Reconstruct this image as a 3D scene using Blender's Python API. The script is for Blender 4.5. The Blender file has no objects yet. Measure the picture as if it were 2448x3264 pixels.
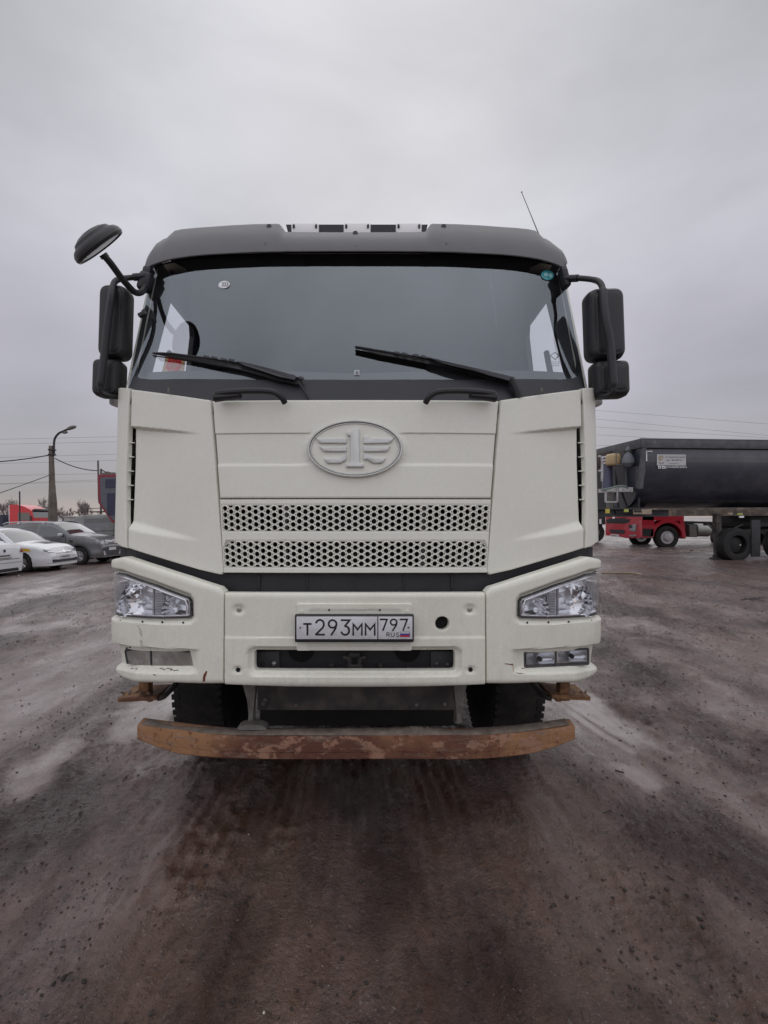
import bpy, bmesh, math, random
import numpy as np
from mathutils import Vector, Matrix
from mathutils.geometry import tessellate_polygon
random.seed(7); rng = np.random.default_rng(11)
R = math.radians
scene = bpy.context.scene
COL = scene.collection

# ------------------------------------------------------------------ camera, sky, sun, exposure
CAM_H, FPX, CX, CY, SC = 1.55, 1600.0, 1174.0, 1653.0, 2448 / 1659.0
cam_d = bpy.data.cameras.new("camera"); cam = bpy.data.objects.new("camera", cam_d); COL.objects.link(cam)
cam.location = (0, 0, CAM_H); cam.rotation_euler = (R(90), 0, 0)
cam_d.sensor_fit = 'HORIZONTAL'; cam_d.sensor_width = 36; cam_d.lens = 36 * FPX / 2448
cam_d.shift_x = (1224 - CX) / 2448; cam_d.shift_y = (CY - 1632) / 2448
cam_d.clip_start = 0.05; cam_d.clip_end = 2000
scene.camera = cam
SUN_EL, SUN_AZ = R(34), R(2)                      # behind the cloud, behind the lorry
world = bpy.data.worlds.new("World"); scene.world = world; world.use_nodes = True
def build_world():
    nt = world.node_tree; nt.nodes.clear(); N = nt.nodes.new; L = nt.links.new
    out = N('ShaderNodeOutputWorld'); mix = N('ShaderNodeMixShader'); mix.inputs[0].default_value = 0.94
    sky = N('ShaderNodeTexSky'); sky.sky_type = 'NISHITA'; sky.sun_disc = False
    sky.sun_elevation = SUN_EL; sky.sun_rotation = SUN_AZ
    b1 = N('ShaderNodeBackground'); b1.inputs[1].default_value = 0.08; L(sky.outputs[0], b1.inputs[0])
    b2 = N('ShaderNodeBackground'); b2.inputs[1].default_value = 1.0
    tc = N('ShaderNodeTexCoord'); sep = N('ShaderNodeSeparateXYZ'); L(tc.outputs['Generated'], sep.inputs[0])
    ramp = N('ShaderNodeValToRGB'); L(sep.outputs[2], ramp.inputs[0])
    e = ramp.color_ramp.elements
    e[0].position = 0.0; e[0].color = (0.50, 0.44, 0.43, 1)
    e[1].position = 1.0; e[1].color = (0.90, 0.90, 0.92, 1)
    for p, c in ((0.028, (0.44, 0.40, 0.395)), (0.042, (0.385, 0.37, 0.385)), (0.2, (0.415, 0.405, 0.45)), (0.33, (0.47, 0.46, 0.52)),
                 (0.5, (0.52, 0.52, 0.56)), (0.68, (0.50, 0.50, 0.53)), (0.85, (0.68, 0.68, 0.70))):
        k = e.new(p); k.color = (*c, 1)
    dot = N('ShaderNodeVectorMath'); dot.operation = 'DOT_PRODUCT'; L(tc.outputs['Generated'], dot.inputs[0])
    dot.inputs[1].default_value = Vector((-0.02, math.cos(R(31)), math.sin(R(31)))).normalized()
    mr = N('ShaderNodeMapRange'); mr.interpolation_type = 'SMOOTHERSTEP'; L(dot.outputs['Value'], mr.inputs[0])
    mr.inputs[1].default_value = 0.80; mr.inputs[2].default_value = 1.0; mr.inputs[3].default_value = 0.0; mr.inputs[4].default_value = 0.28
    mp = N('ShaderNodeMapping'); mp.inputs[3].default_value = (1.0, 1.0, 2.2); L(tc.outputs['Generated'], mp.inputs[0])
    n1 = N('ShaderNodeTexNoise'); n1.inputs['Scale'].default_value = 1.9; n1.inputs['Detail'].default_value = 5; n1.inputs['Roughness'].default_value = 0.5
    n1.inputs['Distortion'].default_value = 0.3
    L(mp.outputs[0], n1.inputs[0])
    m2 = N('ShaderNodeMapRange'); L(n1.outputs[0], m2.inputs[0]); m2.inputs[1].default_value = 0.32; m2.inputs[2].default_value = 0.68
    m2.inputs[3].default_value = 0.85; m2.inputs[4].default_value = 1.15
    back = N('ShaderNodeMapRange'); back.interpolation_type = 'SMOOTHSTEP'; L(sep.outputs[1], back.inputs[0])      # unseen sky behind the viewer, brightened to light the lorry's front
    back.inputs[1].default_value = 0.35; back.inputs[2].default_value = -0.55; back.inputs[3].default_value = 1.0; back.inputs[4].default_value = 1.78
    add = N('ShaderNodeMath'); add.operation = 'ADD'; L(back.outputs[0], add.inputs[1]); L(mr.outputs[0], add.inputs[0])
    mul = N('ShaderNodeMath'); mul.operation = 'MULTIPLY'; L(add.outputs[0], mul.inputs[0]); L(m2.outputs[0], mul.inputs[1])
    sc_ = N('ShaderNodeVectorMath'); sc_.operation = 'SCALE'; L(ramp.outputs[0], sc_.inputs[0]); L(mul.outputs[0], sc_.inputs['Scale'])
    L(sc_.outputs[0], b2.inputs[0]); L(b1.outputs[0], mix.inputs[1]); L(b2.outputs[0], mix.inputs[2]); L(mix.outputs[0], out.inputs[0])
build_world()
sun_d = bpy.data.lights.new("sun", 'SUN'); sun_d.energy = 0.5; sun_d.angle = R(75); sun_d.color = (1, 0.97, 0.93)
sun = bpy.data.objects.new("sun", sun_d); COL.objects.link(sun)
sun.rotation_euler = Vector((-math.sin(SUN_AZ) * math.cos(SUN_EL), -math.cos(SUN_AZ) * math.cos(SUN_EL), -math.sin(SUN_EL))).to_track_quat('-Z', 'Y').to_euler()
vs = scene.view_settings; vs.view_transform = 'Standard'; vs.look = 'None'; vs.gamma = 1; vs.exposure = 0.0; vs.use_curve_mapping = False
try:
    scene.cycles.use_denoising = True
    scene.cycles.max_bounces = 8; scene.cycles.transparent_max_bounces = 16
except Exception: pass

# ------------------------------------------------------------------ materials
def mat(name, col, rough=0.5, metal=0.0, spec=0.5, var=0.0, vscale=6.0, bump=0.0, bscale=40.0, col2=None, c2scale=3.0, c2lo=0.45, c2hi=0.65,
        alpha=1.0, coat=0.0, emit=None, rvar=0.0, stretch=None):
    m = bpy.data.materials.new(name); m.use_nodes = True; nt = m.node_tree; N = nt.nodes.new; L = nt.links.new
    b = nt.nodes['Principled BSDF']; b.inputs['Roughness'].default_value = rough; b.inputs['Metallic'].default_value = metal
    b.inputs['Specular IOR Level'].default_value = spec; b.inputs['Coat Weight'].default_value = coat; b.inputs['Coat Roughness'].default_value = 0.06
    b.inputs['Base Color'].default_value = (*col, 1)
    tc = N('ShaderNodeTexCoord'); src = tc.outputs['Object']
    if stretch:
        mp = N('ShaderNodeMapping'); mp.inputs[3].default_value = stretch; L(src, mp.inputs[0]); src = mp.outputs[0]
    cur = None
    if col2 is not None:
        n = N('ShaderNodeTexNoise'); n.inputs['Scale'].default_value = c2scale; n.inputs['Detail'].default_value = 8; n.inputs['Roughness'].default_value = 0.62; L(src, n.inputs[0])
        mr = N('ShaderNodeMapRange'); mr.inputs[1].default_value = c2lo; mr.inputs[2].default_value = c2hi; L(n.outputs[0], mr.inputs[0])
        mx = N('ShaderNodeMixRGB'); mx.inputs[1].default_value = (*col, 1); mx.inputs[2].default_value = (*col2, 1); L(mr.outputs[0], mx.inputs[0]); cur = mx.outputs[0]
    if var > 0:
        n = N('ShaderNodeTexNoise'); n.inputs['Scale'].default_value = vscale; n.inputs['Detail'].default_value = 6; L(src, n.inputs[0])
        mr = N('ShaderNodeMapRange'); mr.inputs[1].default_value = 0.3; mr.inputs[2].default_value = 0.7; mr.inputs[3].default_value = 1 - var; mr.inputs[4].default_value = 1 + var; L(n.outputs[0], mr.inputs[0])
        sc_ = N('ShaderNodeVectorMath'); sc_.operation = 'SCALE'; L(mr.outputs[0], sc_.inputs['Scale'])
        if cur is None: sc_.inputs[0].default_value = col
        else: L(cur, sc_.inputs[0])
        cur = sc_.outputs[0]
    if cur is not None: L(cur, b.inputs['Base Color'])
    if rvar > 0:
        n = N('ShaderNodeTexNoise'); n.inputs['Scale'].default_value = vscale * 1.7; n.inputs['Detail'].default_value = 5; L(src, n.inputs[0])
        mr = N('ShaderNodeMapRange'); mr.inputs[1].default_value = 0.3; mr.inputs[2].default_value = 0.7; mr.inputs[3].default_value = max(0.02, rough - rvar); mr.inputs[4].default_value = rough + rvar
        L(n.outputs[0], mr.inputs[0]); L(mr.outputs[0], b.inputs['Roughness'])
    if bump > 0:
        n = N('ShaderNodeTexNoise'); n.inputs['Scale'].default_value = bscale; n.inputs['Detail'].default_value = 6; L(src, n.inputs[0])
        bp = N('ShaderNodeBump'); bp.inputs['Distance'].default_value = 0.01; bp.inputs['Strength'].default_value = bump; L(n.outputs[0], bp.inputs['Height']); L(bp.outputs[0], b.inputs['Normal'])
    if emit: b.inputs['Emission Color'].default_value = (*emit[0], 1); b.inputs['Emission Strength'].default_value = emit[1]
    return m

def grime(m, col, z0, z1, amt):
    """road spray: speckled dirt that thickens towards the bottom"""
    nt = m.node_tree; N = nt.nodes.new; L = nt.links.new; b = nt.nodes['Principled BSDF']; old = b.inputs['Base Color'].links[0].from_socket
    tc = N('ShaderNodeTexCoord'); sp = N('ShaderNodeSeparateXYZ'); L(tc.outputs['Object'], sp.inputs[0])
    g = N('ShaderNodeMapRange'); g.inputs[1].default_value = z1; g.inputs[2].default_value = z0; g.inputs[3].default_value = 0; g.inputs[4].default_value = 1; L(sp.outputs[2], g.inputs[0])
    mp = N('ShaderNodeMapping'); mp.inputs[3].default_value = (1, 1, .35); L(tc.outputs['Object'], mp.inputs[0])
    n = N('ShaderNodeTexNoise'); n.inputs['Scale'].default_value = 34; n.inputs['Detail'].default_value = 9; n.inputs['Roughness'].default_value = .75; L(mp.outputs[0], n.inputs[0])
    n2 = N('ShaderNodeTexNoise'); n2.inputs['Scale'].default_value = 4; n2.inputs['Detail'].default_value = 5; L(mp.outputs[0], n2.inputs[0])
    r1 = N('ShaderNodeMapRange'); r1.inputs[1].default_value = .42; r1.inputs[2].default_value = .72; L(n.outputs[0], r1.inputs[0])
    r2 = N('ShaderNodeMapRange'); r2.inputs[1].default_value = .35; r2.inputs[2].default_value = .65; r2.inputs[3].default_value = .25; L(n2.outputs[0], r2.inputs[0])
    a = N('ShaderNodeMath'); a.operation = 'MULTIPLY'; L(r1.outputs[0], a.inputs[0]); L(r2.outputs[0], a.inputs[1])
    c = N('ShaderNodeMath'); c.operation = 'MULTIPLY'; L(a.outputs[0], c.inputs[0]); L(g.outputs[0], c.inputs[1])
    d = N('ShaderNodeMath'); d.operation = 'MULTIPLY'; L(c.outputs[0], d.inputs[0]); d.inputs[1].default_value = amt
    mx = N('ShaderNodeMixRGB'); L(d.outputs[0], mx.inputs[0]); L(old, mx.inputs[1]); mx.inputs[2].default_value = (*col, 1); L(mx.outputs[0], b.inputs['Base Color'])
def glassmat(name, refl=0.2, tint=(0.9, 0.92, 0.93), rough=0.02, gcol=(1, 1, 1), facing=0.0):
    m = bpy.data.materials.new(name); m.use_nodes = True; nt = m.node_tree; nt.nodes.clear(); N = nt.nodes.new; L = nt.links.new
    out = N('ShaderNodeOutputMaterial'); t = N('ShaderNodeBsdfTransparent'); t.inputs[0].default_value = (*tint, 1)
    g = N('ShaderNodeBsdfGlossy'); g.inputs['Roughness'].default_value = rough; g.inputs[0].default_value = (*gcol, 1)
    mx = N('ShaderNodeMixShader')
    fr = N('ShaderNodeFresnel'); geo = N('ShaderNodeNewGeometry'); io = N('ShaderNodeMapRange'); L(geo.outputs['Backfacing'], io.inputs[0])
    io.inputs[3].default_value = 1.5; io.inputs[4].default_value = 1 / 1.5; L(io.outputs[0], fr.inputs[0])
    ad = N('ShaderNodeMath'); ad.operation = 'ADD'; ad.use_clamp = True; L(fr.outputs[0], ad.inputs[0]); ad.inputs[1].default_value = refl
    L(ad.outputs[0], mx.inputs[0]); L(t.outputs[0], mx.inputs[1]); L(g.outputs[0], mx.inputs[2]); L(mx.outputs[0], out.inputs[0])
    return m

M = {}
M['paint'] = mat('cream_paint', (0.80, 0.80, 0.71), 0.34, spec=0.5, col2=(0.74, 0.73, 0.645), c2scale=1.6, c2lo=0.45, c2hi=0.8, var=0.02, vscale=60, bump=0.03, bscale=260, rvar=0.06)
M['paint_bumper'] = mat('cream_bumper_paint', (0.805, 0.80, 0.70), 0.40, spec=0.45, col2=(0.69, 0.67, 0.575), c2scale=2.4, c2lo=0.50, c2hi=0.85, var=0.03, vscale=70, bump=0.06, bscale=220, rvar=0.08)
grime(M['paint'], (.30, .25, .19), 1.1, 2.3, .10); grime(M['paint_bumper'], (.28, .23, .17), .78, 1.3, .32)
M['emblem'] = mat('silver_grey_plastic', (0.60, 0.605, 0.58), 0.28, metal=0.3, var=0.04, vscale=30)
M['visor'] = mat('grey_visor_plastic', (0.115, 0.112, 0.12), 0.45, var=0.06, vscale=9, bump=0.08, bscale=420)
M['black'] = mat('black_plastic', (0.022, 0.022, 0.025), 0.45, var=0.12, vscale=20, bump=0.05, bscale=300)
M['blackgap'] = mat('dusty_black_plastic', (0.028, 0.029, 0.032), 0.6, var=0.25, vscale=5)
M['cowl'] = mat('dark_cowl_plastic', (0.026, 0.027, 0.034), 0.42, var=0.1, vscale=8)
M['rubber'] = mat('tyre_rubber', (0.014, 0.0135, 0.0135), 0.85, col2=(0.032, 0.027, 0.024), c2scale=7, var=0.15, vscale=14, bump=0.2, bscale=60)
M['dirtmetal'] = mat('dusty_dark_metal', (0.05, 0.048, 0.046), 0.6, 0.2, col2=(0.12, 0.10, 0.085), c2scale=7, var=0.2, bump=0.2, bscale=30)
M['under'] = mat('oily_black_metal', (0.015, 0.014, 0.014), 0.7, 0.1, var=0.3)
M['greymetal'] = mat('grey_cast_metal', (0.19, 0.18, 0.17), 0.6, 0.3, col2=(0.10, 0.085, 0.07), c2scale=12, var=0.15, bump=0.2, bscale=60)
M['steel'] = mat('bright_steel', (0.55, 0.54, 0.52), 0.35, 0.8, var=0.1, vscale=40)
M['chrome'] = mat('chrome', (0.88, 0.88, 0.9), 0.06, 1.0)
M['glass'] = glassmat('windscreen_glass', 0.125, gcol=(0.84, 0.92, 1.0))
M['glass_side'] = glassmat('side_glass', 0.03)
M['lens'] = glassmat('lamp_lens', 0.05, tint=(0.95, 0.96, 0.97))
M['mirror'] = mat('mirror_glass', (0.8, 0.82, 0.86), 0.03, 1.0)
M['interior'] = mat('grey_cab_interior', (0.06, 0.06, 0.065), 0.8, var=0.1)
M['seat'] = mat('seat_fabric', (0.05, 0.05, 0.055), 0.9, var=0.15)
M['white'] = mat('white_plastic', (0.90, 0.90, 0.90), 0.4, var=0.02)
M['platewhite'] = mat('number_plate_white', (0.66, 0.66, 0.69), 0.35, spec=0.4, col2=(0.55, 0.54, 0.55), c2scale=20)
M['ink'] = mat('black_lettering', (0.012, 0.012, 0.013), 0.4)
M['flagred'] = mat('flag_red', (0.55, 0.02, 0.05), 0.4); M['flagblue'] = mat('flag_blue', (0.03, 0.05, 0.28), 0.4)
M['bolt'] = mat('zinc_bolt', (0.42, 0.41, 0.36), 0.4, 0.7)
M['gold'] = mat('gold_card', (0.72, 0.50, 0.26), 0.5, col2=(0.52, 0.33, 0.14), c2scale=60); M['redcard'] = mat('red_card', (0.80, 0.02, 0.03), 0.5)
M['stickgreen'] = mat('green_sticker', (0.05, 0.32, 0.36), 0.4); M['stickwhite'] = mat('white_sticker', (0.88, 0.88, 0.90), 0.4)
M['hole'] = mat('dark_hole', (0.006, 0.006, 0.006), 0.9)
M['radiator'] = mat('radiator_mesh', (0.035, 0.032, 0.028), 0.8, var=0.3, vscale=25)

# ------------------------------------------------------------------ object helpers
ORG = {}
def link(o): COL.objects.link(o); return o
def tag(o, label=None, cat=None, group=None, kind=None):
    if label: o['label'] = label
    if cat: o['category'] = cat
    if group: o['group'] = group
    if kind: o['kind'] = kind
    return o
def thing(name, loc, label, cat, group=None, rot=(0, 0, 0), world_coords=False):
    o = bpy.data.objects.new(name, None); o.empty_display_size = 0.2; link(o)
    o.location = loc; o.rotation_euler = rot; tag(o, label, cat, group)
    ORG[o.name] = Vector(loc) if world_coords else Vector((0, 0, 0))
    return o
def finish(name, me, m, parent=None, smooth=True, angle=35):
    mats = m if isinstance(m, (list, tuple)) else [m]
    for x in mats: me.materials.append(x)
    if smooth:
        me.shade_smooth()
        me.set_sharp_from_angle(angle=R(angle))
    o = bpy.data.objects.new(name, me); link(o)
    if parent is not None: o.parent = parent; ORG[o.name] = ORG[parent.name]
    else: ORG[o.name] = Vector((0, 0, 0))
    return o
def obj(name, verts, faces, m, parent=None, smooth=True, angle=35, fm=None):
    if parent is not None:
        g = ORG[parent.name]; verts = [(v[0] - g.x, v[1] - g.y, v[2] - g.z) for v in verts]
    me = bpy.data.meshes.new(name); me.from_pydata([tuple(v) for v in verts], [], faces)
    if fm is not None: me.polygons.foreach_set('material_index', fm)
    me.update()
    return finish(name, me, m, parent, smooth, angle)

class MB:
    """collects shapes into one mesh"""
    def __init__(s): s.v = []; s.f = []; s.m = []; s.cm = 0; s.pc = []
    def add(s, v, f):
        s.pc.append((len(s.v), len(s.f))); k = len(s.v); s.v += [tuple(p) for p in v]; s.f += [tuple(i + k for i in q) for q in f]; s.m += [s.cm] * len(f); return s
    def bmadd(s, bm, mtx=None):
        bm.verts.index_update()
        s.add([(mtx @ v.co) if mtx else v.co for v in bm.verts], [[v.index for v in f.verts] for f in bm.faces]); bm.free(); return s
    def box(s, c, size, rot=None, r=0.0, seg=2):
        bm = bmesh.new(); bmesh.ops.create_cube(bm, size=1)
        for v in bm.verts: v.co = Vector((v.co.x * size[0], v.co.y * size[1], v.co.z * size[2]))
        if r > 0: bmesh.ops.bevel(bm, geom=list(bm.edges), offset=r, segments=seg, affect='EDGES', profile=0.5)
        mt = Matrix.Translation(c)
        if rot is not None: mt = mt @ (rot if isinstance(rot, Matrix) else Matrix.Rotation(rot[0], 4, 'X') @ Matrix.Rotation(rot[1], 4, 'Y') @ Matrix.Rotation(rot[2], 4, 'Z')).to_4x4()
        return s.bmadd(bm, mt)
    def tube(s, pts, r, seg=10, caps=True):
        pts = [Vector(p) for p in pts]; n = len(pts); rs = r if isinstance(r, (list, tuple)) else [r] * n
        v = []; f = []; up = None
        for i, p in enumerate(pts):
            t = ((pts[min(i + 1, n - 1)] - pts[max(i - 1, 0)])).normalized()
            if up is None: up = Vector((0, 0, 1)) if abs(t.z) < 0.9 else Vector((0, 1, 0))
            a = up - t * up.dot(t); a.normalize(); b = t.cross(a); up = a
            for k in range(seg):
                w = 2 * math.pi * k / seg; v.append(p + (a * math.cos(w) + b * math.sin(w)) * rs[i])
        for i in range(n - 1):
            for k in range(seg):
                k2 = (k + 1) % seg; f.append((i * seg + k, i * seg + k2, (i + 1) * seg + k2, (i + 1) * seg + k))
        if caps: f.append(tuple(range(seg))[::-1]); f.append(tuple((n - 1) * seg + k for k in range(seg)))
        return s.add(v, f)
    def lathe(s, prof, c=(0, 0, 0), axis=(0, 0, 1), seg=24, close=False):
        """prof: (radius, along axis)"""
        q = Vector((0, 0, 1)).rotation_difference(Vector(axis).normalized()).to_matrix()
        v = []; f = []; n = len(prof)
        for (r, h) in prof:
            for k in range(seg):
                w = 2 * math.pi * k / seg; v.append(q @ Vector((r * math.cos(w), r * math.sin(w), h)) + Vector(c))
        for i in range(n - 1 + (1 if close else 0)):
            j = (i + 1) % n
            for k in range(seg):
                k2 = (k + 1) % seg; f.append((i * seg + k, i * seg + k2, j * seg + k2, j * seg + k))
        if not close:
            if prof[0][0] > 1e-6: f.append(tuple(range(seg))[::-1])
            if prof[-1][0] > 1e-6: f.append(tuple((n - 1) * seg + k for k in range(seg)))
        return s.add(v, f)
    def prism(s, pts2, f3, d):
        """pts2 outline, f3 maps (a,b,depth)->3D"""
        n = len(pts2); v = [f3(a, b, 0) for a, b in pts2] + [f3(a, b, d) for a, b in pts2]
        f = [tuple(range(n)), tuple(range(n, 2 * n))[::-1]] + [((i + 1) % n, i, n + i, n + (i + 1) % n) for i in range(n)]
        return s.add(v, f)
    def each(s, name, m, parent=None, smooth=True, angle=35):
        """one object per piece"""
        o = []; e = s.pc[1:] + [(len(s.v), len(s.f))]
        for (v0, f0), (v1, f1) in zip(s.pc, e): o.append(obj(name, s.v[v0:v1], [tuple(i - v0 for i in q) for q in s.f[f0:f1]], m, parent, smooth, angle))
        return o
    def build(s, name, m, parent=None, smooth=True, angle=35):
        o = obj(name, s.v, s.f, m, parent, smooth, angle, fm=s.m if isinstance(m, (list, tuple)) else None); return o

def P(xd, yd, Y):
    """world point seen at photo place (xd,yd) when it stands Y metres ahead"""
    return Vector(((xd * SC - CX) / FPX * Y, Y, CAM_H + (CY - yd * SC) / FPX * Y))
def smooth_path(pts, n=6):
    pts = [Vector(p) for p in pts]; out = []
    for i in range(len(pts) - 1):
        p0 = pts[max(i - 1, 0)]; p1 = pts[i]; p2 = pts[i + 1]; p3 = pts[min(i + 2, len(pts) - 1)]
        for k in range(n):
            t = k / n; out.append(0.5 * ((2 * p1) + (p2 - p0) * t + (2 * p0 - 5 * p1 + 4 * p2 - p3) * t * t + (3 * p1 - p0 - 3 * p2 + p3) * t ** 3))
    out.append(pts[-1]); return out
def ss(a, b, x):
    t = np.clip((x - a) / (b - a), 0, 1); return t * t * (3 - 2 * t)
def text_faces(s, size, font_scale_x=1.0):
    c = bpy.data.curves.new('t', 'FONT'); c.body = s; c.size = size; c.resolution_u = 3
    o = bpy.data.objects.new('t', c); COL.objects.link(o)
    dg = bpy.context.evaluated_depsgraph_get(); me = bpy.data.meshes.new_from_object(o.evaluated_get(dg))
    v = [(p.co.x * font_scale_x, p.co.y) for p in me.vertices]; f = [tuple(q.vertices) for q in me.polygons]
    bpy.data.objects.remove(o); bpy.data.curves.remove(c); bpy.data.meshes.remove(me); return v, f
def vnoise(x, y, seed=0):
    r = np.random.default_rng(seed); T = r.random((256, 256))
    xi = np.floor(x).astype(int); yi = np.floor(y).astype(int); fx = x - xi; fy = y - yi
    fx = fx * fx * (3 - 2 * fx); fy = fy * fy * (3 - 2 * fy)
    g = lambda a, b: T[a % 256, b % 256]
    return (g(xi, yi) * (1 - fx) + g(xi + 1, yi) * fx) * (1 - fy) + (g(xi, yi + 1) * (1 - fx) + g(xi + 1, yi + 1) * fx) * fy - 0.5
def fbm(x, y, o=4, seed=0, gain=0.5):
    a = 1; t = 0
    for i in range(o): t = t + a * vnoise(x * 2 ** i + 17.3 * i, y * 2 ** i + 5.1 * i, seed + i); a *= gain
    return t
# ------------------------------------------------------------------ ground
SLOPE = 0.022
def near_mask(x, y):
    return 1 - np.exp(-(((x + 0.06) / 3.2) ** 4 + (np.maximum(np.abs(y - 3.0) - 3.0, 0) / 5.0) ** 4))
def ground_base(x, y):
    return SLOPE * x * near_mask(x, y)
def wet_f(x, y):
    w = 0.6 * ss(0.10, 0.36, fbm(x * 0.55 + 3, y * 0.28 + 9, 3, 40))
    for cx, cy, a, b, rot in ((-1.98, 3.06, 0.15, 0.46, 0.2), (-1.13, 1.97, 0.20, 0.26, 0.2), (-1.42, 1.62, 0.16, 0.2, 0.2), (-3.3, 4.9, 0.4, 1.3, 0.0), (-7.9, 12.2, 1.7, 0.55, 0.1), (-5.4, 7.6, 1.2, 0.4, 0.3), (-1.75, 4.1, 0.2, 0.6, 0.1), (1.75, 4.2, .25, .8, .1), (1.6, 3.1, .16, .3, .3)):
        c, s_ = math.cos(rot), math.sin(rot); u = ((x - cx) * c + (y - cy) * s_) / a; v = (-(x - cx) * s_ + (y - cy) * c) / b
        w = np.maximum(w, 0.8 * (1 - ss(0.35, 1.25, np.sqrt(u * u + v * v) + 0.9 * fbm(x * 2.2, y * 1.6, 3, 77) + 0.45 * fbm(x * 8, y * 5, 3, 78))))
    w = w * (1 - 0.6 * ss(1.4, 2.5, x) * ss(4, 6, y))
    return w * (1 - 0.75 * (1 - ss(0.9, 1.5, np.abs(x + 0.1))) * (1 - ss(3.0, 5.0, y)))
def pale_f(x, y):  # browner soil mid-strip; lorry's shade and the sides' sky sheen painted in too
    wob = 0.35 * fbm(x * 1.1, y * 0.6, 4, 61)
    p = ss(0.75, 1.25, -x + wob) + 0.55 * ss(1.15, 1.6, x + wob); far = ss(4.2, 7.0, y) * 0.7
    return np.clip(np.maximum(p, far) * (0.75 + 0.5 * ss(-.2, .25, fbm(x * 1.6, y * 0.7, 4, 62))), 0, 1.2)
def ground_h(x, y):
    far = 1 / (1 + (np.hypot(x, y) / 25) ** 2)
    w = wet_f(x, y)
    side = ss(0.9, 2.2, x)
    xr = x * 0.75 + y * 0.2; yr = y
    ax = x * (1 - side) + (x * 0.9 - y * 0.4) * 0.45 * side; ay = y * 0.30 * (1 - side) + (y + 0.4 * x) * 1.2 * side
    h = 0.05 * fbm(x * 0.35, y * 0.25, 3, 3) + 0.070 * fbm(ax * 2.2, ay * 1.6, 4, 12) * (1 - 0.8 * w)
    clod = np.maximum(fbm(x * 11, y * 9, 4, 21, 0.6), -0.1); h = h + 0.046 * clod * (1 - 0.92 * w) * (0.35 + 0.65 * ss(0.0, 0.3, fbm(x * 1.3 + 5, y * 0.8, 3, 33) + 0.12))
    # straight wheel ruts left by the lorry and others
    for cx, wd, dp, tread in ((1.07, 0.19, 0.012, 0.011), (-1.15, 0.17, 0.014, 0.006), (-2.9, 0.3, 0.035, 0.006), (-4.3, 0.3, 0.04, 0.0), (-0.45, 0.1, 0.006, 0), (-6.0, 0.4, .04, 0), (-7.7, .4, .04, 0)):
        wob = 0.05 * np.sin(y * 0.7 + cx); d = np.abs(x - cx - wob)
        m = 1 - ss(wd * 0.8, wd * 1.15, d)
        h = h - dp * m + 0.6 * dp * np.exp(-((d - wd * 1.3) / 0.06) ** 2)
        if tread: h = h + m * tread * (0.6 * ss(-0.3, 0.3, np.sin(2 * np.pi * (y / 0.062 + np.sign(x - cx - wob) * 0.25 + d * 3.0))) + 0.6 * ss(-.3, .3, np.cos(2 * np.pi * d / 0.075))) * (0.35 + .9 * ss(-.15, .25, fbm(x * 2, y * 1.2, 3, 5)))
    # finer grooves in front of the lorry
    h = h + 0.0055 * np.sin((x + 0.03 * np.sin(y * 2)) * 2 * np.pi / 0.07) * (1 - ss(0.8, 1.1, np.abs(x + 0.2))) * ss(-.1, .15, fbm(x * 3, y * .5, 2, 71))
    # diagonal ruts on the right
    q = (y - 0.42 * x)
    for c0, dp in ((3.0, 0.03), (2.1, .02), (5.2, 0.04), (8.5, 0.05), (13, .05)):
        d = np.abs(q - c0 - 0.1 * np.sin(x * 1.3)); h = h - dp * (1 - ss(0.1, 0.24, d)) * ss(1.5, 2.4, x)
    h = h * (0.25 + 0.75 * far) - 0.010 * w
    return h * (1 - 0.6 * np.exp(-(((np.abs(x + 0.06) - 0.99) / 0.3) ** 2 + ((y - 3.58) / 0.4) ** 2)))
def ground_z(x, y):
    a, b = np.array([float(x)]), np.array([float(y)]); return float((ground_base(a, b) + ground_h(a, b))[0])
def axis(parts):
    o = []
    for a, b, st in parts: o += list(np.arange(a, b - 1e-6, st))
    return np.array(o + [parts[-1][1]])
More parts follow.
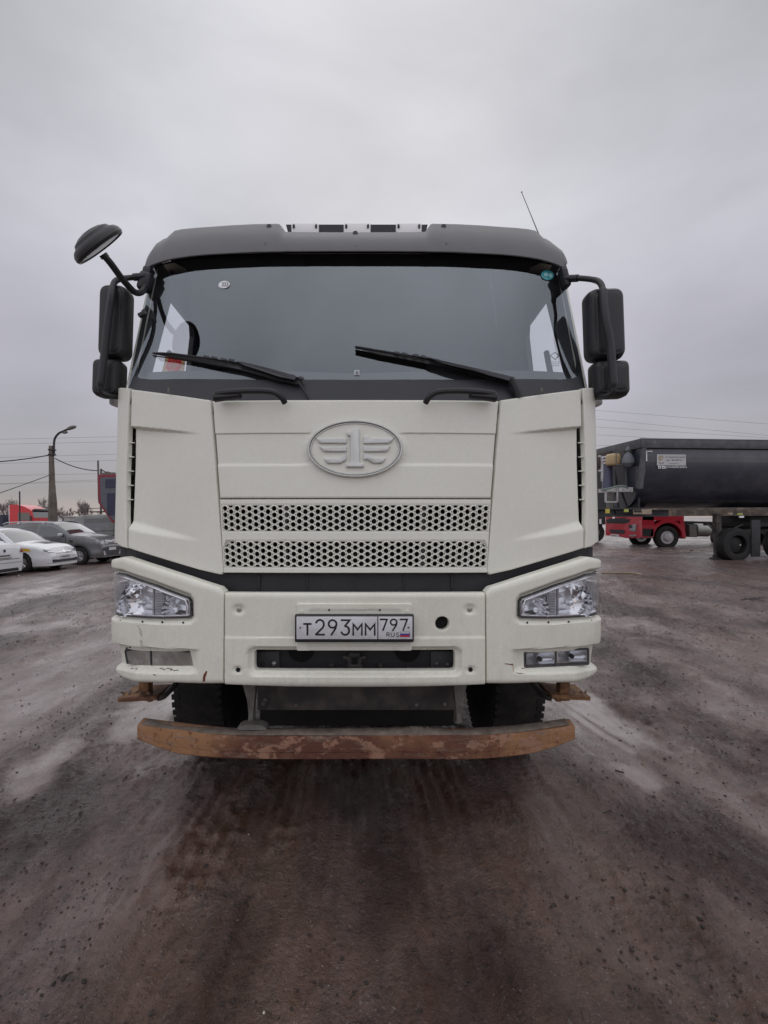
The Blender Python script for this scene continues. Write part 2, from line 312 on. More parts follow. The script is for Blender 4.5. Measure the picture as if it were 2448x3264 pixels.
def build_ground():
    X = axis([(-700, -100, 60), (-100, -30, 7), (-30, -12, 0.6), (-12, -5, 0.12), (-5, -2.8, 0.035), (-2.8, 2.8, 0.018), (2.8, 6, 0.04), (6, 14, 0.14), (14, 34, 0.8), (34, 100, 8), (100, 700, 60)])
    Y = axis([(-300, -20, 40), (-20, 0, 1.2), (0, 1.2, 0.1), (1.2, 3.6, 0.018), (3.6, 6, 0.035), (6, 11, 0.08), (11, 24, 0.2), (24, 60, 1.0), (60, 150, 10), (150, 1500, 100)])
    gx, gy = np.meshgrid(X, Y); z = ground_base(gx, gy) + ground_h(gx, gy)
    z = np.where(np.hypot(gx, gy) > 90, SLOPE * np.clip(gx, -90, 90) - 0.02, z)
    nx, ny = len(X), len(Y); v = np.stack([gx.ravel(), gy.ravel(), z.ravel()], 1)
    i = np.arange((nx - 1) * (ny - 1)); r = i // (nx - 1); c = i % (nx - 1); a = r * nx + c
    f = np.stack([a, a + 1, a + nx + 1, a + nx], 1)
    me = bpy.data.meshes.new('ground'); me.vertices.add(len(v)); me.vertices.foreach_set('co', v.ravel())
    me.loops.add(f.size); me.loops.foreach_set('vertex_index', f.ravel().astype(np.int32))
    me.polygons.add(len(f)); me.polygons.foreach_set('loop_start', np.arange(0, f.size, 4, dtype=np.int32)); me.update(calc_edges=True)
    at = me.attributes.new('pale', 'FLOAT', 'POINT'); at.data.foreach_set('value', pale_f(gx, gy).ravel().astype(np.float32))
    at = me.attributes.new('wet', 'FLOAT', 'POINT'); at.data.foreach_set('value', wet_f(gx, gy).ravel().astype(np.float32))
    m = bpy.data.materials.new('wet_mud'); m.use_nodes = True; nt = m.node_tree; N = nt.nodes.new; L = nt.links.new; b = nt.nodes['Principled BSDF']
    tc = N('ShaderNodeTexCoord'); at = N('ShaderNodeAttribute'); at.attribute_name = 'wet'
    def noise(s, d=6, r=0.6, st=(1, 1, 1)):
        mp = N('ShaderNodeMapping'); mp.inputs[3].default_value = st; L(tc.outputs['Object'], mp.inputs[0])
        n = N('ShaderNodeTexNoise'); n.inputs['Scale'].default_value = s; n.inputs['Detail'].default_value = d; n.inputs['Roughness'].default_value = r; L(mp.outputs[0], n.inputs[0]); return n.outputs[0]
    def rng_(src, a, b_, c, d):
        q = N('ShaderNodeMapRange'); q.inputs[1].default_value = a; q.inputs[2].default_value = b_; q.inputs[3].default_value = c; q.inputs[4].default_value = d; L(src, q.inputs[0]); return q.outputs[0]
    def mixc(f_, a, b_):
        q = N('ShaderNodeMixRGB'); L(f_, q.inputs[0])
        for k, w in ((1, a), (2, b_)):
            if isinstance(w, tuple): q.inputs[k].default_value = (*w, 1)
            else: L(w, q.inputs[k])
        return q.outputs[0]
    c1 = mixc(rng_(noise(0.6, 6), 0.38, 0.62, 0, 1), (0.115, 0.062, 0.046), (0.080, 0.040, 0.026))
    c2 = mixc(rng_(noise(5, 8, .65, (1, .5, 1)), 0.42, 0.66, 0, 1), c1, (0.125, 0.076, 0.062))
    c2 = mixc(rng_(noise(7, 5, .6, (1, .06, 1)), 0.46, 0.66, 0, .5), c2, (0.050, 0.025, 0.018))
    c2 = mixc(rng_(noise(2.2, 4, .6, (1, .12, 1)), 0.50, 0.72, 0, .5), c2, (0.125, 0.070, 0.035))
    c3 = mixc(rng_(noise(24, 6, .7), 0.55, 0.72, 0, .8), c2, (0.026, 0.018, 0.016))
    c4 = mixc(rng_(noise(0.9, 4, .6, (1, .4, 1)), 0.60, 0.74, 0, .55), c3, (0.115, 0.070, 0.034))
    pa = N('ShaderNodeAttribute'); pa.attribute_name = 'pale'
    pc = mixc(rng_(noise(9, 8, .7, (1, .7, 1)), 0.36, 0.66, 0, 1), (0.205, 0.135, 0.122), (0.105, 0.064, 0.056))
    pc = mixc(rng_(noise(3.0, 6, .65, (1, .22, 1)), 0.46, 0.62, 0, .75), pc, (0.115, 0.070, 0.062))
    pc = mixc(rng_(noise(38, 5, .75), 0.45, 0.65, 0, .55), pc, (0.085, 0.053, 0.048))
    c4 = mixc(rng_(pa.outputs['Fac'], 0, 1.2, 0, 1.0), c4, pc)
    c5 = mixc(rng_(at.outputs['Fac'], 0, 1, 0, 0.6), c4, (0.20, 0.150, 0.142))
    # dark grit pressed into the mud, in patches, and small pale grains
    def both(a, b_):
        q = N('ShaderNodeMath'); q.operation = 'MULTIPLY'; L(a, q.inputs[0]); L(b_, q.inputs[1]); return q.outputs[0]
    gp = rng_(noise(2.1, 5, .65, (1, .55, 1)), 0.42, 0.60, 0.15, 1.0)
    dry = rng_(at.outputs['Fac'], 0.2, 0.8, 1, 0.1)
    c5 = mixc(both(both(rng_(noise(26, 6, .72, (1, .8, 1)), 0.535, 0.61, 0, 0.72), gp), dry), c5, (0.020, 0.013, 0.011))
    c5 = mixc(both(rng_(noise(70, 3, .6), 0.60, 0.66, 0, 0.8), gp), c5, (0.012, 0.008, 0.007))
    c5 = mixc(both(rng_(noise(95, 2, .5), 0.66, 0.70, 0, 0.7), dry), c5, (0.22, 0.19, 0.17))
    L(c5, b.inputs['Base Color'])
    rdry = rng_(noise(7, 8, .75, (1, .5, 1)), 0.36, 0.62, 0.17, 0.52)
    rm = N('ShaderNodeMixRGB'); L(at.outputs['Fac'], rm.inputs[0]); L(rdry, rm.inputs[1]); rm.inputs[2].default_value = (0.22, 0.22, 0.22, 1)
    L(rm.outputs[0], b.inputs['Roughness']); b.inputs['Specular IOR Level'].default_value = 0.6
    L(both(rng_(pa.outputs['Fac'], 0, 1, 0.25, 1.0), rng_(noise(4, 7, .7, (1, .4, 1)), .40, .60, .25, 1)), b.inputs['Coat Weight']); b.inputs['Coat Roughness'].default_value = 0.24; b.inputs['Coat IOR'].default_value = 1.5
    hsum = N('ShaderNodeMath'); hsum.operation = 'ADD'; L(rng_(noise(48, 5, .75), 0.3, 0.75, 0, 0.55), hsum.inputs[0]); L(rng_(noise(13, 7, .72, (1, .8, 1)), 0.3, .7, 0, 1.1), hsum.inputs[1])
    patch = rng_(noise(1.3, 4, .6, (1, .5, 1)), 0.40, 0.60, 0.30, 1.0)
    bp = N('ShaderNodeBump'); bp.inputs['Distance'].default_value = 0.075; L(hsum.outputs[0], bp.inputs['Height'])
    sm = N('ShaderNodeMath'); sm.operation = 'MULTIPLY'; L(rng_(at.outputs['Fac'], 0, 1, 0.95, 0.05), sm.inputs[0]); L(patch, sm.inputs[1]); L(sm.outputs[0], bp.inputs['Strength']); L(bp.outputs[0], b.inputs['Normal']); L(bp.outputs[0], b.inputs['Coat Normal'])
    me.materials.append(m); me.shade_smooth()
    o = link(bpy.data.objects.new('ground', me)); o['kind'] = 'structure'
build_ground()
# ------------------------------------------------------------------ the white lorry: shaped panels bent over plan curves
TX = -0.06
LORRY = thing('lorry', (TX, 3.58, 0), 'big cream white lorry facing the camera, with perforated grille and rusty bar below the bumper', 'lorry', world_coords=True)
class Curve:
    """plan curve of a front face; flat coordinates are (s along it, d inward, z)"""
    def __init__(c, pts, slope=0.0, z0=0.0, taper=0.0):
        P_ = smooth_path([(x, y, 0) for x, y in pts], 14); x = np.array([p.x for p in P_]); y = np.array([p.y for p in P_])
        c.S = np.concatenate([[0], np.cumsum(np.hypot(np.diff(x), np.diff(y)))]); c.X, c.Yc = x, y
        tx, ty = np.gradient(x, c.S), np.gradient(y, c.S); l = np.hypot(tx, ty); c.tx, c.ty = tx / l, ty / l; c.tx[0], c.ty[0] = 1, 0
        c.slope, c.z0, c.taper = slope, z0, taper
    def pos(c, s, d, z):
        s, d, z = np.broadcast_arrays(np.asarray(s, float), np.asarray(d, float), np.asarray(z, float))
        a = np.abs(s); sg = np.where(s < 0, -1.0, 1.0)
        x = np.interp(a, c.S, c.X); y = np.interp(a, c.S, c.Yc); tx = np.interp(a, c.S, c.tx); ty = np.interp(a, c.S, c.ty)
        x = (x - d * ty) * (1 - c.taper * (z - c.z0)); y = y + d * tx + c.slope * (z - c.z0)
        return np.stack([TX + sg * x, y, z], -1)
    def flat(c, xd, yd, d=0.0):
        r = (xd * SC - CX) / FPX; q = (CY - yd * SC) / FPX
        sg = 1.0 if r > TX / 2.4 else -1.0; ss_ = np.linspace(0, c.S[-1], 1500) * sg; z = CAM_H + q * 2.4
        for _ in range(6):
            p = c.pos(ss_, d, z); ra = p[:, 0] / p[:, 1]; k = int(np.argmax(ra * sg)) + 1
            s = float(np.interp(r * sg, ra[:k] * sg, np.abs(ss_[:k]))) * sg; y = float(c.pos(s, d, z)[1]); z = CAM_H + q * y
        return (s, z)
CAB = Curve([(0, 2.300), (0.3, 2.302), (0.5, 2.308), (0.65, 2.32), (0.8, 2.35), (0.95, 2.388), (1.08, 2.43), (1.15, 2.462), (1.205, 2.505), (1.235, 2.56), (1.247, 2.64), (1.25, 2.75), (1.25, 3.1)], 0.05, 1.3)
BUM = Curve([(0, 2.245), (0.3, 2.247), (0.6, 2.258), (0.8, 2.290), (1.0, 2.355), (1.12, 2.41), (1.195, 2.465), (1.232, 2.53), (1.245, 2.61), (1.25, 2.72), (1.25, 3.1)])
WIN = Curve([(0, 2.365), (0.4, 2.371), (0.8, 2.412), (1.0, 2.455), (1.10, 2.487), (1.168, 2.518), (1.205, 2.555), (1.224, 2.62), (1.229, 2.71), (1.229, 3.1)], 0.27, 2.1, 0.055)

def offset_loop(L_, d):
    n = len(L_); o = []
    for i in range(n):
        p0, p1, p2 = Vector(L_[i - 1]), Vector(L_[i]), Vector(L_[(i + 1) % n])
        a = (p1 - p0).normalized(); b = (p2 - p1).normalized(); na = Vector((-a.y, a.x)); nb = Vector((-b.y, b.x))
        m = na + nb; k = m.length_squared
        m = m * (2 / k) if k > 0.3 else na
        if m.length > 2.0: m = m.normalized() * 2.0
        o.append((p1.x + m.x * d, p1.y + m.y * d))
    return o
def area(L_): return 0.5 * sum(L_[i - 1][0] * L_[i][1] - L_[i][0] * L_[i - 1][1] for i in range(len(L_)))
def dens(L_, step=0.03):
    o = []
    for i in range(len(L_)):
        a, b = L_[i], L_[(i + 1) % len(L_)]; n = max(1, int(math.hypot(b[0] - a[0], b[1] - a[1]) / step))
        for k in range(n): o.append((a[0] + (b[0] - a[0]) * k / n, a[1] + (b[1] - a[1]) * k / n))
    return o
def roundc(L_, r, n=4):
    """round the corners of an outline"""
    o = []
    rr = r if isinstance(r, (list, tuple)) else [r] * len(L_)
    for i in range(len(L_)):
        p0, p1, p2 = Vector(L_[i - 1]), Vector(L_[i]), Vector(L_[(i + 1) % len(L_)]); q = rr[i]
        if q <= 0: o.append(tuple(p1)); continue
        a = p1 + (p0 - p1).normalized() * min(q, (p0 - p1).length * .45); b = p1 + (p2 - p1).normalized() * min(q, (p2 - p1).length * .45)
        for k in range(n + 1):
            t = k / n; o.append(tuple(a * (1 - t) ** 2 + p1 * 2 * t * (1 - t) + b * t * t))
    return o
def circ(c, r, n=20, rz=None): return [(c[0] + r * math.cos(2 * math.pi * k / n), c[1] + (rz or r) * math.sin(2 * math.pi * k / n)) for k in range(n)]
def sheet(name, outline, curve, m, parent, holes=(), relief=None, g=0.03, gz=None, r=0.004, thick=0.02, d0=0.0, angle=35, extra=None):
    loops = [outline if area(outline) > 0 else outline[::-1]] + [h if area(h) < 0 else h[::-1] for h in holes]
    V = []; F = []; inner = []
    for lp in loops:
        n = len(lp); rings = [(lp, thick), (lp, r), (offset_loop(lp, r * 0.3), r * 0.3), (offset_loop(lp, r), 0.0)]
        base = len(V)
        for rg, d in rings: V += [(a, d, b) for a, b in rg]
        for k in range(3):
            for i in range(n):
                j = (i + 1) % n; F.append((base + k * n + i, base + k * n + j, base + (k + 1) * n + j, base + (k + 1) * n + i))
        inner.append([base + 3 * n + i for i in range(n)])
    ids = [i for q in inner for i in q]
    tri = tessellate_polygon([[Vector((V[i][0], V[i][2], 0)) for i in q] for q in inner])
    for t in tri:
        q = [ids[k] for k in t]; a, b, c = (V[k] for k in q)
        ar = (b[0] - a[0]) * (c[2] - a[2]) - (c[0] - a[0]) * (b[2] - a[2])
        if abs(ar) < 1e-12: continue
        F.append(tuple(q) if ar > 0 else tuple(q[::-1]))
    bm = bmesh.new(); bv = [bm.verts.new(v) for v in V]
    for f in F:
        try: bm.faces.new([bv[i] for i in f])
        except ValueError: pass
    s0, s1 = min(v[0] for v in V), max(v[0] for v in V); z0, z1 = min(v[2] for v in V), max(v[2] for v in V)
    cuts = []
    if g: cuts += [((x, 0, 0), (1, 0, 0)) for x in np.arange(math.ceil(s0 / g) * g, s1, g)]
    gz_ = gz if gz is not None else (g if relief else None)
    if gz_: cuts += [((0, 0, z), (0, 0, 1)) for z in np.arange(math.ceil(z0 / gz_) * gz_ + 1e-4, z1, gz_)]
    for co, no in cuts:
        bmesh.ops.bisect_plane(bm, geom=bm.verts[:] + bm.edges[:] + bm.faces[:], dist=1e-5, plane_co=co, plane_no=no)
    bm.verts.index_update()
    A = np.array([v.co for v in bm.verts]); Fs = [[v.index for v in f.verts] for f in bm.faces]; bm.free()
    d = A[:, 1] + d0
    if relief is not None: d = d + relief(A[:, 0], A[:, 2])
    W = curve.pos(A[:, 0], d, A[:, 2])
    return obj(name, [tuple(p) for p in W], Fs, m, parent, True, angle)
def FL(curve, pts, d=0.0): return [curve.flat(x, y, d) for x, y in pts]
def mir(pts): return [(-a, b) for a, b in pts][::-1]
def lerp_z(p, q, s): return p[1] + (q[1] - p[1]) * (s - p[0]) / (q[0] - p[0])

# ---- cab: centre panel above the grille
def hood():
    tl, bl = CAB.flat(458.5, 866), CAB.flat(474.5, 1076.5)
    left = [tl] + [(tl[0] + (bl[0] - tl[0]) * t, tl[1] + (bl[1] - tl[1]) * t) for t in (.25, .5, .75)] + [bl]
    out = left + [(-s, z) for s, z in left[::-1]]
    zt, zb = CAB.flat(767, 936)[1], CAB.flat(767, 1003)[1]
    ec = CAB.flat(767.5, 967.5); ea = abs(CAB.flat(660, 967)[0] - ec[0]); eb = (CAB.flat(767, 902)[1] - CAB.flat(767, 1034)[1]) / 2
    def rel(s, z):
        band = ss(zb - .004, zb + .002, z) * (1 - ss(zt - .001, zt + .004, z))
        e = np.sqrt(((s - ec[0]) / ea) ** 2 + ((z - ec[1]) / eb) ** 2); oval = ss(0.99, 1.03, e)
        return 0.006 * band * oval
    sheet('hood_panel', dens(out, 0.05), CAB, M['paint'], LORRY, relief=rel, g=0.012, gz=0.006, r=0.008, thick=0.03)
    # emblem
    def E(px, py): return CAB.flat((960 + px / 4.74) / SC, (1320 + py / 4.74) / SC, -0.02)
    c = E(812, 517); A0, B0 = abs(E(812 + 728, 517)[0] - c[0]), E(812, 517 - 434)[1] - c[1]
    em = sheet('emblem', circ(c, A0, 64, B0), CAB, M['paint'], LORRY, g=0.04, r=0.004, thick=0.012, d0=-0.006)
    def ring(name, k0, k1, d0, h, m_):
        v = []; f = []; n = 96; prof = [(k1, 0), (k1 - (k1 - k0) * .15, -h * .8), (k1 - (k1 - k0) * .4, -h), (k0 + (k1 - k0) * .25, -h), (k0 + (k1 - k0) * 0.05, -h * .7), (k0, 0)]
        for i in range(n):
            w = 2 * math.pi * i / n
            for k, d in prof:
                q = CAB.pos(c[0] + A0 * k * math.cos(w), d0 + d, c[1] + B0 * (k + (1 - k) * -0.35) * math.sin(w)); v.append(tuple(q))
        m = len(prof)
        for i in range(n):
            for j in range(m - 1): f.append((i * m + j, ((i + 1) % n) * m + j, ((i + 1) % n) * m + j + 1, i * m + j + 1))
        return obj(name, v, f, m_, em, True, 40)
    ring('outer_rim', 0.945, 1.0, -0.006, 0.014, M['emblem']); ring('inner_rim', 0.90, 0.94, -0.006, 0.008, M['emblem'])
    sheet('emblem_plate', circ(c, A0 * .91, 64, B0 * .88), CAB, M['paint'], em, g=0.04, r=0.001, thick=0.003, d0=-0.0085)
    shapes = {'numeral_one': [(690, 270), (822, 217), (880, 217), (880, 712), (898, 745), (948, 748), (948, 802), (678, 802), (678, 750), (722, 745), (742, 712), (742, 330), (700, 325), (690, 310)],
              'wing_bar': [[(225, 360), (687, 360), (687, 442), (292, 442), (255, 412)], [(275, 485), (687, 485), (687, 567), (345, 567), (308, 535)],
                           [(345, 665), (575, 665), (687, 597), (687, 684), (600, 745), (402, 745), (368, 712)],
                           [(940, 330), (1030, 330), (1038, 356), (1400, 356), (1372, 412), (1330, 442), (940, 448)],
                           [(940, 485), (1350, 480), (1322, 540), (1287, 567), (940, 570)], [(940, 605), (1030, 605), (1115, 660), (1280, 660), (1247, 722), (1215, 742), (1085, 742), (1000, 686), (940, 692)]]}
    sheet('numeral_one', roundc([E(*p) for p in shapes['numeral_one']], 0.004, 2), CAB, M['emblem'], em, g=0, r=0.0045, thick=0.013, d0=-0.022, angle=25)
    for w in shapes['wing_bar']: sheet('wing_bar', roundc([E(*p) for p in w], 0.003, 2), CAB, M['emblem'], em, g=0.05, r=0.0045, thick=0.013, d0=-0.020, angle=25)
hood()

# ---- cab: perforated grille
def grille():
    t = [(474.5, 1079), (483, 1237)]
    fr_o = FL(CAB, t); fr_o = fr_o + [(-s, z) for s, z in fr_o[::-1]]
    rows = (((478, 1089.5), (481.5, 1149)), ((481.5, 1167), (485, 1226.5)))
    wins = []
    for (a, b) in rows:
        w = FL(CAB, [a, b]); wins.append(w + [(-s, z) for s, z in w[::-1]])
    gr = sheet('grille', dens(fr_o, .05), CAB, M['paint'], LORRY, holes=[dens(w, .05) for w in wins], g=0.05, r=0.003, thick=0.03, angle=12)
    for (p, q) in rows:
        a, b = CAB.flat(*p), CAB.flat(*q); ztop, zbot = a[1], b[1]; n = 43; v = []; f = []; K = 16
        rh = (ztop - zbot) / 4.30; rad = rh * 0.395
        def halfw(z): return abs(a[0]) + (abs(b[0]) - abs(a[0])) * (ztop - z) / (ztop - zbot)
        def cell(ci, zc, clip):
            def W(u, z): return halfw(z) * (-1 + 2 * u / n)
            u0, u1 = ci, ci + 1; uc = ci + .5; z0, z1 = zc - rh / 2, zc + rh / 2
            if clip == 1: z1 = zc
            if clip == -1: z0 = zc
            sc_ = (u1 - u0) * 2 * halfw(zc) / n; cx = W(uc, zc); loops = []
            ang = [2 * math.pi * (k + .5) / K for k in range(K)]
            if clip: ang = [math.pi * k / (K // 2) * (-1 if clip == 1 else 1) for k in range(K // 2 + 1)]
            outer = []
            for w in ang:
                c_, s_ = math.cos(w), math.sin(w); t_ = min((sc_ / 2) / max(abs(c_), 1e-9), ((rh / 2)) / max(abs(s_), 1e-9)); outer.append((cx + c_ * t_, zc + s_ * t_))
            mk = lambda rr: [(cx + rr * math.cos(w), zc + rr * math.sin(w)) for w in ang]
            R_ = [(outer, 0.0015), (mk(rad * 1.22), 0.0010), (mk(rad * 1.12), -0.0004), (mk(rad * 1.02), 0.0004), (mk(rad), 0.002), (mk(rad * .98), 0.014)]
            base = len(v); m = len(ang)
            for lp, d in R_:
                for s, z in lp: v.append(tuple(CAB.pos(s, d, min(max(z, zbot), ztop))))
            for k in range(len(R_) - 1):
                for i in range(m if not clip else m - 1):
                    j = (i + 1) % m; q_ = (base + k * m + i, base + k * m + j, base + (k + 1) * m + j, base + (k + 1) * m + i); f.append(q_ if clip != 1 else q_[::-1])
        for ci in range(n):
            if ci % 2 == 0:
                for k in range(4): cell(ci, ztop - rh * (0.65 + k), 0)
                # slivers above and below
                for z0, z1 in ((ztop - rh * .15, ztop), (zbot, zbot + rh * .15)):
                    base = len(v)
                    for (u, z) in ((ci, z0), (ci + 1, z0), (ci + 1, z1), (ci, z1)): v.append(tuple(CAB.pos(halfw(z) * (-1 + 2 * u / n), 0.0015, z)))
                    f.append((base, base + 1, base + 2, base + 3))
            else:
                for k in range(3): cell(ci, ztop - rh * (1.15 + k), 0)
                cell(ci, ztop - rh * 0.15, 1); cell(ci, zbot + rh * 0.15, -1)
                for z0, z1 in ((ztop - rh * .15, ztop), (zbot, zbot + rh * .15)):
                    base = len(v)
                    for (u, z) in ((ci, z0), (ci + 1, z0), (ci + 1, z1), (ci, z1)): v.append(tuple(CAB.pos(halfw(z) * (-1 + 2 * u / n), 0.0015, z)))
                    f.append((base, base + 1, base + 2, base + 3))
        obj('perforated_panel', v, f, M['paint'], gr, True, 30)
    b = MB(); 
    for x0 in np.arange(-0.62, 0.63, 0.031):
        b.box((TX + x0, 2.43, 1.5), (0.012, 0.03, 0.62))
    b.box((TX, 2.47, 1.5), (1.3, 0.02, 0.66)); b.build('radiator', M['radiator'], LORRY, False)
    b = MB()
    for xd in (617, 912): q = P(xd, 1160, 2.36); b.box(q, (0.022, 0.02, 0.30))
    b.each('radiator_bracket', M['greymetal'], LORRY, False)
grille()

# ---- cab: corner panels, deflectors with vents, black trim
def corner(side):
    T0, T1 = CAB.flat(281, 922), CAB.flat(404, 934); B0, B1 = CAB.flat(276, 1125), CAB.flat(425, 1163)
    out = FL(CAB, [(283.5, 841), (369, 852), (454.5, 864.5), (462, 971), (470.5, 1077), (477, 1160), (482.5, 1236), (477, 1241.5), (430, 1231), (350, 1207), (276.5, 1184), (276.5, 1126), (281.5, 1000), (282, 921)])
    def rel(s, z):
        a = -np.abs(s)
        zt = lerp_z(T0, T1, a); zb = lerp_z(B0, B1, a)
        dep = 0.030 * ss(B1[0] + 0.03, B0[0] + .02, a) ** 0.8
        top = 1 - ss(-.007, .005, z - zt); w = 0.004 + 0.9 * dep
        bot = ss(-w - .012, .004, z - zb)
        return dep * top * bot
    if side > 0: out = mir(out)
    sheet('corner_panel', dens(out, 0.03), CAB, M['paint'], LORRY, relief=rel, g=0.007, gz=0.0055, r=0.006, thick=0.035)
    # deflector wrapping round the cab corner
    i = FL(CAB, [(279.5, 838.5), (271, 1030), (270.5, 1112), (273.5, 1184), (262, 1181.5), (250, 1172)]); zt = CAB.flat(255, 838)[1]; zb = i[-1][1] + 0.002
    se = -CAB.S[-1] + 0.12
    out = i + [(-1.36, zb), (se, zb), (se, zt), (-1.30, zt), (CAB.flat(249, 838)[0], zt)]
    if side > 0: out = mir(out)
    df = sheet('air_deflector', dens(out, .05), CAB, M['paint'], LORRY, g=0.014, gz=.06, angle=12, r=0.006, thick=0.03)
    # vent ribs
    b = MB(); z0, z1 = CAB.flat(275, 1110)[1], CAB.flat(275, 925)[1]; sc_ = CAB.flat(275, 1010)[0] * (-1 if side > 0 else 1)
    for k in range(1, 6):
        z = z1 + (z0 - z1) * k / 6; p = CAB.pos(sc_, 0.024, z); b.box(Vector(p), (0.024, 0.02, 0.0045), (0, 0, -side * 0.4))
    b.each('vent_rib', M['paint'], df, False)
    p = [CAB.pos(sc_ + e, 0.06, z) for e in (-.022, .018) for z in (z0 - .03, z1 + .03)]
    obj('vent_backing', p, [(0, 1, 3, 2)], M['hole'], df, False)
    # cab side marker behind the deflector
    b = MB(); q = Vector(CAB.pos(-side * 0 + side * (CAB.S[-1] - 0.30), -0.012, zt - 0.03)); b.box(q, (0.05, 0.06, 0.07), r=0.012); b.build('deflector_hinge', M['paint'], df)
for sd in (-1, 1): corner(sd)
def trims():
    # black step behind the gap between cab and bumper
    o = FL(CAB, [(262, 1160), (262, 1215), (484, 1290), (767, 1300)], 0.05); o2 = FL(CAB, [(767, 1225), (484, 1222)], 0.05)
    h = o + [(-s, z) for s, z in (o[:-1])[::-1]]; t = [(-s, z) for s, z in o2[::-1]][:-1] + o2
    sheet('lower_trim', dens(h + t, .05), CAB, M['blackgap'], LORRY, g=0.04, r=0.005, thick=0.03, d0=0.05)
    b = MB()
    for k in range(5): p = P(560 + k * 104, 1258, 2.355); b.box(p, (0.012, 0.02, 0.07))
    b.each('trim_rib', M['black'], LORRY, False)
trims()

# ---- windscreen, pillars, cowl
M['pillartrim'] = mat('grey_pillar_trim', (.12, .12, .125), .7)
SW = abs(WIN.flat(276, 832)[0])
def windscreen():
    zb, zt = 2.07, 2.93
    ol = [(-SW, zb + .07), (-SW * .7, zb), (SW * .7, zb), (SW, zb + .07), (SW, zt), (-SW, zt)]
    gl = sheet('windscreen', dens(ol, .05), WIN, M['glass'], LORRY, g=0.03, gz=0.06, r=0.0, thick=0.0)
    inn = FL(WIN, [(336, 575), (318, 660), (305, 735), (293, 783), (296, 806), (318, 819.5)])
    fr = [(i[0], i[1]) for i in inn]; zl = fr[-1][1]
    hole = roundc(fr, [0, 0, 0.05, 0.04, .02, .04], 3) + [(0, zl)] + [(-s, z) for s, z in roundc(fr, [0, 0, .05, .04, .02, .04], 3)[::-1]]
    sheet('windscreen_border', dens(ol, .05), WIN, M['black'], gl, holes=[dens(hole, .05)], g=0.05, r=0.0, thick=0.004, d0=0.004)
    # dark lower band (cowl) in front of the glass
    c = FL(WIN, [(268, 838), (290, 812), (306, 818), (330, 820.5), (550, 821), (767, 821)])
    o = [(c[0][0], c[0][1] - .03)] + [(-SW, 2.05)] + [(0, 2.03)]
    lo = [(-SW + .004, 2.135), (-SW * .7, 2.05), (0, 2.03), (SW * .7, 2.05), (SW - .004, 2.135)]
    up = [(s, z) for s, z in c[1:-1]]
    out = lo + [(-s, z) for s, z in up] + [(0, c[-1][1])] + up[::-1]
    sheet('cowl_panel', dens(out, .05), WIN, M['cowl'], LORRY, g=0.04, r=0.002, thick=0.004, d0=-0.006)
    for sd in (-1, 1):
        V = []
        for z in np.linspace(2.13, 3.0, 9):
            t = max(0, (z - 2.1) / .8); a_ = WIN.pos(sd * (SW - .012), .012, z); V += [tuple(a_), (TX + sd * (1.205 - .075 * min(1, t)), 2.795 + .331 * (z - 2.16), z)]
        obj('inner_pillar', V, [(2 * i, 2 * i + 1, 2 * i + 3, 2 * i + 2) for i in range(8)], M['pillartrim'], LORRY, False)
        p = [(sd * (SW + .001), zb + .07), (sd * (SW + .16), zb + .07), (sd * (SW + .16), zt), (sd * (SW + .001), zt)]
        sheet('windscreen_pillar', dens(p, .06), WIN, M['paint'], LORRY, g=0.02, r=0.006, thick=0.03, d0=0.006)
    # stickers, all on the glass
    def patch(name, pts, m, d, par=gl): return sheet(name, FL(WIN, pts), WIN, m, par, g=0.05, r=0.0002, thick=0.0004, d0=d)
    def oval(cx, cy, a, b, tilt=0, n=20): return [(cx + a * math.cos(2 * math.pi * k / n) * math.cos(tilt) - b * math.sin(2 * math.pi * k / n) * math.sin(tilt), cy + a * math.cos(2 * math.pi * k / n) * math.sin(tilt) + b * math.sin(2 * math.pi * k / n) * math.cos(tilt)) for k in range(n)]
    st = patch('oval_sticker', oval(484.5, 615.5, 12.5, 8, -.12), M['stickwhite'], -0.004)
    b = MB()
    for k in range(3):
        x0 = 480 + k * 5.0; arc = [(x0 + 4.2 * math.cos(w), 615 + 5 * math.sin(w)) for w in np.linspace(-1.35, 1.35, 7)]
        L_ = arc + [(x0 - 1.2 + 4.0 * math.cos(w), 615 + 3.9 * math.sin(w)) for w in np.linspace(1.3, -1.3, 7)]
        f3 = FL(WIN, L_); b.add([tuple(WIN.pos(s, -0.006, z)) for s, z in f3], [tuple(range(14)) if True else ()])
    b.each('sticker_mark', M['ink'], gl, False)
    patch('round_green_sticker', oval(1182, 595, 14, 10.5, .1), M['stickgreen'], -0.004)
    b = MB()
    for (cx, cy, a, bb) in ((1178, 594, 5, 4), (1188, 596, 4, 5)):
        f3 = FL(WIN, oval(cx, cy, a, bb) ); b.add([tuple(WIN.pos(s, -0.006, z)) for s, z in f3], [tuple(range(20))])
    b.each('sticker_mark', mat('pale_green_print', (0.3, 0.6, 0.6)), gl, False)
    patch('square_sticker', [(765.5, 800), (776.5, 800), (776.5, 811), (765.5, 811)], mat('grey_sticker', (.55, .57, .6)), -0.004)
    b = MB()
    for k in range(4): f3 = FL(WIN, [(768, 802.2 + k * 2), (774.5, 802.2 + k * 2), (774.5, 803 + k * 2), (768, 803 + k * 2)]); b.add([tuple(WIN.pos(s, -0.006, z)) for s, z in f3], [(0, 1, 2, 3)])
    b.each('sticker_mark', M['cowl'], gl, False)
    b = MB(); dm = [(1187, 768), (1199, 760), (1210, 767), (1200, 778)]; di = [(1190.5, 768), (1199, 762.5), (1206.5, 767.3), (1199.6, 775)]
    a1 = [tuple(WIN.pos(s, 0.002, z)) for s, z in FL(WIN, dm)]; a2 = [tuple(WIN.pos(s, 0.002, z)) for s, z in FL(WIN, di)]
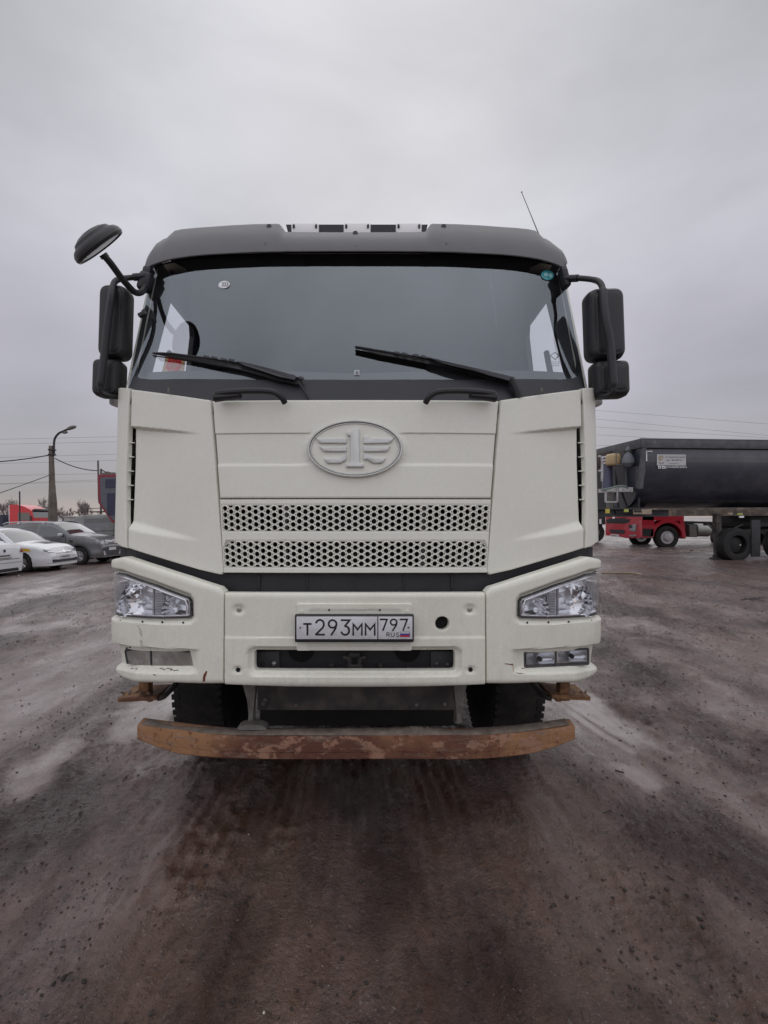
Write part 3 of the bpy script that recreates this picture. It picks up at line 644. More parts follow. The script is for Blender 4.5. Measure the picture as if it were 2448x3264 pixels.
    b.add(a1 + a2, [(i, (i + 1) % 4, 4 + (i + 1) % 4, 4 + i) for i in range(4)])
    for k in range(3):
        for j in range(4): f3 = FL(WIN, [(1188 + j * 5.5, 781 + k * 4), (1192 + j * 5.5, 781 + k * 4), (1192 + j * 5.5, 782.6 + k * 4), (1188 + j * 5.5, 782.6 + k * 4)]); b.add([tuple(WIN.pos(s, 0.002, z)) for s, z in f3], [(0, 1, 2, 3)])
    b.build('diamond_sticker', mat('grey_print', (.12, .13, .14)), gl, False)
    # aerial wire behind the glass
    pts = [WIN.pos(*q_) for q_ in [(WIN.flat(x, y, .01)[0], .01, WIN.flat(x, y, .01)[1]) for x, y in ((1057, 590), (1063, 630), (1069, 665), (1072, 706))]]
    b = MB(); b.tube(pts, 0.0022, 6); b.lathe([(0, -.008), (.006, 0), (0, .008)], Vector(pts[-1]), seg=8); b.build('aerial_wire', M['black'], gl)
    # red and gold award card standing behind the glass
    def sh(pts): return [(440 + x / 5.925) / SC for x, y in pts], [(900 + y / 5.925) / SC for x, y in pts]
    gp = [(515, 1400), (885, 1405), (880, 1560), (870, 1640), (820, 1720), (760, 1775), (690, 1790), (720, 1820), (520, 1820), (560, 1790), (500, 1770), (470, 1690), (462, 1620), (500, 1520), (520, 1450)]
    rp = [(590, 1400), (830, 1405), (820, 1500), (800, 1610), (770, 1665), (700, 1695), (620, 1695), (560, 1660), (535, 1600), (560, 1500)]
    conv = lambda pts: FL(WIN, [((440 + x / 5.925) / SC, (900 + y / 5.925) / SC) for x, y in pts], 0.03)
    gc = sheet('award_card', conv(gp), WIN, M['gold'], LORRY, g=0, r=0.0003, thick=0.003, d0=0.030)
    sheet('red_panel', conv(rp), WIN, M['redcard'], gc, g=0, r=0.0003, thick=0.002, d0=0.028)
    b = MB()
    for (x, y, w, h) in [(705, 1440, 40, 40), (630, 1470, 16, 18), (765, 1470, 16, 18), (665, 1505, 16, 18), (715, 1505, 16, 18), (680, 1545, 190, 14), (670, 1580, 190, 16), (600, 1615, 30, 8), (650, 1617, 34, 26), (700, 1617, 34, 26), (655, 1663, 100, 16)]:
        L_ = conv([(x - w / 2, y - h / 2), (x + w / 2, y - h / 2), (x + w / 2, y + h / 2), (x - w / 2, y + h / 2)]); b.add([tuple(WIN.pos(s, 0.0265, z)) for s, z in L_], [(0, 1, 2, 3)])
    b.each('card_lettering', M['gold'], gc, False)
windscreen()

# ---- sun visor with light bar
def visor():
    # u from centre (photo px), lip y, top x-offset, top y
    K_ = [(0, 543, 0, 501), (60, 543, 60, 501), (120, 543.5, 120, 500.5), (150, 543.5, 151, 500), (156, 544, 158, 491), (160, 544, 163, 483.5), (168, 544, 168, 482), (220, 545, 220, 483), (270, 547.5, 270, 485.5), (317, 550, 317, 489),
          (350, 553, 347, 491), (380, 557, 376, 494), (395, 559.5, 389, 497), (404, 561.5, 399, 506), (412, 563.5, 406, 513), (420, 566, 413, 515.5), (430, 569, 423, 522), (440, 573, 434, 533), (447, 577, 442, 547), (449.5, 581, 447, 562)]
    secs = []
    for sgn in (-1, 1):
        q = []
        for u, yl, ut, yt in K_:
            l = WIN.flat(767 + sgn * u, yl, -0.055); t = WIN.flat(767 + sgn * ut, yt, 0.04)
            ws = (WIN.flat(767 + sgn * u, yl, 0.0)); prof = [(l[0] * .99, -0.004, l[1] + 0.05), (l[0] * .995, -0.04, l[1] + 0.006), (l[0], -0.052, l[1] + 0.0005), (l[0], -0.055, l[1] + .004)]
            for k, (a, bulge) in enumerate(((.2, .008), (.45, .012), (.7, .008), (.88, .0), (.97, -.0))):
                prof.append((l[0] + (t[0] - l[0]) * a, -0.055 + (0.095) * a ** 1.6 - bulge, l[1] + (t[1] - l[1]) * a))
            prof.append((t[0], 0.045, t[1])); prof.append((t[0] * .995, 0.09, t[1] + .012)); prof.append((t[0] * .98, 0.30, t[1] - 0.03))
            q.append([tuple(WIN.pos(*p)) for p in prof])
        secs = (q[::-1][:-1] if sgn < 0 else []) + secs if sgn < 0 else secs + q
    n = len(secs[0]); v = [p for s in secs for p in s]
    f = [(i * n + j, (i + 1) * n + j, (i + 1) * n + j + 1, i * n + j + 1) for i in range(len(secs) - 1) for j in range(n - 1)]
    vz = obj('sun_visor', v, f, M['visor'], LORRY, True, 38)
    sol = vz.modifiers.new('thickness', 'SOLIDIFY'); sol.thickness = 0.006; sol.offset = -1
    for xd, yd, k in ((574, 525.5, 1), (767.5, 530, 1), (963, 525.5, 1), (581, 487.5, .5), (767.5, 502.5, .45), (958.5, 487.5, .5)):
        a = 0.35 if k == 1 else 0.9
        s, z = WIN.flat(xd, yd, -0.056 + 0.095 * a ** 1.6 - .012); d = -0.055 + 0.095 * a ** 1.6 - 0.012
        p = Vector(WIN.pos(s, d - 0.002, z)); ax = (0, -0.85, 0.5)
        b = MB(); b.lathe([(0.0135, -0.004), (0.0135, 0.001), (0.0115, 0.002), (0.0105, -0.002), (0, -0.004)], p, ax, 18); sc_ = b.build('screw_cup', M['visor'], vz)
        b = MB(); b.lathe([(0.006, -0.003), (0.006, 0.001), (0.004, 0.0025), (0, 0.002)], p, ax, 10); b.build('screw', M['black'], sc_)
    # fixings at the visor ends
    b = MB()
    for sd in (-1, 1):
        b = MB(); p = P(321.5 if sd < 0 else 1217.5, 588, 2.74); b.box(p, (0.02, 0.05, 0.05), r=0.006); b.tube([P(331 if sd < 0 else 1208, 566, 2.75), P(322 if sd < 0 else 1217, 582, 2.75)], 0.012, 8); b.build('visor_fixing', M['black'], vz)
    
    # light bar
    Yb = 2.78; b = MB(); a, c = P(617.5, 485, Yb), P(924, 503, Yb); zb = a.z - 0.09
    b.prism([(a.x, a.z), (c.x, a.z), (c.x - .012, c.z), (c.x - 0.02, zb), (a.x + 0.02, zb), (a.x + .012, c.z)], lambda x, z, d: (x, Yb + d, z), 0.10)
    lb = b.build('light_bar', M['black'], LORRY, False)
    for x0, x1 in ((630, 689), (742.5, 800.5), (855, 910.5)):
        p, q = P(x0, 486, Yb - .006), P(x1, 486, Yb - .006); w = MB(); w.box(((p.x + q.x) / 2, Yb - .006, p.z - .035), (q.x - p.x, 0.03, 0.075), r=0.006)
        pn = w.build('white_panel', M['white'], lb)
        for xx in (p.x + .014, q.x - .014):
            k = MB(); k.box((xx, Yb - .023, p.z - .017), (0.012, 0.006, 0.022), r=0.003); k.box((xx, Yb - .027, p.z - .013), (0.006, 0.004, 0.006)); k.build('clip', M['dirtmetal'], pn)
    b = MB(); b.box((TX, 2.98, 3.03), (2.0, 0.5, 0.06), r=0.02); b.build('roof_front', M['paint'], LORRY)
    b = MB(); b.tube([P(1170, 522, 2.95), P(1160, 497, 2.95), P(1143, 455, 2.95), P(1127, 416, 2.95)], [.006, .003, .0022, .0018], 6); b.lathe([(0, -.006), (.005, 0), (0, .006)], P(1127, 415, 2.95), seg=8); b.build('roof_aerial', M['greymetal'], LORRY)
visor()

# ---- wipers and grab handles
def wiper(outline, arm, pivot, thick_link, clips):
    Wp = lambda x, y, d: Vector(WIN.pos(WIN.flat(x, y, d)[0], d, WIN.flat(x, y, d)[1]))
    def slab(L_, d0, d1, inset=.0):
        b = MB(); V = [Wp(x, y, d0) for x, y in L_] + [Wp(x, y, d1) for x, y in L_]; m = len(L_)
        b.add(V, [tuple(range(m))[::-1], tuple(range(m, 2 * m))] + [(i, (i + 1) % m, m + (i + 1) % m, m + i) for i in range(m)]); return b
    n_ = len(outline); cy = lambda x: outline[0][1] + (pivot[0][1] - outline[0][1]) * (x - outline[0][0]) / (pivot[0][0] - outline[0][0])
    outline = [(x, y + .27 * (cy(x) - 1.5 - y)) for x, y in outline]; arm = [(x, y + .2 * (cy(x) - y)) for x, y in arm]
    w = slab(outline, -0.030, -0.012).build('wiper', M['black'], LORRY, False)
    slab(arm, -0.058, -0.040).build('wiper_arm', M['cowl'], w, False)
    b = MB(); (x0, y0), (x1, y1) = arm[-2], arm[1]; n = len(outline) // 2
    up = outline[:n]; b.tube([Wp(x, y - .6, -.036) for x, y in up], .0038, 6); b.build('blade_bridge', M['black'], w)
    lo = outline[n:]; b = MB(); b.tube([Wp(x, y + 2.5, -.006) for x, y in lo if True], .003, 5); b.build('blade_rubber', M['rubber'], w)
    b = MB(); b.tube([Wp(*pivot[0], -.045), Wp(*pivot[1], -0.02)], thick_link, 8); b.build('wiper_link', M['black'], w)
    c = MB()
    for x, y in clips: c.box(Wp(x, y, -.042), (.028, .010, .012), (0, .22, 0), r=.002, seg=1)
    c.each('wiper_clip', M['darksheen'], w)
M['darksheen'] = mat('worn_black_metal', (.06, .06, .07), .3, .4)
wiper([(330, 763.5), (345, 762.2), (370, 761.5), (425, 767.5), (470, 773), (505, 778.5), (520, 777), (560, 788), (610, 803), (645, 815), (652, 820), (650, 829), (641, 833.5), (600, 826), (560, 812), (520, 799), (470, 790), (430, 781.5), (380, 773), (350, 769.5), (330, 766.5)],
      [(513, 776.5), (521, 776.2), (545, 782), (590, 794), (636, 807), (640, 812), (636, 820), (600, 812), (560, 797), (530, 787)], ((644, 824), (668, 863)), [.006, .004], [(446, 771), (463, 773), (483, 776.5), (500, 778.5), (650, 817)])
wiper([(767, 749.5), (776, 750.5), (850, 761.5), (900, 768.5), (932, 772), (960, 780), (1000, 789), (1060, 803), (1104, 816), (1112, 822), (1110, 828), (1102, 831), (1080, 826), (1040, 815), (1000, 803), (960, 794), (915, 785), (870, 776.5), (820, 767.5), (790, 760), (768, 755)],
      [(928, 771.5), (937, 771.5), (960, 777.5), (1010, 789), (1092, 808), (1105, 812), (1100, 823), (1060, 812), (1020, 799), (975, 788)], ((1104, 820), (1122, 858)), [.017, .019], [(858, 762.5), (875, 765), (898, 768), (915, 771), (1104, 816)])
def handles():
    for sg in (-1, 1):
        X = lambda u: 767.3 + sg * u
        b = MB(); b.tube(smooth_path([P(X(152), 870, 2.30), P(X(160), 858, 2.28), P(X(178), 846.5, 2.27), P(X(215), 844, 2.27), P(X(260), 845.5, 2.28), P(X(300), 850, 2.30)]), [0.014] * 8 + [0.015] * 23, 10)
        b.tube([P(X(248), 853, 2.29), P(X(303), 858, 2.31)], [.018, 0.024], 10)
        b.build('grab_handle', M['black'], LORRY)
        b = MB(); b.box(P(767.3 + sg * 402.5, 844, 2.40), (0.012, 0.012, 0.026), r=.003); b.build('washer_jet', M['greymetal'], LORRY)
handles()
# ------------------------------------------------------------------ bumper
def sdf_rr(s, z, c, hx, hz, r):
    qx = np.abs(s - c[0]) - hx + r; qz = np.abs(z - c[1]) - hz + r
    return np.hypot(np.maximum(qx, 0), np.maximum(qz, 0)) + np.minimum(np.maximum(qx, qz), 0) - r
def dist_poly(s, z, L_):
    d = np.full(s.shape, 9.0)
    for i in range(len(L_)):
        a, b = L_[i - 1], L_[i]; ux, uz = b[0] - a[0], b[1] - a[1]; l2 = ux * ux + uz * uz + 1e-12
        t = np.clip(((s - a[0]) * ux + (z - a[1]) * uz) / l2, 0, 1); d = np.minimum(d, np.hypot(s - a[0] - t * ux, z - a[1] - t * uz))
    return d
def bumper():
    c = lambda x, y: BUM.flat(x, y)
    lo = [c(485.5, 1478.5), c(620, 1484.5), (0, c(767, 1487)[1])]; up = [c(485.5, 1281), (0, c(767, 1280)[1])]
    out = [(s, z) for s, z in lo] + [(-lo[1][0], lo[1][1]), (-lo[0][0], lo[0][1]), (-up[0][0], up[0][1]), up[0]]
    sl = [c(547, 1406), c(985, 1406), c(985, 1451), c(547, 1451)]; slot = roundc(sl, 0.018, 4)
    sc_ = ((sl[0][0] + sl[1][0]) / 2, (sl[0][1] + sl[2][1]) / 2); hx, hz = (sl[1][0] - sl[0][0]) / 2, (sl[0][1] - sl[2][1]) / 2
    rh = c(955.5, 1347); zc = c(767, 1377)[1]
    dim = [(c(515.5, 1317), .028, .010), (c(1015.5, 1316.5), .028, .010), (c(514, 1447), .022, .009), (c(1016.5, 1446.5), .022, .009)]
    ztop, zbot = up[1][1], lo[2][1]
    def rel(s, z):
        r = -0.005 * (1 - ss(zc - .004, zc + .003, z))
        dd = sdf_rr(s, z, sc_, hx + .018, hz + .012, .03); r = r + 0.024 * (1 - ss(-.010, .012, dd))
        for (p, ra, de) in dim: r = r + de * (1 - ss(ra * .45, ra, np.hypot(s - p[0], z - p[1])))
        t = np.clip((zbot + .034 - z) / .034, 0, 1); r = r + .028 * (1 - np.sqrt(1 - 0.98 * t * t))
        t = np.clip((z - ztop + .025) / .025, 0, 1); r = r + .016 * (1 - np.sqrt(1 - .98 * t * t))
        return r
    ctr = sheet('bumper_centre', dens(out, .03), BUM, M['paint_bumper'], LORRY, holes=[dens(slot, .04), circ(rh, 0.0315, 28)], relief=rel, g=0.012, gz=0.007, r=0.004, thick=0.04)
    b = MB(); q = P(955.5, 1347, 2.30); b.box(q, (.09, .02, .09)); b.build('hole_backing', M['hole'], ctr, False)
    for (x, y, k) in ((515.5, 1317, 1), (1015.5, 1316.5, 1), (514, 1447, 0), (1016.5, 1446.5, 0)):
        s_, z_ = c(x, y); b = MB(); p = Vector(BUM.pos(s_, float(rel(np.array([s_]), np.array([z_]))[0]) - .003, z_)); b.lathe([(.0105, -.004), (.0105, .003), (.008, .004), (0, .004)] if k else [(.010, -.004), (.010, .001), (0.006, .0), (0, -.003)], p, (0, -1, 0), 14)
        b.build('bumper_bolt', M['bolt'] if k else M['hole'], ctr)
    # plate carrier
    pc = roundc(FL(BUM, [(641, 1303.5), (889.5, 1303.5), (889.5, 1405), (641, 1405)]), .010, 4)
    zi = c(767, 1317)[1]; xi = c(668, 1317)[0]
    def rel2(s, z): return 0.004 * (1 - ss(-.003, .003, sdf_rr(s, z, ((0), zi - .1), -xi, .1, .008)))
    car = sheet('plate_carrier', dens(pc, .03), BUM, M['paint_bumper'], LORRY, relief=rel2, g=0.008, gz=0.008, r=0.003, thick=0.01, d0=-0.007)
    Q = lambda px, py, Y=2.2: P((900 + px / 3.607) / SC, (1900 + py / 3.607) / SC, Y)
    for px, k in ((222, 1), (1435, 1), (538, 0), (1120, 0)):
        b = MB(); p = Q(px, 182 if k else 160, 2.238); b.lathe([(.008, -.003), (.008, .0015), (.006, .0025), (.004, .001), (0, .001)] if k else [(.0042, -.001), (.0042, .0006), (0, .0006)], p, (0, -1, 0), 14); b.build('carrier_screw', M['paint_bumper'] if k else M['hole'], car)
    # number plate
    YP = 2.205
    fr = MB(); a, d_ = Q(140, 212, YP), Q(1515, 535, YP); fr.box(((a.x + d_.x) / 2, YP + .012, (a.z + d_.z) / 2), (d_.x - a.x, .022, a.z - d_.z), r=.007, seg=3)
    plate = fr.build('number_plate', M['black'], LORRY)
    for (x0, x1) in ((163, 1092), (1103, 1495)):
        a, d_ = Q(x0, 235, YP), Q(x1, 495, YP); w = MB(); w.box(((a.x + d_.x) / 2, YP - .0005, (a.z + d_.z) / 2), (d_.x - a.x, .004, a.z - d_.z), r=.0018, seg=2); w.build('plate_face', M['platewhite'], plate)
    def ribbon(b, pts, w, y=YP - .0035):
        pts = [Vector(p) for p in pts]; v = []; n = len(pts)
        for i, p in enumerate(pts):
            if i == 0: t = pts[1] - p; nn = Vector((-t.y, t.x)).normalized()
            elif i == n - 1: t = p - pts[i - 1]; nn = Vector((-t.y, t.x)).normalized()
            else:
                t1 = (p - pts[i - 1]).normalized(); t2 = (pts[i + 1] - p).normalized(); n1 = Vector((-t1.y, t1.x)); n2 = Vector((-t2.y, t2.x)); nn = n1 + n2
                nn = nn.normalized() / max(0.45, nn.length / 2)
            for sgn in (1, -1): q = p + nn * w / 2 * sgn; v.append(tuple(Q(q.x, q.y, y)))
        b.add(v, [(2 * i, 2 * i + 1, 2 * i + 3, 2 * i + 2) for i in range(n - 1)])
    def ell(cx, cy, rx, ry, a0, a1, n=16): return [(cx + rx * math.cos(a0 + (a1 - a0) * k / n), cy + ry * math.sin(a0 + (a1 - a0) * k / n)) for k in range(n + 1)]
    tau = 2 * math.pi
    def char(pts_list, w):
        b = MB()
        for k, p in enumerate(pts_list): ribbon(b, p, w, YP - .0033 - .0002 * k)
        b.build('plate_character', M['ink'], plate, False)
    def nine(cx, cy, rx, ry, tail): return [ell(cx, cy, rx, ry, 0, tau, 24), tail]
    char([[(240, 320), (336, 320)], [(288, 316), (288, 452)]], 21)
    char([ell(432, 320, 45, 46, math.pi + .15, tau, 12) + [(476, 340), (462, 365), (388, 438)], [(378, 443), (488, 443)]], 21)
    char(nine(577, 320, 45, 44, [(622, 325), (612, 370), (560, 452)]), 21)
    char([[(672, 277), (774, 277), (716, 348)], [(714, 346)] + ell(722, 396, 46, 50, -1.4, 2.9, 16)], 21)
    char([[(815, 454), (815, 322), (865, 386), (914, 322), (914, 454)]], 21); char([[(957, 454), (957, 322), (1010, 386), (1062, 322), (1062, 454)]], 21)
    char([[(1120, 268), (1204, 268), (1154, 400)]], 18); char(nine(1280, 300, 36, 33, [(1316, 303), (1308, 338), (1266, 400)]), 18); char([[(1350, 268), (1436, 268), (1386, 400)]], 18)
    char([[(1200, 466), (1200, 420), (1222, 420), (1231, 431), (1222, 443), (1200, 443)], [(1214, 443), (1232, 466)]], 7)
    char([[(1251, 420), (1251, 455), (1261, 465), (1277, 465), (1287, 455), (1287, 420)]], 7)
    char([[(1342, 427), (1326, 420), (1311, 427), (1311, 437), (1341, 449), (1341, 459), (1326, 466), (1308, 459)]], 7)
    b = MB(); ribbon(b, [(1356, 412), (1466, 412), (1466, 469), (1356, 469), (1356, 412)], 3); b.build('flag_frame', M['ink'], plate, False)
    for m_, y0, y1 in ((M['flagblue'], 431, 449), (M['flagred'], 449, 467)): b = MB(); ribbon(b, [(1358, (y0 + y1) / 2), (1464, (y0 + y1) / 2)], y1 - y0, YP - .0032); b.build('flag_stripe', m_, plate, False)
    for x in (205, 1450): b = MB(); b.lathe([(.0035, -.001), (.0035, .003), (.002, .004), (0, .004)], Q(x, 361, YP - .003), (0, -1, 0), 12); b.build('plate_screw', M['greymetal'] if x < 500 else M['ink'], plate)
bumper()

def bumper_corner(side):
    c = lambda x, y, d=0.0: BUM.flat(x, y, d)
    if side < 0: fogp = [(270, 1404), (410.5, 1407.5), (419, 1438), (275, 1435)]
    else: fogp = [(1534 - 1131, 1410), (1534 - 1271, 1401.5), (1534 - 1271, 1434), (1534 - 1132, 1443)]
    SE = -BUM.S[-1] + .03; zt = c(241, 1213)[1]; zb = c(250, 1464)[1]
    hl_t, hl_b = c(262, 1241), c(258, 1333); SWp = -1.50
    out = FL(BUM, [(483, 1279.5), (474, 1270), (400, 1247), (330, 1225), (285, 1210.5), (262, 1203), (250, 1206)])
    out = out + [(-1.36, zt - .004), (SE, zt - .01), (SE, zb), (-1.38, zb - .003)] + FL(BUM, [(250, 1466), (258, 1471), (275, 1475), (380, 1477), (481.5, 1478.5)])
    hole = FL(BUM, [(403, 1292.5), (408, 1300), (409, 1333), (404, 1337), (340, 1338.5), (258, 1333)]) + [(SWp, hl_b[1] + .004), (SWp, hl_t[1] + .006)] + FL(BUM, [(262, 1241), (330, 1265)])
    fog = roundc(FL(BUM, fogp, .032), .006, 3)
    f0, f1 = c(248, 1392.5), c(431, 1404.5); g0, g1 = c(248, 1447), c(430, 1454); l0, l1 = c(243, 1338), c(430, 1350)
    zbm = out[-1][1]; ztm = out[0][1]
    def rel(s, z):
        a = -np.abs(s); r = 0 * s
        d = dist_poly(a, z, hole); zl = lerp_z(l0, l1, a)
        r = r + 0.030 * (1 - ss(.004, .030, d)) * ss(-.003, .006, z - (zl - .0)) 
        zf = lerp_z(f0, f1, a); zg = lerp_z(g0, g1, a)
        dep = 0.032 * ss(f1[0] + .005, f1[0] - .07, a)
        r = r + dep * (1 - ss(-.006, .004, z - zf)) * ss(-.008, .024, z - zg)
        bt = FL(BUM, [(250, 1466), (258, 1471), (275, 1475), (380, 1477), (481.5, 1478.5)]); bot = np.interp(a, [p[0] for p in bt], [p[1] for p in bt]); t = np.clip((bot + .024 - z) / .024, 0, 1); r = r + .020 * (1 - np.sqrt(1 - .98 * t * t))
        r = r + .020 * ss(f0[1] + .06, zb, z) * ss(c(300, 1400)[0], c(262, 1400)[0], a)
        # soft shoulder under the top edge
        zz = np.interp(-a, [-p[0] for p in out[:7]], [p[1] for p in out[:7]]); t = np.clip((z - zz + .03) / .03, 0, 1); r = r + .016 * (1 - np.sqrt(1 - .98 * t * t))
        return r
    H_, O_, F_ = dens(hole, .03), dens(out, .03), dens(fog, .03)
    if side > 0: H_, O_, F_ = mir(H_), mir(O_), mir(F_)
    cor = sheet('bumper_corner', O_, BUM, M['paint_bumper'], LORRY, holes=[H_, F_], relief=rel, g=0.012, gz=0.007, r=0.004, thick=0.045)
    if side < 0: cor['label'] = 'scraped bumper corner with a rust streak and chipped paint'
    sx = (lambda p: (-side * p[0], p[1]))
    X = lambda x: x if side < 0 else 1534 - x
    # little drain holes on the ledge
    for x, y in ((257, 1342.3), (305, 1344.5), (348, 1345.5), (393.5, 1346.5)):
        s, z = c(x, y); p = Vector(BUM.pos(-side * s, .009, z)); b = MB(); b.lathe([(.0042, 0), (.0042, .006), (0, .006)], p, (0, -.8, .6), 10); b.build('drain_hole', M['hole'], cor)
    # ---------------- headlight
    A = lambda x, y, d: Vector(BUM.pos(-side * c(x, y, d)[0], d, c(x, y, d)[1]))
    hh = dens(hole, .02); hh = hh if side < 0 else mir(hh)
    hf = sheet('headlight', hh if area(hh) > 0 else hh[::-1], BUM, M['lens'], LORRY, g=0.03, r=0.006, thick=0.02, d0=0.012)
    rg = dens(hole, .02); ri = offset_loop(rg if area(rg) > 0 else rg[::-1], 0.0085); ri2 = offset_loop(rg if area(rg) > 0 else rg[::-1], 0.015)
    def ringm(name, o_, i_, m_, d0, th):
        o2, i2 = (o_, i_) if side < 0 else (mir(o_), mir(i_)); sheet(name, o2, BUM, m_, hf, holes=[i2], g=0.04, r=0.001, thick=th, d0=d0)
    ringm('seal', rg if area(rg) > 0 else rg[::-1], ri, M['black'], 0.018, .08)
    ringm('chrome_surround', offset_loop(rg if area(rg) > 0 else rg[::-1], 0.0086), ri2, M['chrome'], 0.022, .05)
    # faceted reflector wall
    rnd = random.Random(5 + side); bm = bmesh.new()
    back = MB(); n1, n2 = 15, 6; inner = FL(BUM, [(404, 1294), (404, 1336)], .06)
    s_in = c(404, 1310, .05)[0]; s_out = SWp + .03; V = []
    for j in range(n2 + 1):
        for i in range(n1 + 1):
            s = s_in + (s_out - s_in) * i / n1; zlo = hl_b[1] - .004; zhi = np.interp(-s, [-hole[0][0], -hole[-1][0], -hole[-2][0], 1.5], [hole[0][1], hole[-1][1], hole[-2][1], hole[-2][1]]) - .002
            z = zlo + (zhi - zlo) * j / n2; V.append(tuple(BUM.pos(-side * s, 0.080 + rnd.uniform(-.003, .003) + .010 * (j % 2), z)))
    F = []
    for j in range(n2):
        for i in range(n1):
            a_ = j * (n1 + 1) + i; F += [(a_, a_ + 1, a_ + n1 + 2), (a_, a_ + n1 + 2, a_ + n1 + 1)]
    obj('reflector_back', V, F, M['chromedim'], hf, False)
    zt_line = lambda: (A(262, 1243, .03), A(403, 1295, .03))
    p0, p1 = zt_line(); tl = (p1 - p0); nrm = Vector((-tl.z, 0, tl.x)); nrm = nrm if nrm.z > 0 else -nrm
    for (x, y, r_, dd) in ((303, 1303, .098, .012), (378, 1318, .062, .010)):
        o = A(x, y, .045); bm = bmesh.new(); bmx = MB(); prof = [(r_, -.004), (r_ * .98, .004), (r_ * .86, .026), (r_ * .66, .044), (r_ * .4, .056), (r_ * .18, .060)]
        ax = Vector((0.10 * side, 1, 0)); bmx.lathe(prof, o, ax, 22 if r_ > .08 else 16)
        bmv = [bm.verts.new(Vector(p) + Vector((rnd.uniform(-1, 1), rnd.uniform(-1, 1), rnd.uniform(-1, 1))) * r_ * 0.016) for p in bmx.v]
        for f in bmx.f[:-1]:
            if len(f) == 4: bm.faces.new([bmv[i] for i in f])
        bmesh.ops.bisect_plane(bm, geom=bm.verts[:] + bm.edges[:] + bm.faces[:], plane_co=p0, plane_no=nrm.normalized(), clear_outer=True)
        pb = P(X(300), 1336, 2.4); bmesh.ops.bisect_plane(bm, geom=bm.verts[:] + bm.edges[:] + bm.faces[:], plane_co=(0, 0, hl_b[1] + .003), plane_no=(0, 0, -1), clear_outer=True)
        w = MB(); w.bmadd(bm); rf = w.build('reflector', M['chrome'], hf, False)
        w = MB(); w.lathe([(.018, .05), (.018, .028), (.012, .018), (.012, .006), (0, .0)], o, ax, 12); w.build('bulb', M['chromedim'], rf)
    w = MB()
    for k in range(17):
        y = 1276 + k * 3.5; w.tube([A(336, y, .042), A(343, y + 1.0, .034), A(352, y + .5, .038)], .0022, 6)
    w.build('ribbed_divider', M['chromedim'], hf)
    w = MB(); w.box((A(345, 1307, .055)), (.03, .012, .115)); w.box(A(333, 1300, .05), (.006, .02, .13)); w.box(A(355, 1308, .05), (.006, .02, .10)); w.box(A(270, 1290, .05), (.009, .02, .13)); w.build('divider_panel', M['greyshine'], hf, False)
    # chrome strip under the slanted edge
    w = MB(); w.tube([A(262, 1245, .028), A(330, 1268.5, .03), A(401, 1296.5, .03), A(404.5, 1305, .03), A(405, 1330, .03)], .0055, 8); w.tube([A(262, 1332, .03), A(340, 1335.2, .03), A(402, 1333.5, .03)], .004, 8); w.build('chrome_strip', M['chrome'], hf)
    # side indicator of the headlight
    w = MB(); q = A(245, 1300, .02); w.box(Vector(BUM.pos(side * 1.47, .006, hl_b[1] + .085)), (.05, .14, .12), r=.02, seg=3); w.build('side_indicator', M['frost'], hf)
    # ---------------- fog light
    ff = dens(fog, .02); ff = ff if area(ff) > 0 else ff[::-1]
    if side > 0:
        fl = sheet('fog_light', mir(ff)[::1] if area(mir(ff)) > 0 else mir(ff)[::-1], BUM, M['lens'], LORRY, g=0.04, r=0.003, thick=.01, d0=.036)
        B_ = lambda x, y, d: P(x, y, BUM.pos(abs(c(1534 - x, y)[0]), d, 1)[1])
        w = MB()
        for a_, b_ in (((1131, 1409.5), (1271, 1401.5)), ((1132, 1442), (1271, 1434)), ((1132, 1410), (1132.5, 1442)), ((1270.5, 1402), (1270.5, 1434)), ((1200.5, 1407), (1200.5, 1438)), ((1133, 1437.5), (1270, 1430.5))):
            w.tube([B_(*a_, .04), B_(*b_, .04)], .0055 if a_[0] != 1133 else .003, 6)
        w.build('fog_light_frame', M['darkgrey'], fl)
        for x0, x1, y0 in ((1137, 1197, 1424), (1205, 1266, 1418)):
            V = []; F = []; nx, nz = 9, 5
            for j in range(nz + 1):
                for i in range(nx + 1):
                    x = x0 + (x1 - x0) * i / nx; yc = y0 - 13.5 + 26 * j / nz + (i / nx) * -2.5; u = (i / nx - .5) * 2; w_ = (j / nz - .5) * 2
                    V.append(tuple(B_(x, yc, .10 - .05 * (u * u * .6 + w_ * w_ * .5) + rnd.uniform(-.0025, .0025))))
            for j in range(nz):
                for i in range(nx): a_ = j * (nx + 1) + i; F += [(a_, a_ + 1, a_ + nx + 2), (a_, a_ + nx + 2, a_ + nx + 1)]
            rf = obj('reflector', V, F, M['chromedim'], fl, True, 60)
            w = MB(); w.lathe([(.011, -.0), (.011, .02), (.006, .03), (0, .032)], B_((x0 + x1) / 2 - 3, y0 - 2, .09), (0, -1, 0), 10); w.build('bulb', M['hole'], rf)
    else:
        fl = sheet('fog_light', ff, BUM, M['dirtylens'], LORRY, g=0.03, r=0.003, thick=.02, d0=.034); fl['label'] = 'mud-clouded broken fog light'
        w = MB()
        for a_, b_ in (((270.5, 1405), (275.5, 1434)), ((271, 1404.5), (410, 1407.5)), ((326, 1406), (327, 1436))): w.tube([A(*a_, .032), A(*b_, .032)], .0045, 6)
        w.build('fog_light_frame', M['black'], fl)
        w = MB()
        L_ = [(388, 1436), (398, 1433), (412, 1436), (419, 1438), (416, 1441), (400, 1442), (380, 1441)]; V = [P(x, y, 2.395) for x, y in L_] + [P(x, y, 2.41) for x, y in L_]; m = len(L_)
        w.add(V, [tuple(range(m))[::-1], tuple(range(m, 2 * m))] + [(i, (i + 1) % m, m + (i + 1) % m, m + i) for i in range(m)]); w.build('torn_edge', M['dirtmetal'], fl, False)
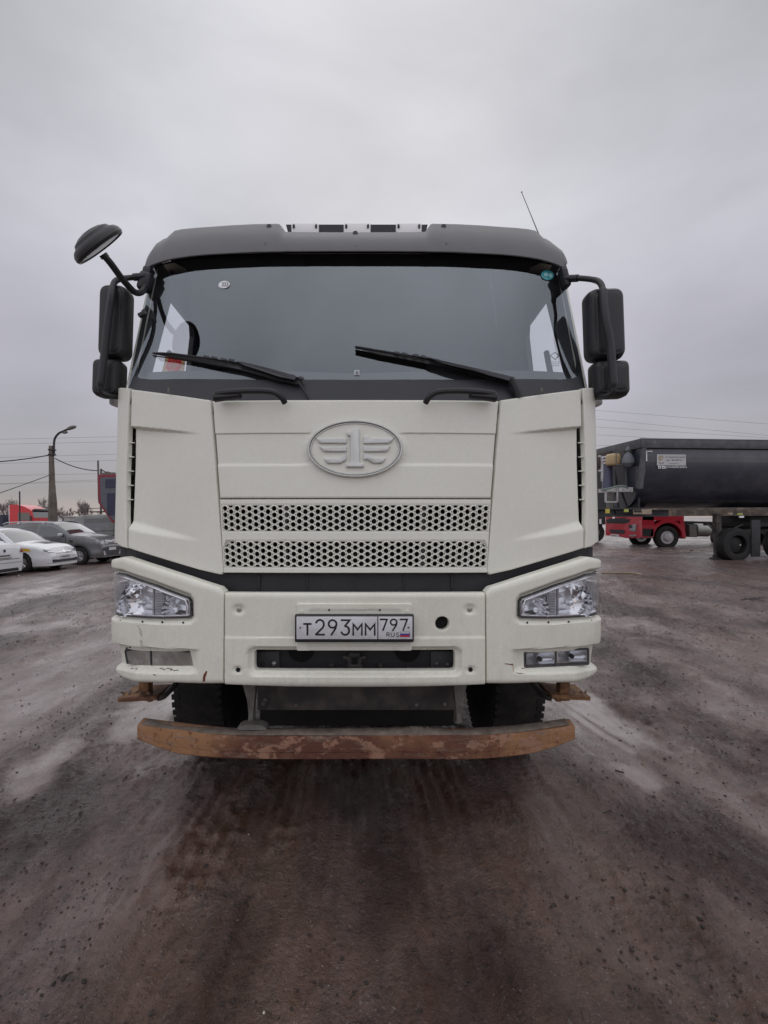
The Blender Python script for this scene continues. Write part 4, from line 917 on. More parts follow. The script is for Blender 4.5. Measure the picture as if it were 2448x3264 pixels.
        w = MB(); w.lathe([(.018, 0), (.018, .012), (0, .016)], P(368, 1422, 2.46), (0, -1, 0), 12); w.build('bulb', M['darkgrey'], fl)
        # chips, scrapes and the rust streak
        def chip(L_, m_, nm): q = FL(BUM, L_); w = MB(); rr = rel(np.array([p[0] for p in q]), np.array([p[1] for p in q])); w.add([tuple(BUM.pos(s, float(r_) - .0012, z)) for (s, z), r_ in zip(q, rr)], [tuple(range(len(q)))]); w.build(nm, m_, cor, False)
        chip([(445.5, 1449), (448, 1450), (446.5, 1456), (443.5, 1464), (443, 1472), (437.5, 1472.5), (438, 1466), (440, 1457)], M['rustred'], 'rust_streak')
        for L_ in ([(277, 1396), (281, 1399), (280, 1403), (275, 1401)], [(276.5, 1396.5), (283, 1397.5), (285, 1401), (281, 1403)], ):
            pass
        for (x, y, w_, h_) in ((258, 1404, 4, 2.5), (262, 1408, 5, 2.5), (266, 1402, 3, 2), (254, 1421, 3, 2), (262, 1424, 2, 1), (275, 1447, 5, .8), (286, 1447.5, 4, .9), (340, 1447, 6, .8), (348, 1449, 4, .9), (355, 1446.8, 7, 1.0), (364, 1449, 4, 1.3), (372, 1450.5, 4, .8), (378, 1450, 3, 1), (333, 1457, 3, 1.0), (336, 1459, 2.4, 1), (299, 1316 + 37, 2.2, 2.5), (302, 1359, 2.6, 3.5), (304, 1366, 3, 5), (306, 1372, 2.6, 3), (305, 1386, 4, 5.5), (306, 1394, 2.5, 4)):
            pale = y < 1400 and x > 290
            n_ = 7; L_ = [(x + w_ * math.cos(k * tau_ / n_) * rnd.uniform(.6, 1.1), y + h_ * math.sin(k * tau_ / n_) * rnd.uniform(.6, 1.1)) for k in range(n_)]
            chip(L_, M['scuff'] if pale else M['chip'], 'scuff' if pale else 'paint_chip')
    if side > 0:
        def chip(L_, m_, nm):
            q = FL(BUM, L_); w = MB(); rr = rel(np.array([p[0] for p in q]), np.array([p[1] for p in q])); w.add([tuple(BUM.pos(s, float(r_) - .0012, z)) for (s, z), r_ in zip(q, rr)], [tuple(range(len(q)))]); w.build(nm, m_, cor, False)
        chip([(1087, 1433.5), (1096, 1433), (1103, 1434.5), (1108, 1433.5), (1110, 1438), (1104, 1436.5), (1096, 1435)], M['rustred'], 'rust_streak')
        chip([(1109, 1437), (1110.3, 1438), (1110, 1452), (1108.8, 1451)], M['rustpale'], 'rust_streak')
        for L_ in ([(1113, 1453), (1124, 1454), (1135, 1455.4), (1124, 1455.6)], [(1128, 1484 - 9.5), (1160, 1484 - 10), (1180, 1484 - 9.6), (1160, 1484 - 9)], [(1132, 1446.5), (1140, 1446), (1140, 1447.5), (1134, 1447.8)]): chip(L_, M['chip'], 'paint_chip')
tau_ = 2 * math.pi
M['chromedim'] = mat('dim_reflector', (0.72, 0.73, 0.76), 0.28, 0.8, var=0.1, vscale=30)
M['greyshine'] = mat('grey_lamp_plastic', (0.36, 0.36, 0.39), 0.3, 0.4)
M['darkgrey'] = mat('dark_grey_plastic', (0.07, 0.07, 0.075), 0.4)
M['frost'] = glassmat('clear_side_lamp', 0.03, tint=(.8, .82, .85), rough=.2)
M['dirtylens'] = mat('muddy_lens', (0.24, 0.22, 0.195), 0.4, col2=(0.40, 0.38, 0.35), c2scale=14, var=.2, bump=.1)
M['rustred'] = mat('red_rust', (0.16, 0.035, 0.012), 0.8, var=.3, vscale=60); M['rustpale'] = mat('pale_rust', (0.42, 0.34, 0.18), 0.7)
M['chip'] = mat('bare_chip', (0.09, 0.085, 0.075), 0.8, var=.3); M['scuff'] = mat('grey_scuff', (0.50, 0.48, 0.42), 0.6, var=.1)
for sd in (-1, 1): bumper_corner(sd)

# ------------------------------------------------------------------ behind and below the bumper
def lower():
    b = MB(); b.box((TX, 2.42, P(767, 1428, 2.40).z), (1.10, .02, .16)); cm = b.build('cross_member', M['blackgap'], LORRY, False)
    for x0, x1 in ((552, 603), (931, 984)):
        b = MB(); p, q = P(x0, 1408, 2.39), P(x1, 1450, 2.39); b.box(((p.x + q.x) / 2, 2.40, (p.z + q.z) / 2), (q.x - p.x, .012, p.z - q.z)); b.build('mounting_plate', M['darkgrey'], cm, False)
    for x, y, r_, m_ in ((568, 1433, .008, 'dirtmetal'), (591.5, 1433, .0125, 'steel'), (943, 1432.5, .009, 'greymetal'), (967, 1434, .008, 'greymetal'), (716, 1437, .013, 'dirtmetal'), (822, 1437, .012, 'dirtmetal'), (652, 1444, .006, 'hole'), (864, 1444, .006, 'hole')):
        b = MB(); b.lathe([(r_, -.004), (r_, .006), (r_ * .6, .010), (0, .011)], P(x, y, 2.386), (0, -1, 0), 6 if m_ != 'hole' else 12); b.build('bolt', M[m_], cm, False)
    for x in (651, 880): b = MB(); b.lathe([(.062, -.001), (.062, .004), (0, .004)], P(x, 1402, 2.405), (0, -1, 0), 26); b.build('round_opening', M['hole'], cm, False)
    # tow pin bracket in the middle of the slot
    Q = lambda px, py, Y=2.36: P((900 + px / 3.607) / SC, (1900 + py / 3.607) / SC, Y)
    b = MB(); b.tube(smooth_path([Q(700, 705), Q(740, 712), Q(768, 745), Q(780, 790), Q(830, 805), Q(880, 790), Q(892, 745), Q(915, 712), Q(960, 705)]), .011, 8)
    b.tube(smooth_path([Q(765, 775), Q(775, 825), Q(830, 840), Q(888, 825), Q(898, 775)]), .012, 8); b.tube([Q(770, 675), Q(890, 675)], .016, 8); b.tube([Q(775, 680), Q(775, 740)], .009, 8); b.tube([Q(885, 680), Q(885, 740)], .009, 8)
    b.build('tow_bracket', M['dirtmetal'], LORRY)
    # skid plate and struts
    b = MB(); a, c = P(556, 1484, 2.60), P(984, 1531, 2.60); b.box(((a.x + c.x) / 2, 2.61, (a.z + c.z) / 2 + .03), (c.x - a.x, .02, a.z - c.z + .06)); b.box(((a.x + c.x) / 2, 2.70, c.z), (c.x - a.x, .2, .012))
    sk = b.build('skid_plate', M['dirtmetal'], LORRY, False)
    for x, y in ((569, 1520), (573, 1512), (960, 1521), (640, 1524), (900, 1523)): b = MB(); b.lathe([(.010, 0), (.010, .006), (0, .009)], P(x, y, 2.598), (0, -1, 0), 8); b.build('bolt', M['greymetal'], sk)
    for sg in (-1, 1):
        X = (lambda x: x) if sg < 0 else (lambda x: 1534 - x + (-1))
        b = MB(); L_ = [(524, 1478), (552, 1478), (549.5, 1510), (547, 1535), (546, 1558), (551, 1563), (541, 1563), (535, 1561), (537, 1545), (534, 1515)]
        V = [P(X(x), y, 2.42) for x, y in L_] + [P(X(x), y, 2.42) + Vector((0, .05, 0)) for x, y in L_]; m = len(L_)
        b.add(V, [tuple(range(m)) if sg > 0 else tuple(range(m))[::-1], tuple(range(m, 2 * m))] + [(i, (i + 1) % m, m + (i + 1) % m, m + i) for i in range(m)])
        b.tube([P(X(550), 1485, 2.46), P(X(550), 1560, 2.46)], .006, 6)
        st = b.build('bar_strut', M['greymetal'], LORRY, False)
        if sg < 0:
            b = MB(); L2 = [(513, 1576), (513, 1571), (520, 1566.5), (535, 1564.5), (553, 1564.5), (566, 1567), (575, 1572), (575, 1576)]; V = [P(x, y + 1, 2.37) for x, y in L2] + [P(x, y + 1, 2.37) + Vector((0, .06, .0)) for x, y in L2]; m = len(L2)
            b.add(V, [tuple(range(m))[::-1], tuple(range(m, 2 * m))] + [(i, (i + 1) % m, m + (i + 1) % m, m + i) for i in range(m)]); b.build('strut_foot', M['greymetal'], st)
    # rusty under-run bar
    zlow, ztop_ = P(767, 1640.5, 2.33).z, P(767, 1589.5, 2.33).z; xe = 1.075; n = 60; V = []; F = []
    def bc(x):
        a = abs(x); t = max(0, (a - .50) / (xe - .50)); return 2.33 + .135 * t ** 1.7
    prof_n = 0
    for i in range(n + 1):
        x = -xe + 2 * xe * i / n; y = bc(x); a = abs(x); e = max(0, (a - .84) / (xe - .84)); zl = zlow + .034 * e ** 1.2 + .001 * math.sin(x * 9); zt = ztop_ + .003 * math.sin(x * 5) - .006 * e
        h = zt - zl
        pr = [(.0, zl + .004), (-.000, zl + h * .28), (.003, zl + h * .285), (.003, zl + h * .315), (0, zl + h * .32), (.0, zl + h * .5), (0, zt - .010), (.003, zt - .003), (.010, zt), (.07, zt + .004), (.085, zt), (.085, zl), (.010, zl - .002), (.003, zl)]
        prof_n = len(pr)
        for dy, z in pr: V.append((TX + x, y + dy, z))
    for i in range(n):
        for j in range(prof_n): k = (j + 1) % prof_n; F.append((i * prof_n + j, (i + 1) * prof_n + j, (i + 1) * prof_n + k, i * prof_n + k))
    F.append(tuple(range(prof_n))); F.append(tuple(n * prof_n + j for j in range(prof_n))[::-1])
    bar = obj('underrun_bar', V, F, M['rustbar'], LORRY, True, 30)
    # mud and flaking on its top face
    b = MB(); rr = random.Random(4)
    for cx, w_, hh in ((0.0, 2.10, .004), (-.30, .38, .008), (.16, .62, .014), (.30, .22, .022), (.62, .25, .006)):
        nn = 26; V = []; F = []
        for i in range(nn + 1):
            x = cx - w_ / 2 + w_ * i / nn; e = max(0.0, math.sin(math.pi * i / nn)) ** .4; hh_ = hh * e * (0.75 + .5 * rr.random())
            for dy, z in ((.004 + .003 * rr.random(), -.002), (.012, hh_ * .7), (.04, hh_), (.075, hh_ * .5), (.08, -.002)): V.append((TX + x, bc(x) + dy, ztop_ + z + .002))
        for i in range(nn):
            for j in range(4): F.append((i * 5 + j, (i + 1) * 5 + j, (i + 1) * 5 + j + 1, i * 5 + j + 1))
        b.add(V, F)
    b.build('caked_mud', M['cakedmud'], bar, True, 60)
    # steps at both sides
    for sg in (-1, 1):
        X = (lambda x: x) if sg < 0 else (lambda x: 1531 - x)
        b = MB(); p, q = P(X(262), 1498, 2.66), P(X(345), 1512, 2.66); b.box(((p.x + q.x) / 2, 2.72, (p.z + q.z) / 2 + (.008 if sg > 0 else 0)), (abs(q.x - p.x), .20, .022), (0.0, .05 * sg, 0), r=.004)
        p = P(X(315), 1486, 2.68); b.box(p, (.052, .06, .12), r=.003); b.box(p + Vector((-.03 * sg, .0, -.05)), (.03, .05, .035), r=.006)
        stp = b.build('step', M['ruststep'], LORRY, False)
        b = MB(); b.tube(smooth_path([P(X(340), 1508, 2.66), P(X(352), 1505, 2.68), P(X(366), 1492, 2.75), P(X(382), 1474, 2.85)]), .016, 8); b.build('step_arm', M['dirtmetal'], stp)
        b = MB(); rr = random.Random(9 + sg)
        for k in range(22): b.box(P(X(rr.uniform(262, 342)), rr.uniform(1494, 1500), 2.63 + rr.uniform(0, .1)), (rr.uniform(.006, .018), rr.uniform(.006, .018), rr.uniform(.005, .014)), (rr.random() * 3, rr.random() * 3, 0), r=.003, seg=1)
        b.each('mud_clod', M['cakedmud'], stp, False)
M['ruststep'] = mat('rusty_painted_steel', (0.26, 0.135, 0.06), 0.8, col2=(0.11, 0.05, 0.03), c2scale=4.0, c2lo=.45, c2hi=.60, var=.35, vscale=30, bump=.5, bscale=70, stretch=(1, 1, 1.6))
M['cakedmud'] = mat('caked_mud', (0.17, 0.135, 0.11), 0.85, var=.35, vscale=20, bump=.4, bscale=50)
def bar_material():
    m = bpy.data.materials.new('rusted_bar'); m.use_nodes = True; nt = m.node_tree; N = nt.nodes.new; L = nt.links.new; b = nt.nodes['Principled BSDF']; tc = N('ShaderNodeTexCoord')
    def no(s, d, r, st=(1, 1, 1)):
        mp = N('ShaderNodeMapping'); mp.inputs[3].default_value = st; L(tc.outputs['Object'], mp.inputs[0]); n = N('ShaderNodeTexNoise'); n.inputs['Scale'].default_value = s; n.inputs['Detail'].default_value = d; n.inputs['Roughness'].default_value = r; L(mp.outputs[0], n.inputs[0]); return n.outputs[0]
    def ra(x, a, c, e=0, f=1): q = N('ShaderNodeMapRange'); q.inputs[1].default_value = a; q.inputs[2].default_value = c; q.inputs[3].default_value = e; q.inputs[4].default_value = f; L(x, q.inputs[0]); return q.outputs[0]
    def mx(f, a, c):
        q = N('ShaderNodeMixRGB'); L(f, q.inputs[0])
        for k, w in ((1, a), (2, c)):
            if isinstance(w, tuple): q.inputs[k].default_value = (*w, 1)
            else: L(w, q.inputs[k])
        return q.outputs[0]
    sp = N('ShaderNodeSeparateXYZ'); L(tc.outputs['Object'], sp.inputs[0]); ab = N('ShaderNodeMath'); ab.operation = 'ABSOLUTE'; L(sp.outputs[0], ab.inputs[0])
    sm = N('ShaderNodeMath'); sm.operation = 'ADD'; L(ra(ab.outputs[0], .25, .75, -.12, .16), sm.inputs[0]); L(no(2.6, 5, .6), sm.inputs[1])
    base = mx(ra(sm.outputs[0], .38, .66), (.12, .045, .028), (.34, .175, .082))              # red oxide in the middle, ochre paint at the ends
    base = mx(ra(no(9, 9, .72, (1, 1, 1.6)), .53, .57, 0, .8), base, (.36, .20, .13)); base = mx(ra(no(22, 8, .75), .56, .62, 0, .85), base, (.10, .032, .018))
    base = mx(ra(no(60, 5, .7), .60, .66, 0, .8), base, (.05, .025, .018)); base = mx(ra(no(14, 6, .7, (.5, 1, 3)), .55, .66, 0, .75), base, (.20, .155, .125))
    L(base, b.inputs['Base Color']); b.inputs['Roughness'].default_value = .78
    bp = N('ShaderNodeBump'); bp.inputs['Distance'].default_value = .012; bp.inputs['Strength'].default_value = .6; L(no(40, 7, .75), bp.inputs['Height']); L(bp.outputs[0], b.inputs['Normal']); return m
M['rustbar'] = bar_material()
lower()

# ------------------------------------------------------------------ mirrors
def shell(name, x0, y0, x1, y1, Y, dep, m_, rr=.045, rot=0.0, ribs=0.0, parent=LORRY):
    a, c = P(x0, y0, Y), P(x1, y1, Y); w, h = c.x - a.x, a.z - c.z; o = Vector(((a.x + c.x) / 2, Y, (a.z + c.z) / 2)); V = []; F = []; n = 40
    def loop(k, yy):
        L_ = roundc([(-w / 2 * k, -h / 2 * (1 - (1 - k) * w / h * 1.0)), (w / 2 * k, -h / 2 * (1 - (1 - k) * w / h)), (w / 2 * k, h / 2 * (1 - (1 - k) * w / h)), (-w / 2 * k, h / 2 * (1 - (1 - k) * w / h))], rr * k, 8)
        return [(p[0], yy, p[1]) for p in L_]
    ks = [(.0, -.5), (.45, -.49), (.62, -.47), (.66, -.44), (.80, -.42), (.93, -.30), (1.0, -.05), (1.0, .25), (.985, .45), (.93, .5), (.90, .46)]
    rm = Matrix.Rotation(rot, 3, 'Y')
    lp = [loop(max(k, .02), yy * dep) for k, yy in ks]; m = len(lp[0])
    for L_ in lp: V += [tuple(o + rm @ Vector(p)) for p in L_]
    for i in range(len(lp) - 1):
        for j in range(m): F.append((i * m + j, i * m + (j + 1) % m, (i + 1) * m + (j + 1) % m, (i + 1) * m + j))
    F.append(tuple(range(m))[::-1])
    ob = obj(name, V, F, m_, parent, True, 30)
    gv = [tuple(Vector(p) + Vector((0, 0, 0))) for p in V[-m:]]; obj('mirror_glass', gv, [tuple(range(m))], M['mirror'], ob, False)
    return ob
def mirrors():
    mr = shell('wing_mirror', 219, 620, 279, 776, 2.63, .11, M['black'], .05, .03); mr['label'] = 'tall upper wing mirror'
    m2 = shell('wing_mirror', 205, 778, 265, 858, 2.63, .11, M['black'], .035, .03); m2['label'] = 'short lower wing mirror'
    m3 = shell('wing_mirror', 1267, 627, 1344, 779, 2.56, .11, M['black'], .05, -.035); m3['label'] = 'tall upper wing mirror'
    m4 = shell('wing_mirror', 1279, 781, 1355, 859, 2.56, .11, M['black'], .035, -.03); m4['label'] = 'short lower wing mirror'
    b = MB(); b.tube(smooth_path([P(310, 597, 2.64), P(280, 600, 2.63), P(262, 602, 2.60), P(249, 608, 2.58), P(243, 622, 2.56), P(240, 645, 2.54), P(235, 680, 2.53), P(228, 740, 2.53), P(221, 800, 2.53), P(217, 830, 2.53), P(219, 846, 2.54), P(235, 855, 2.56), P(250, 857, 2.60)]), [.014] * 13 + [.015] * 12 + [.018] * 30 + [.014] * 18, 16)
    b.tube([P(314, 597, 2.64), P(288, 599, 2.63)], .019, 10); b.build('mirror_arm', M['black'], LORRY)
    b = MB(); b.tube(smooth_path([P(1219, 601, 2.64), P(1250, 601, 2.60), P(1280, 604, 2.56), P(1295, 610, 2.52), P(1302, 625, 2.49), P(1304, 650, 2.47), P(1308, 690, 2.46), P(1318, 740, 2.46), P(1322, 790, 2.46), P(1325, 832, 2.46), P(1322, 848, 2.47), P(1308, 856, 2.5), P(1291, 854, 2.56)]), [.014] * 13 + [.015] * 12 + [.020] * 30 + [.014] * 18, 16)
    b.tube([P(1226, 602, 2.64), P(1248, 601, 2.6)], .019, 10); b.build('mirror_arm', M['black'], LORRY)
    b = MB(); b.box(P(315, 610, 2.66), (.065, .07, .10), (0, .25, 0), r=.018, seg=3); b.box(P(320, 589, 2.67), (.045, .06, .05), (0, .3, 0), r=.012); b.build('mirror_bracket', M['black'], LORRY)
    b = MB(); b.box(P(1219, 603, 2.66), (.034, .07, .10), (0, -.25, 0), r=.012, seg=3); b.box(P(1214, 590, 2.67), (.03, .06, .05), r=.01); b.build('mirror_bracket', M['black'], LORRY)
    for xd, yd in ((308, 679),): b = MB(); b.box(P(xd, yd, 2.63), (.045, .03, .022), (0, -.5, 0), r=.006); b.box(P(xd + 4.5, yd - 3.5, 2.60), (.018, .03, .028), (0, -.5, 0), r=.005); b.build('pillar_clip', M['darkgrey'], LORRY)
    for sg in (-1, 1): b = MB(); b.box(P(248 if sg < 0 else 1290, 866, 2.74), (.03, .08, .06), r=.012, seg=3); b.build('mirror_pivot', M['greyplastic'], LORRY)
    # round kerb mirror on its long arm
    Y = 2.28; c = P(213, 530, Y); nrm = Vector((0.52, 0.53, -0.68)).normalized()
    b = MB(); b.lathe([(0, .003), (.111, .003), (.114, .016), (.121, .015), (.127, .004), (.124, -.012), (.113, -.026), (.096, -.034), (.088, -.046), (.06, -.058), (.03, -.064), (0, -.066)], c, nrm, 40)
    km = b.build('kerb_mirror', M['black'], LORRY, True, 30)
    b = MB(); b.lathe([(0, .014), (.03, .0138), (.06, .013), (.09, .0115), (.113, .010)], c, nrm, 40); b.build('mirror_glass', M['darkmirror'], km)
    b = MB(); a_ = c + nrm * .02; b.tube(smooth_path([P(224, 551, Y), P(240, 570, 2.31), P(262, 600, 2.38), P(283, 624, 2.46), P(293, 632, 2.52), P(302, 632.5, 2.56), P(309, 628, 2.6), P(314, 618, 2.64)]), .0155, 16); b.tube([P(222, 549, Y), P(228, 557, Y + .01)], .019, 10)
    b.build('kerb_mirror_arm', M['black'], LORRY)
M['darkmirror'] = mat('tinted_mirror_glass', (0.06, 0.06, 0.085), 0.35, 0.0, spec=0.2)
M['greyplastic'] = mat('pale_grey_plastic', (0.45, 0.45, 0.46), 0.5)
mirrors()

# ------------------------------------------------------------------ cab shell, interior, chassis, wheels, tipping body
def cabshell():
    def wallx(z): return 1.215 - .075 * max(0, min(1, (z - 2.1) / .8))
    for sg in (-1, 1):
        o = [(2.76, 1.25), (4.25, 1.25), (4.25, 3.05), (3.02, 3.05), (2.98, 2.95), (2.78, 2.12)]
        h = [(2.80, 2.16), (3.04, 2.885), (3.42, 2.865), (3.45, 2.80), (3.42, 2.16)]
        for i, (nm, m_, off) in enumerate((('cab_side', M['paint'], 0.02), ('inner_side', M['interior'], -.012))):
            ids = o + h[::-1]; tri = tessellate_polygon([[Vector((a, b, 0)) for a, b in o], [Vector((a, b, 0)) for a, b in h[::-1]]])
            V = [(TX + sg * (wallx(z) + off), y, z) for y, z in ids]; F = [tuple(t) for t in tri]
            if i == 0: sd = obj(nm, V, F, m_, LORRY, False)
            else: obj(nm, V, F, m_, sd, False)
        V = [(TX + sg * (wallx(z) + off), y, z) for y, z in h for off in (.02, -.012)]; m = len(h); obj('window_reveal', V, [(2 * i, 2 * ((i + 1) % m), 2 * ((i + 1) % m) + 1, 2 * i + 1) for i in range(m)], M['black'], sd, False)
        obj('door_window', [(TX + sg * (wallx(z) + .004), y, z) for y, z in h], [tuple(range(m))], M['glass_side'], sd, False)
        b = MB(); b.tube(smooth_path([(TX + sg * 1.13, 2.72, 2.14), (TX + sg * 1.09, 2.78, 2.27), (TX + sg * 1.09, 2.86, 2.42), (TX + sg * 1.10, 2.93, 2.52)]), .016, 8); b.build('pillar_handle', M['interior'], LORRY)
        b = MB(); b.box((TX + sg * 1.243, 3.7, 1.95), (.02, .16, .04), r=.008); b.build('door_handle', M['black'], sd)
    b = MB(); b.box((TX, 4.26, 2.15), (2.46, .04, 1.86)); b.build('cab_rear_wall', M['paint'], LORRY); b = MB(); b.box((TX, 3.6, 3.07), (2.34, 1.35, .04)); b.build('cab_roof', M['paint'], LORRY)
    b = MB(); b.box((TX, 4.19, 2.15), (2.42, .03, 1.8)); b.box((TX, 3.60, 2.995), (2.32, 1.2, .03)); b.box((TX, 2.88, 2.985), (1.96, .26, .03)); b.box((TX, 3.4, 1.38), (2.40, 1.7, .05)); b.each('cab_lining', M['interior'], LORRY, False)
    b = MB(); b.box((TX, 2.72, 1.70), (2.28, .34, .74), r=.03); b.build('dashboard', M['interior'], LORRY)
    for x in (-.62, .62):
        b = MB(); b.box((TX + x, 3.45, 1.85), (.52, .5, .16), r=.05); b.box((TX + x, 3.72, 2.2), (.5, .14, .68), (-.12, 0, 0), r=.05); b.box((TX + x, 3.77, 2.63), (.28, .10, .2), (-.1, 0, 0), r=.04); b.build('seat', M['seat'], LORRY)
    q = Vector((TX + .62, 3.02, 2.02)); b = MB(); ax = Vector((0, -.55, .83)).normalized(); u = ax.cross(Vector((1, 0, 0))).normalized()
    b.tube([q + (Vector((1, 0, 0)) * math.cos(w) + u * math.sin(w)) * .23 for w in np.linspace(0, 2 * math.pi, 33)], .016, 8, False); b.tube([q, q - ax * .3], .03, 8); b.tube([q + Vector((.22, 0, 0)), q, q - Vector((.22, 0, 0))], .015, 6); b.build('steering_wheel', M['black'], LORRY)
cabshell()
def wheel_tyre(b, c, r, w, seg=48, tread=True):
    """tyre with shoulder lugs, axis along x"""
    h = w / 2; b.lathe([(r * .56, -h * .80), (r * .62, -h * .95), (r * .80, -h * 1.0), (r * .93, -h * .96), (r * .985, -h * .86), (r, -h * .6), (r, h * .6), (r * .985, h * .86), (r * .93, h * .96), (r * .80, h), (r * .62, h * .95), (r * .56, h * .80)], c, (1, 0, 0), seg)
    if tread:
        for k in range(64):
            w_ = 2 * math.pi * k / 64
            for sg in (-1, 1):
                ww = w_ + (0 if sg < 0 else math.pi / 64); b.box(Vector(c) + Vector((sg * h * .80, math.cos(ww) * r * .990, math.sin(ww) * r * .990)), (h * .30, r * .058, r * .026), (ww - math.pi / 2, 0, 0))
def rim(b, c, r, side, w=.1):
    ax = (side, 0, 0); b.lathe([(r, .0), (r * .96, .01), (r * .92, -.03), (r * .70, -.05), (r * .55, -.01), (r * .30, .02), (r * .28, .06), (r * .12, .07), (0, .07)], c, ax, 28)
    for k in range(10): w_ = 2 * math.pi * k / 10; b.lathe([(r * .05, 0), (r * .05, .03), (0, .035)], Vector(c) + Vector((side * -.005, math.cos(w_) * r * .44, math.sin(w_) * r * .44)), ax, 6)
def chassis():
    for sg in (-1, 1):
        cx = TX + sg * .985; gz = 0.515; b = MB(); wheel_tyre(b, (cx, 3.58, gz), .53, .32); w = b.build('wheel', M['rubber'], LORRY)
        b = MB(); rim(b, (cx + sg * .14, 3.58, gz), .30, sg); b.build('rim', M['greymetal'], w)
        for yy in (8.2, 9.6):
            b = MB(); wheel_tyre(b, (TX + sg * 1.06, yy, .53), .53, .28, 28, False); wheel_tyre(b, (TX + sg * .74, yy, .53), .53, .28, 28, False); w = b.build('wheel', M['rubber'], LORRY); b = MB(); rim(b, (TX + sg * 1.14, yy, .53), .30, sg); b.build('rim', M['greymetal'], w)
        b = MB(); b.box((TX + sg * .42, 6.4, .95), (.08, 8.0, .28)); b.build('chassis_rail', M['under'], LORRY, False)
        L_ = [(math.cos(w) * .64, math.sin(w) * .64) for w in np.linspace(-.1, math.pi * .72, 14)]; b = MB()
        V = [(TX + sg * x, 3.58 + c_, .53 + s_) for c_, s_ in L_ for x in (.78, 1.2)]; b.add(V, [(2 * i, 2 * i + 1, 2 * i + 3, 2 * i + 2) for i in range(13)])
        b.add([(TX + sg * .78, 3.58 + c_, .53 + s_) for c_, s_ in L_] + [(TX + sg * .78, 3.58, 1.28)], [(i, i + 1, 14) for i in range(13)]); b.build('mudguard', M['black'], LORRY)
        b = MB(); b.lathe([(.0, -.5), (.3, -.5), (.32, -.48), (.32, .48), (.3, .5), (0, .5)], (TX + sg * .85, 5.6, .85), (0, 1, 0), 24); b.build('fuel_tank', M['dirtmetal'], LORRY)
    b = MB(); b.box((TX, 3.58, .50), (1.7, .14, .13), r=.02); b.box((TX, 3.2, .72), (.62, .5, .42)); b.box((TX, 4.4, .85), (.8, 1.4, .7), r=.05); b.tube([(TX - .7, 3.3, .46), (TX + .7, 3.3, .46)], .025, 8); b.lathe([(0, -.2), (.17, -.15), (.22, 0), (.17, .15), (0, .2)], (TX, 8.2, .53), (0, 1, 0), 18); b.lathe([(0, -.2), (.17, -.15), (.22, 0), (.17, .15), (0, .2)], (TX, 9.6, .53), (0, 1, 0), 18); b.tube([(TX - 1, 8.2, .53), (TX + 1, 8.2, .53)], .08, 10); b.tube([(TX - 1, 9.6, .53), (TX + 1, 9.6, .53)], .08, 10); b.build('axle_and_engine', M['under'], LORRY)
    b = MB(); b.box((TX, 2.62, 1.12), (1.9, .04, .40)); b.build('front_bulkhead', M['under'], LORRY, False)
    b = MB(); b.box((TX, 3.9, .56), (1.2, 1.9, .10), r=.03); b.build('added_dark_tray', M['under'], LORRY)  # added tray, there to keep the underside dark
    for sg in (-1, 1): b = MB(); b.box((TX + sg * .84, 4.30, .62), (.78, .02, .95)); b.build('added_dark_flap', M['black'], LORRY, False)  # flaps added to cut the light reaching under the cab
    b = MB(); b.box((TX, 3.18, .47), (1.25, .03, .46), r=.01); b.build('added_dark_guard', M['under'], LORRY)  # added black plate, fills the view under the bumper with dark
    b = MB(); b.box((TX, 4.9, .50), (1.1, .03, .62)); b.build('added_rear_flap', M['under'], LORRY, False)  # added flap, blocks light coming from behind
    # tipping body
    b = MB(); b.prism([(-1.2, 1.35), (1.2, 1.35), (1.22, 3.05), (-1.22, 3.05)], lambda x, z, d: (TX + x, 4.75 + d, z), 6.1); tb = b.build('tipping_body', M['paint'], LORRY, False)
    for sg in (-1, 1):
        for k in range(8): b = MB(); b.box((TX + sg * 1.235, 4.85 + k * .84, 2.2), (.05, .08, 1.6)); b.build('rib', M['paint'], tb, False)
chassis()
# ------------------------------------------------------------------ parked cars
def BX(sx, Y): return (sx - CX) / FPX * Y
def BZ(sy, Y): return CAM_H + (CY - sy) / FPX * Y
TILT = math.atan(SLOPE)
M['carwhite'] = mat('white_car_paint', (0.72, 0.73, 0.75), 0.28, coat=.6, var=.03, vscale=4, col2=(.55, .53, .51), c2scale=1.5, c2lo=.5, c2hi=.9)
M['cargrey'] = mat('grey_car_paint', (0.17, 0.175, 0.185), 0.3, metal=.35, coat=.5, col2=(.13, .12, .115), c2scale=1.2)
M['vangrey'] = mat('sage_grey_van_paint', (0.27, 0.285, 0.275), 0.5, var=.04, col2=(.2, .19, .175), c2scale=1.2)
M['cardark'] = mat('dark_car_paint', (0.05, 0.055, 0.07), 0.3, coat=.5)
M['carglass'] = mat('car_glass', (0.02, 0.024, 0.027), 0.06, spec=1.0, coat=1.0)
M['clad'] = mat('grey_cladding', (0.045, 0.046, 0.05), 0.55)
M['yellow'] = mat('yellow_stripe', (0.75, 0.42, 0.03), 0.4)
M['alloy'] = mat('alloy_wheel', (0.55, 0.55, 0.57), 0.3, 0.7)
M['redlamp'] = mat('red_tail_lamp', (0.25, 0.02, 0.02), 0.2, coat=.8)
M['headl'] = mat('head_lamp_glass', (0.30, 0.31, 0.33), 0.12, 0.5, var=.4, vscale=12)
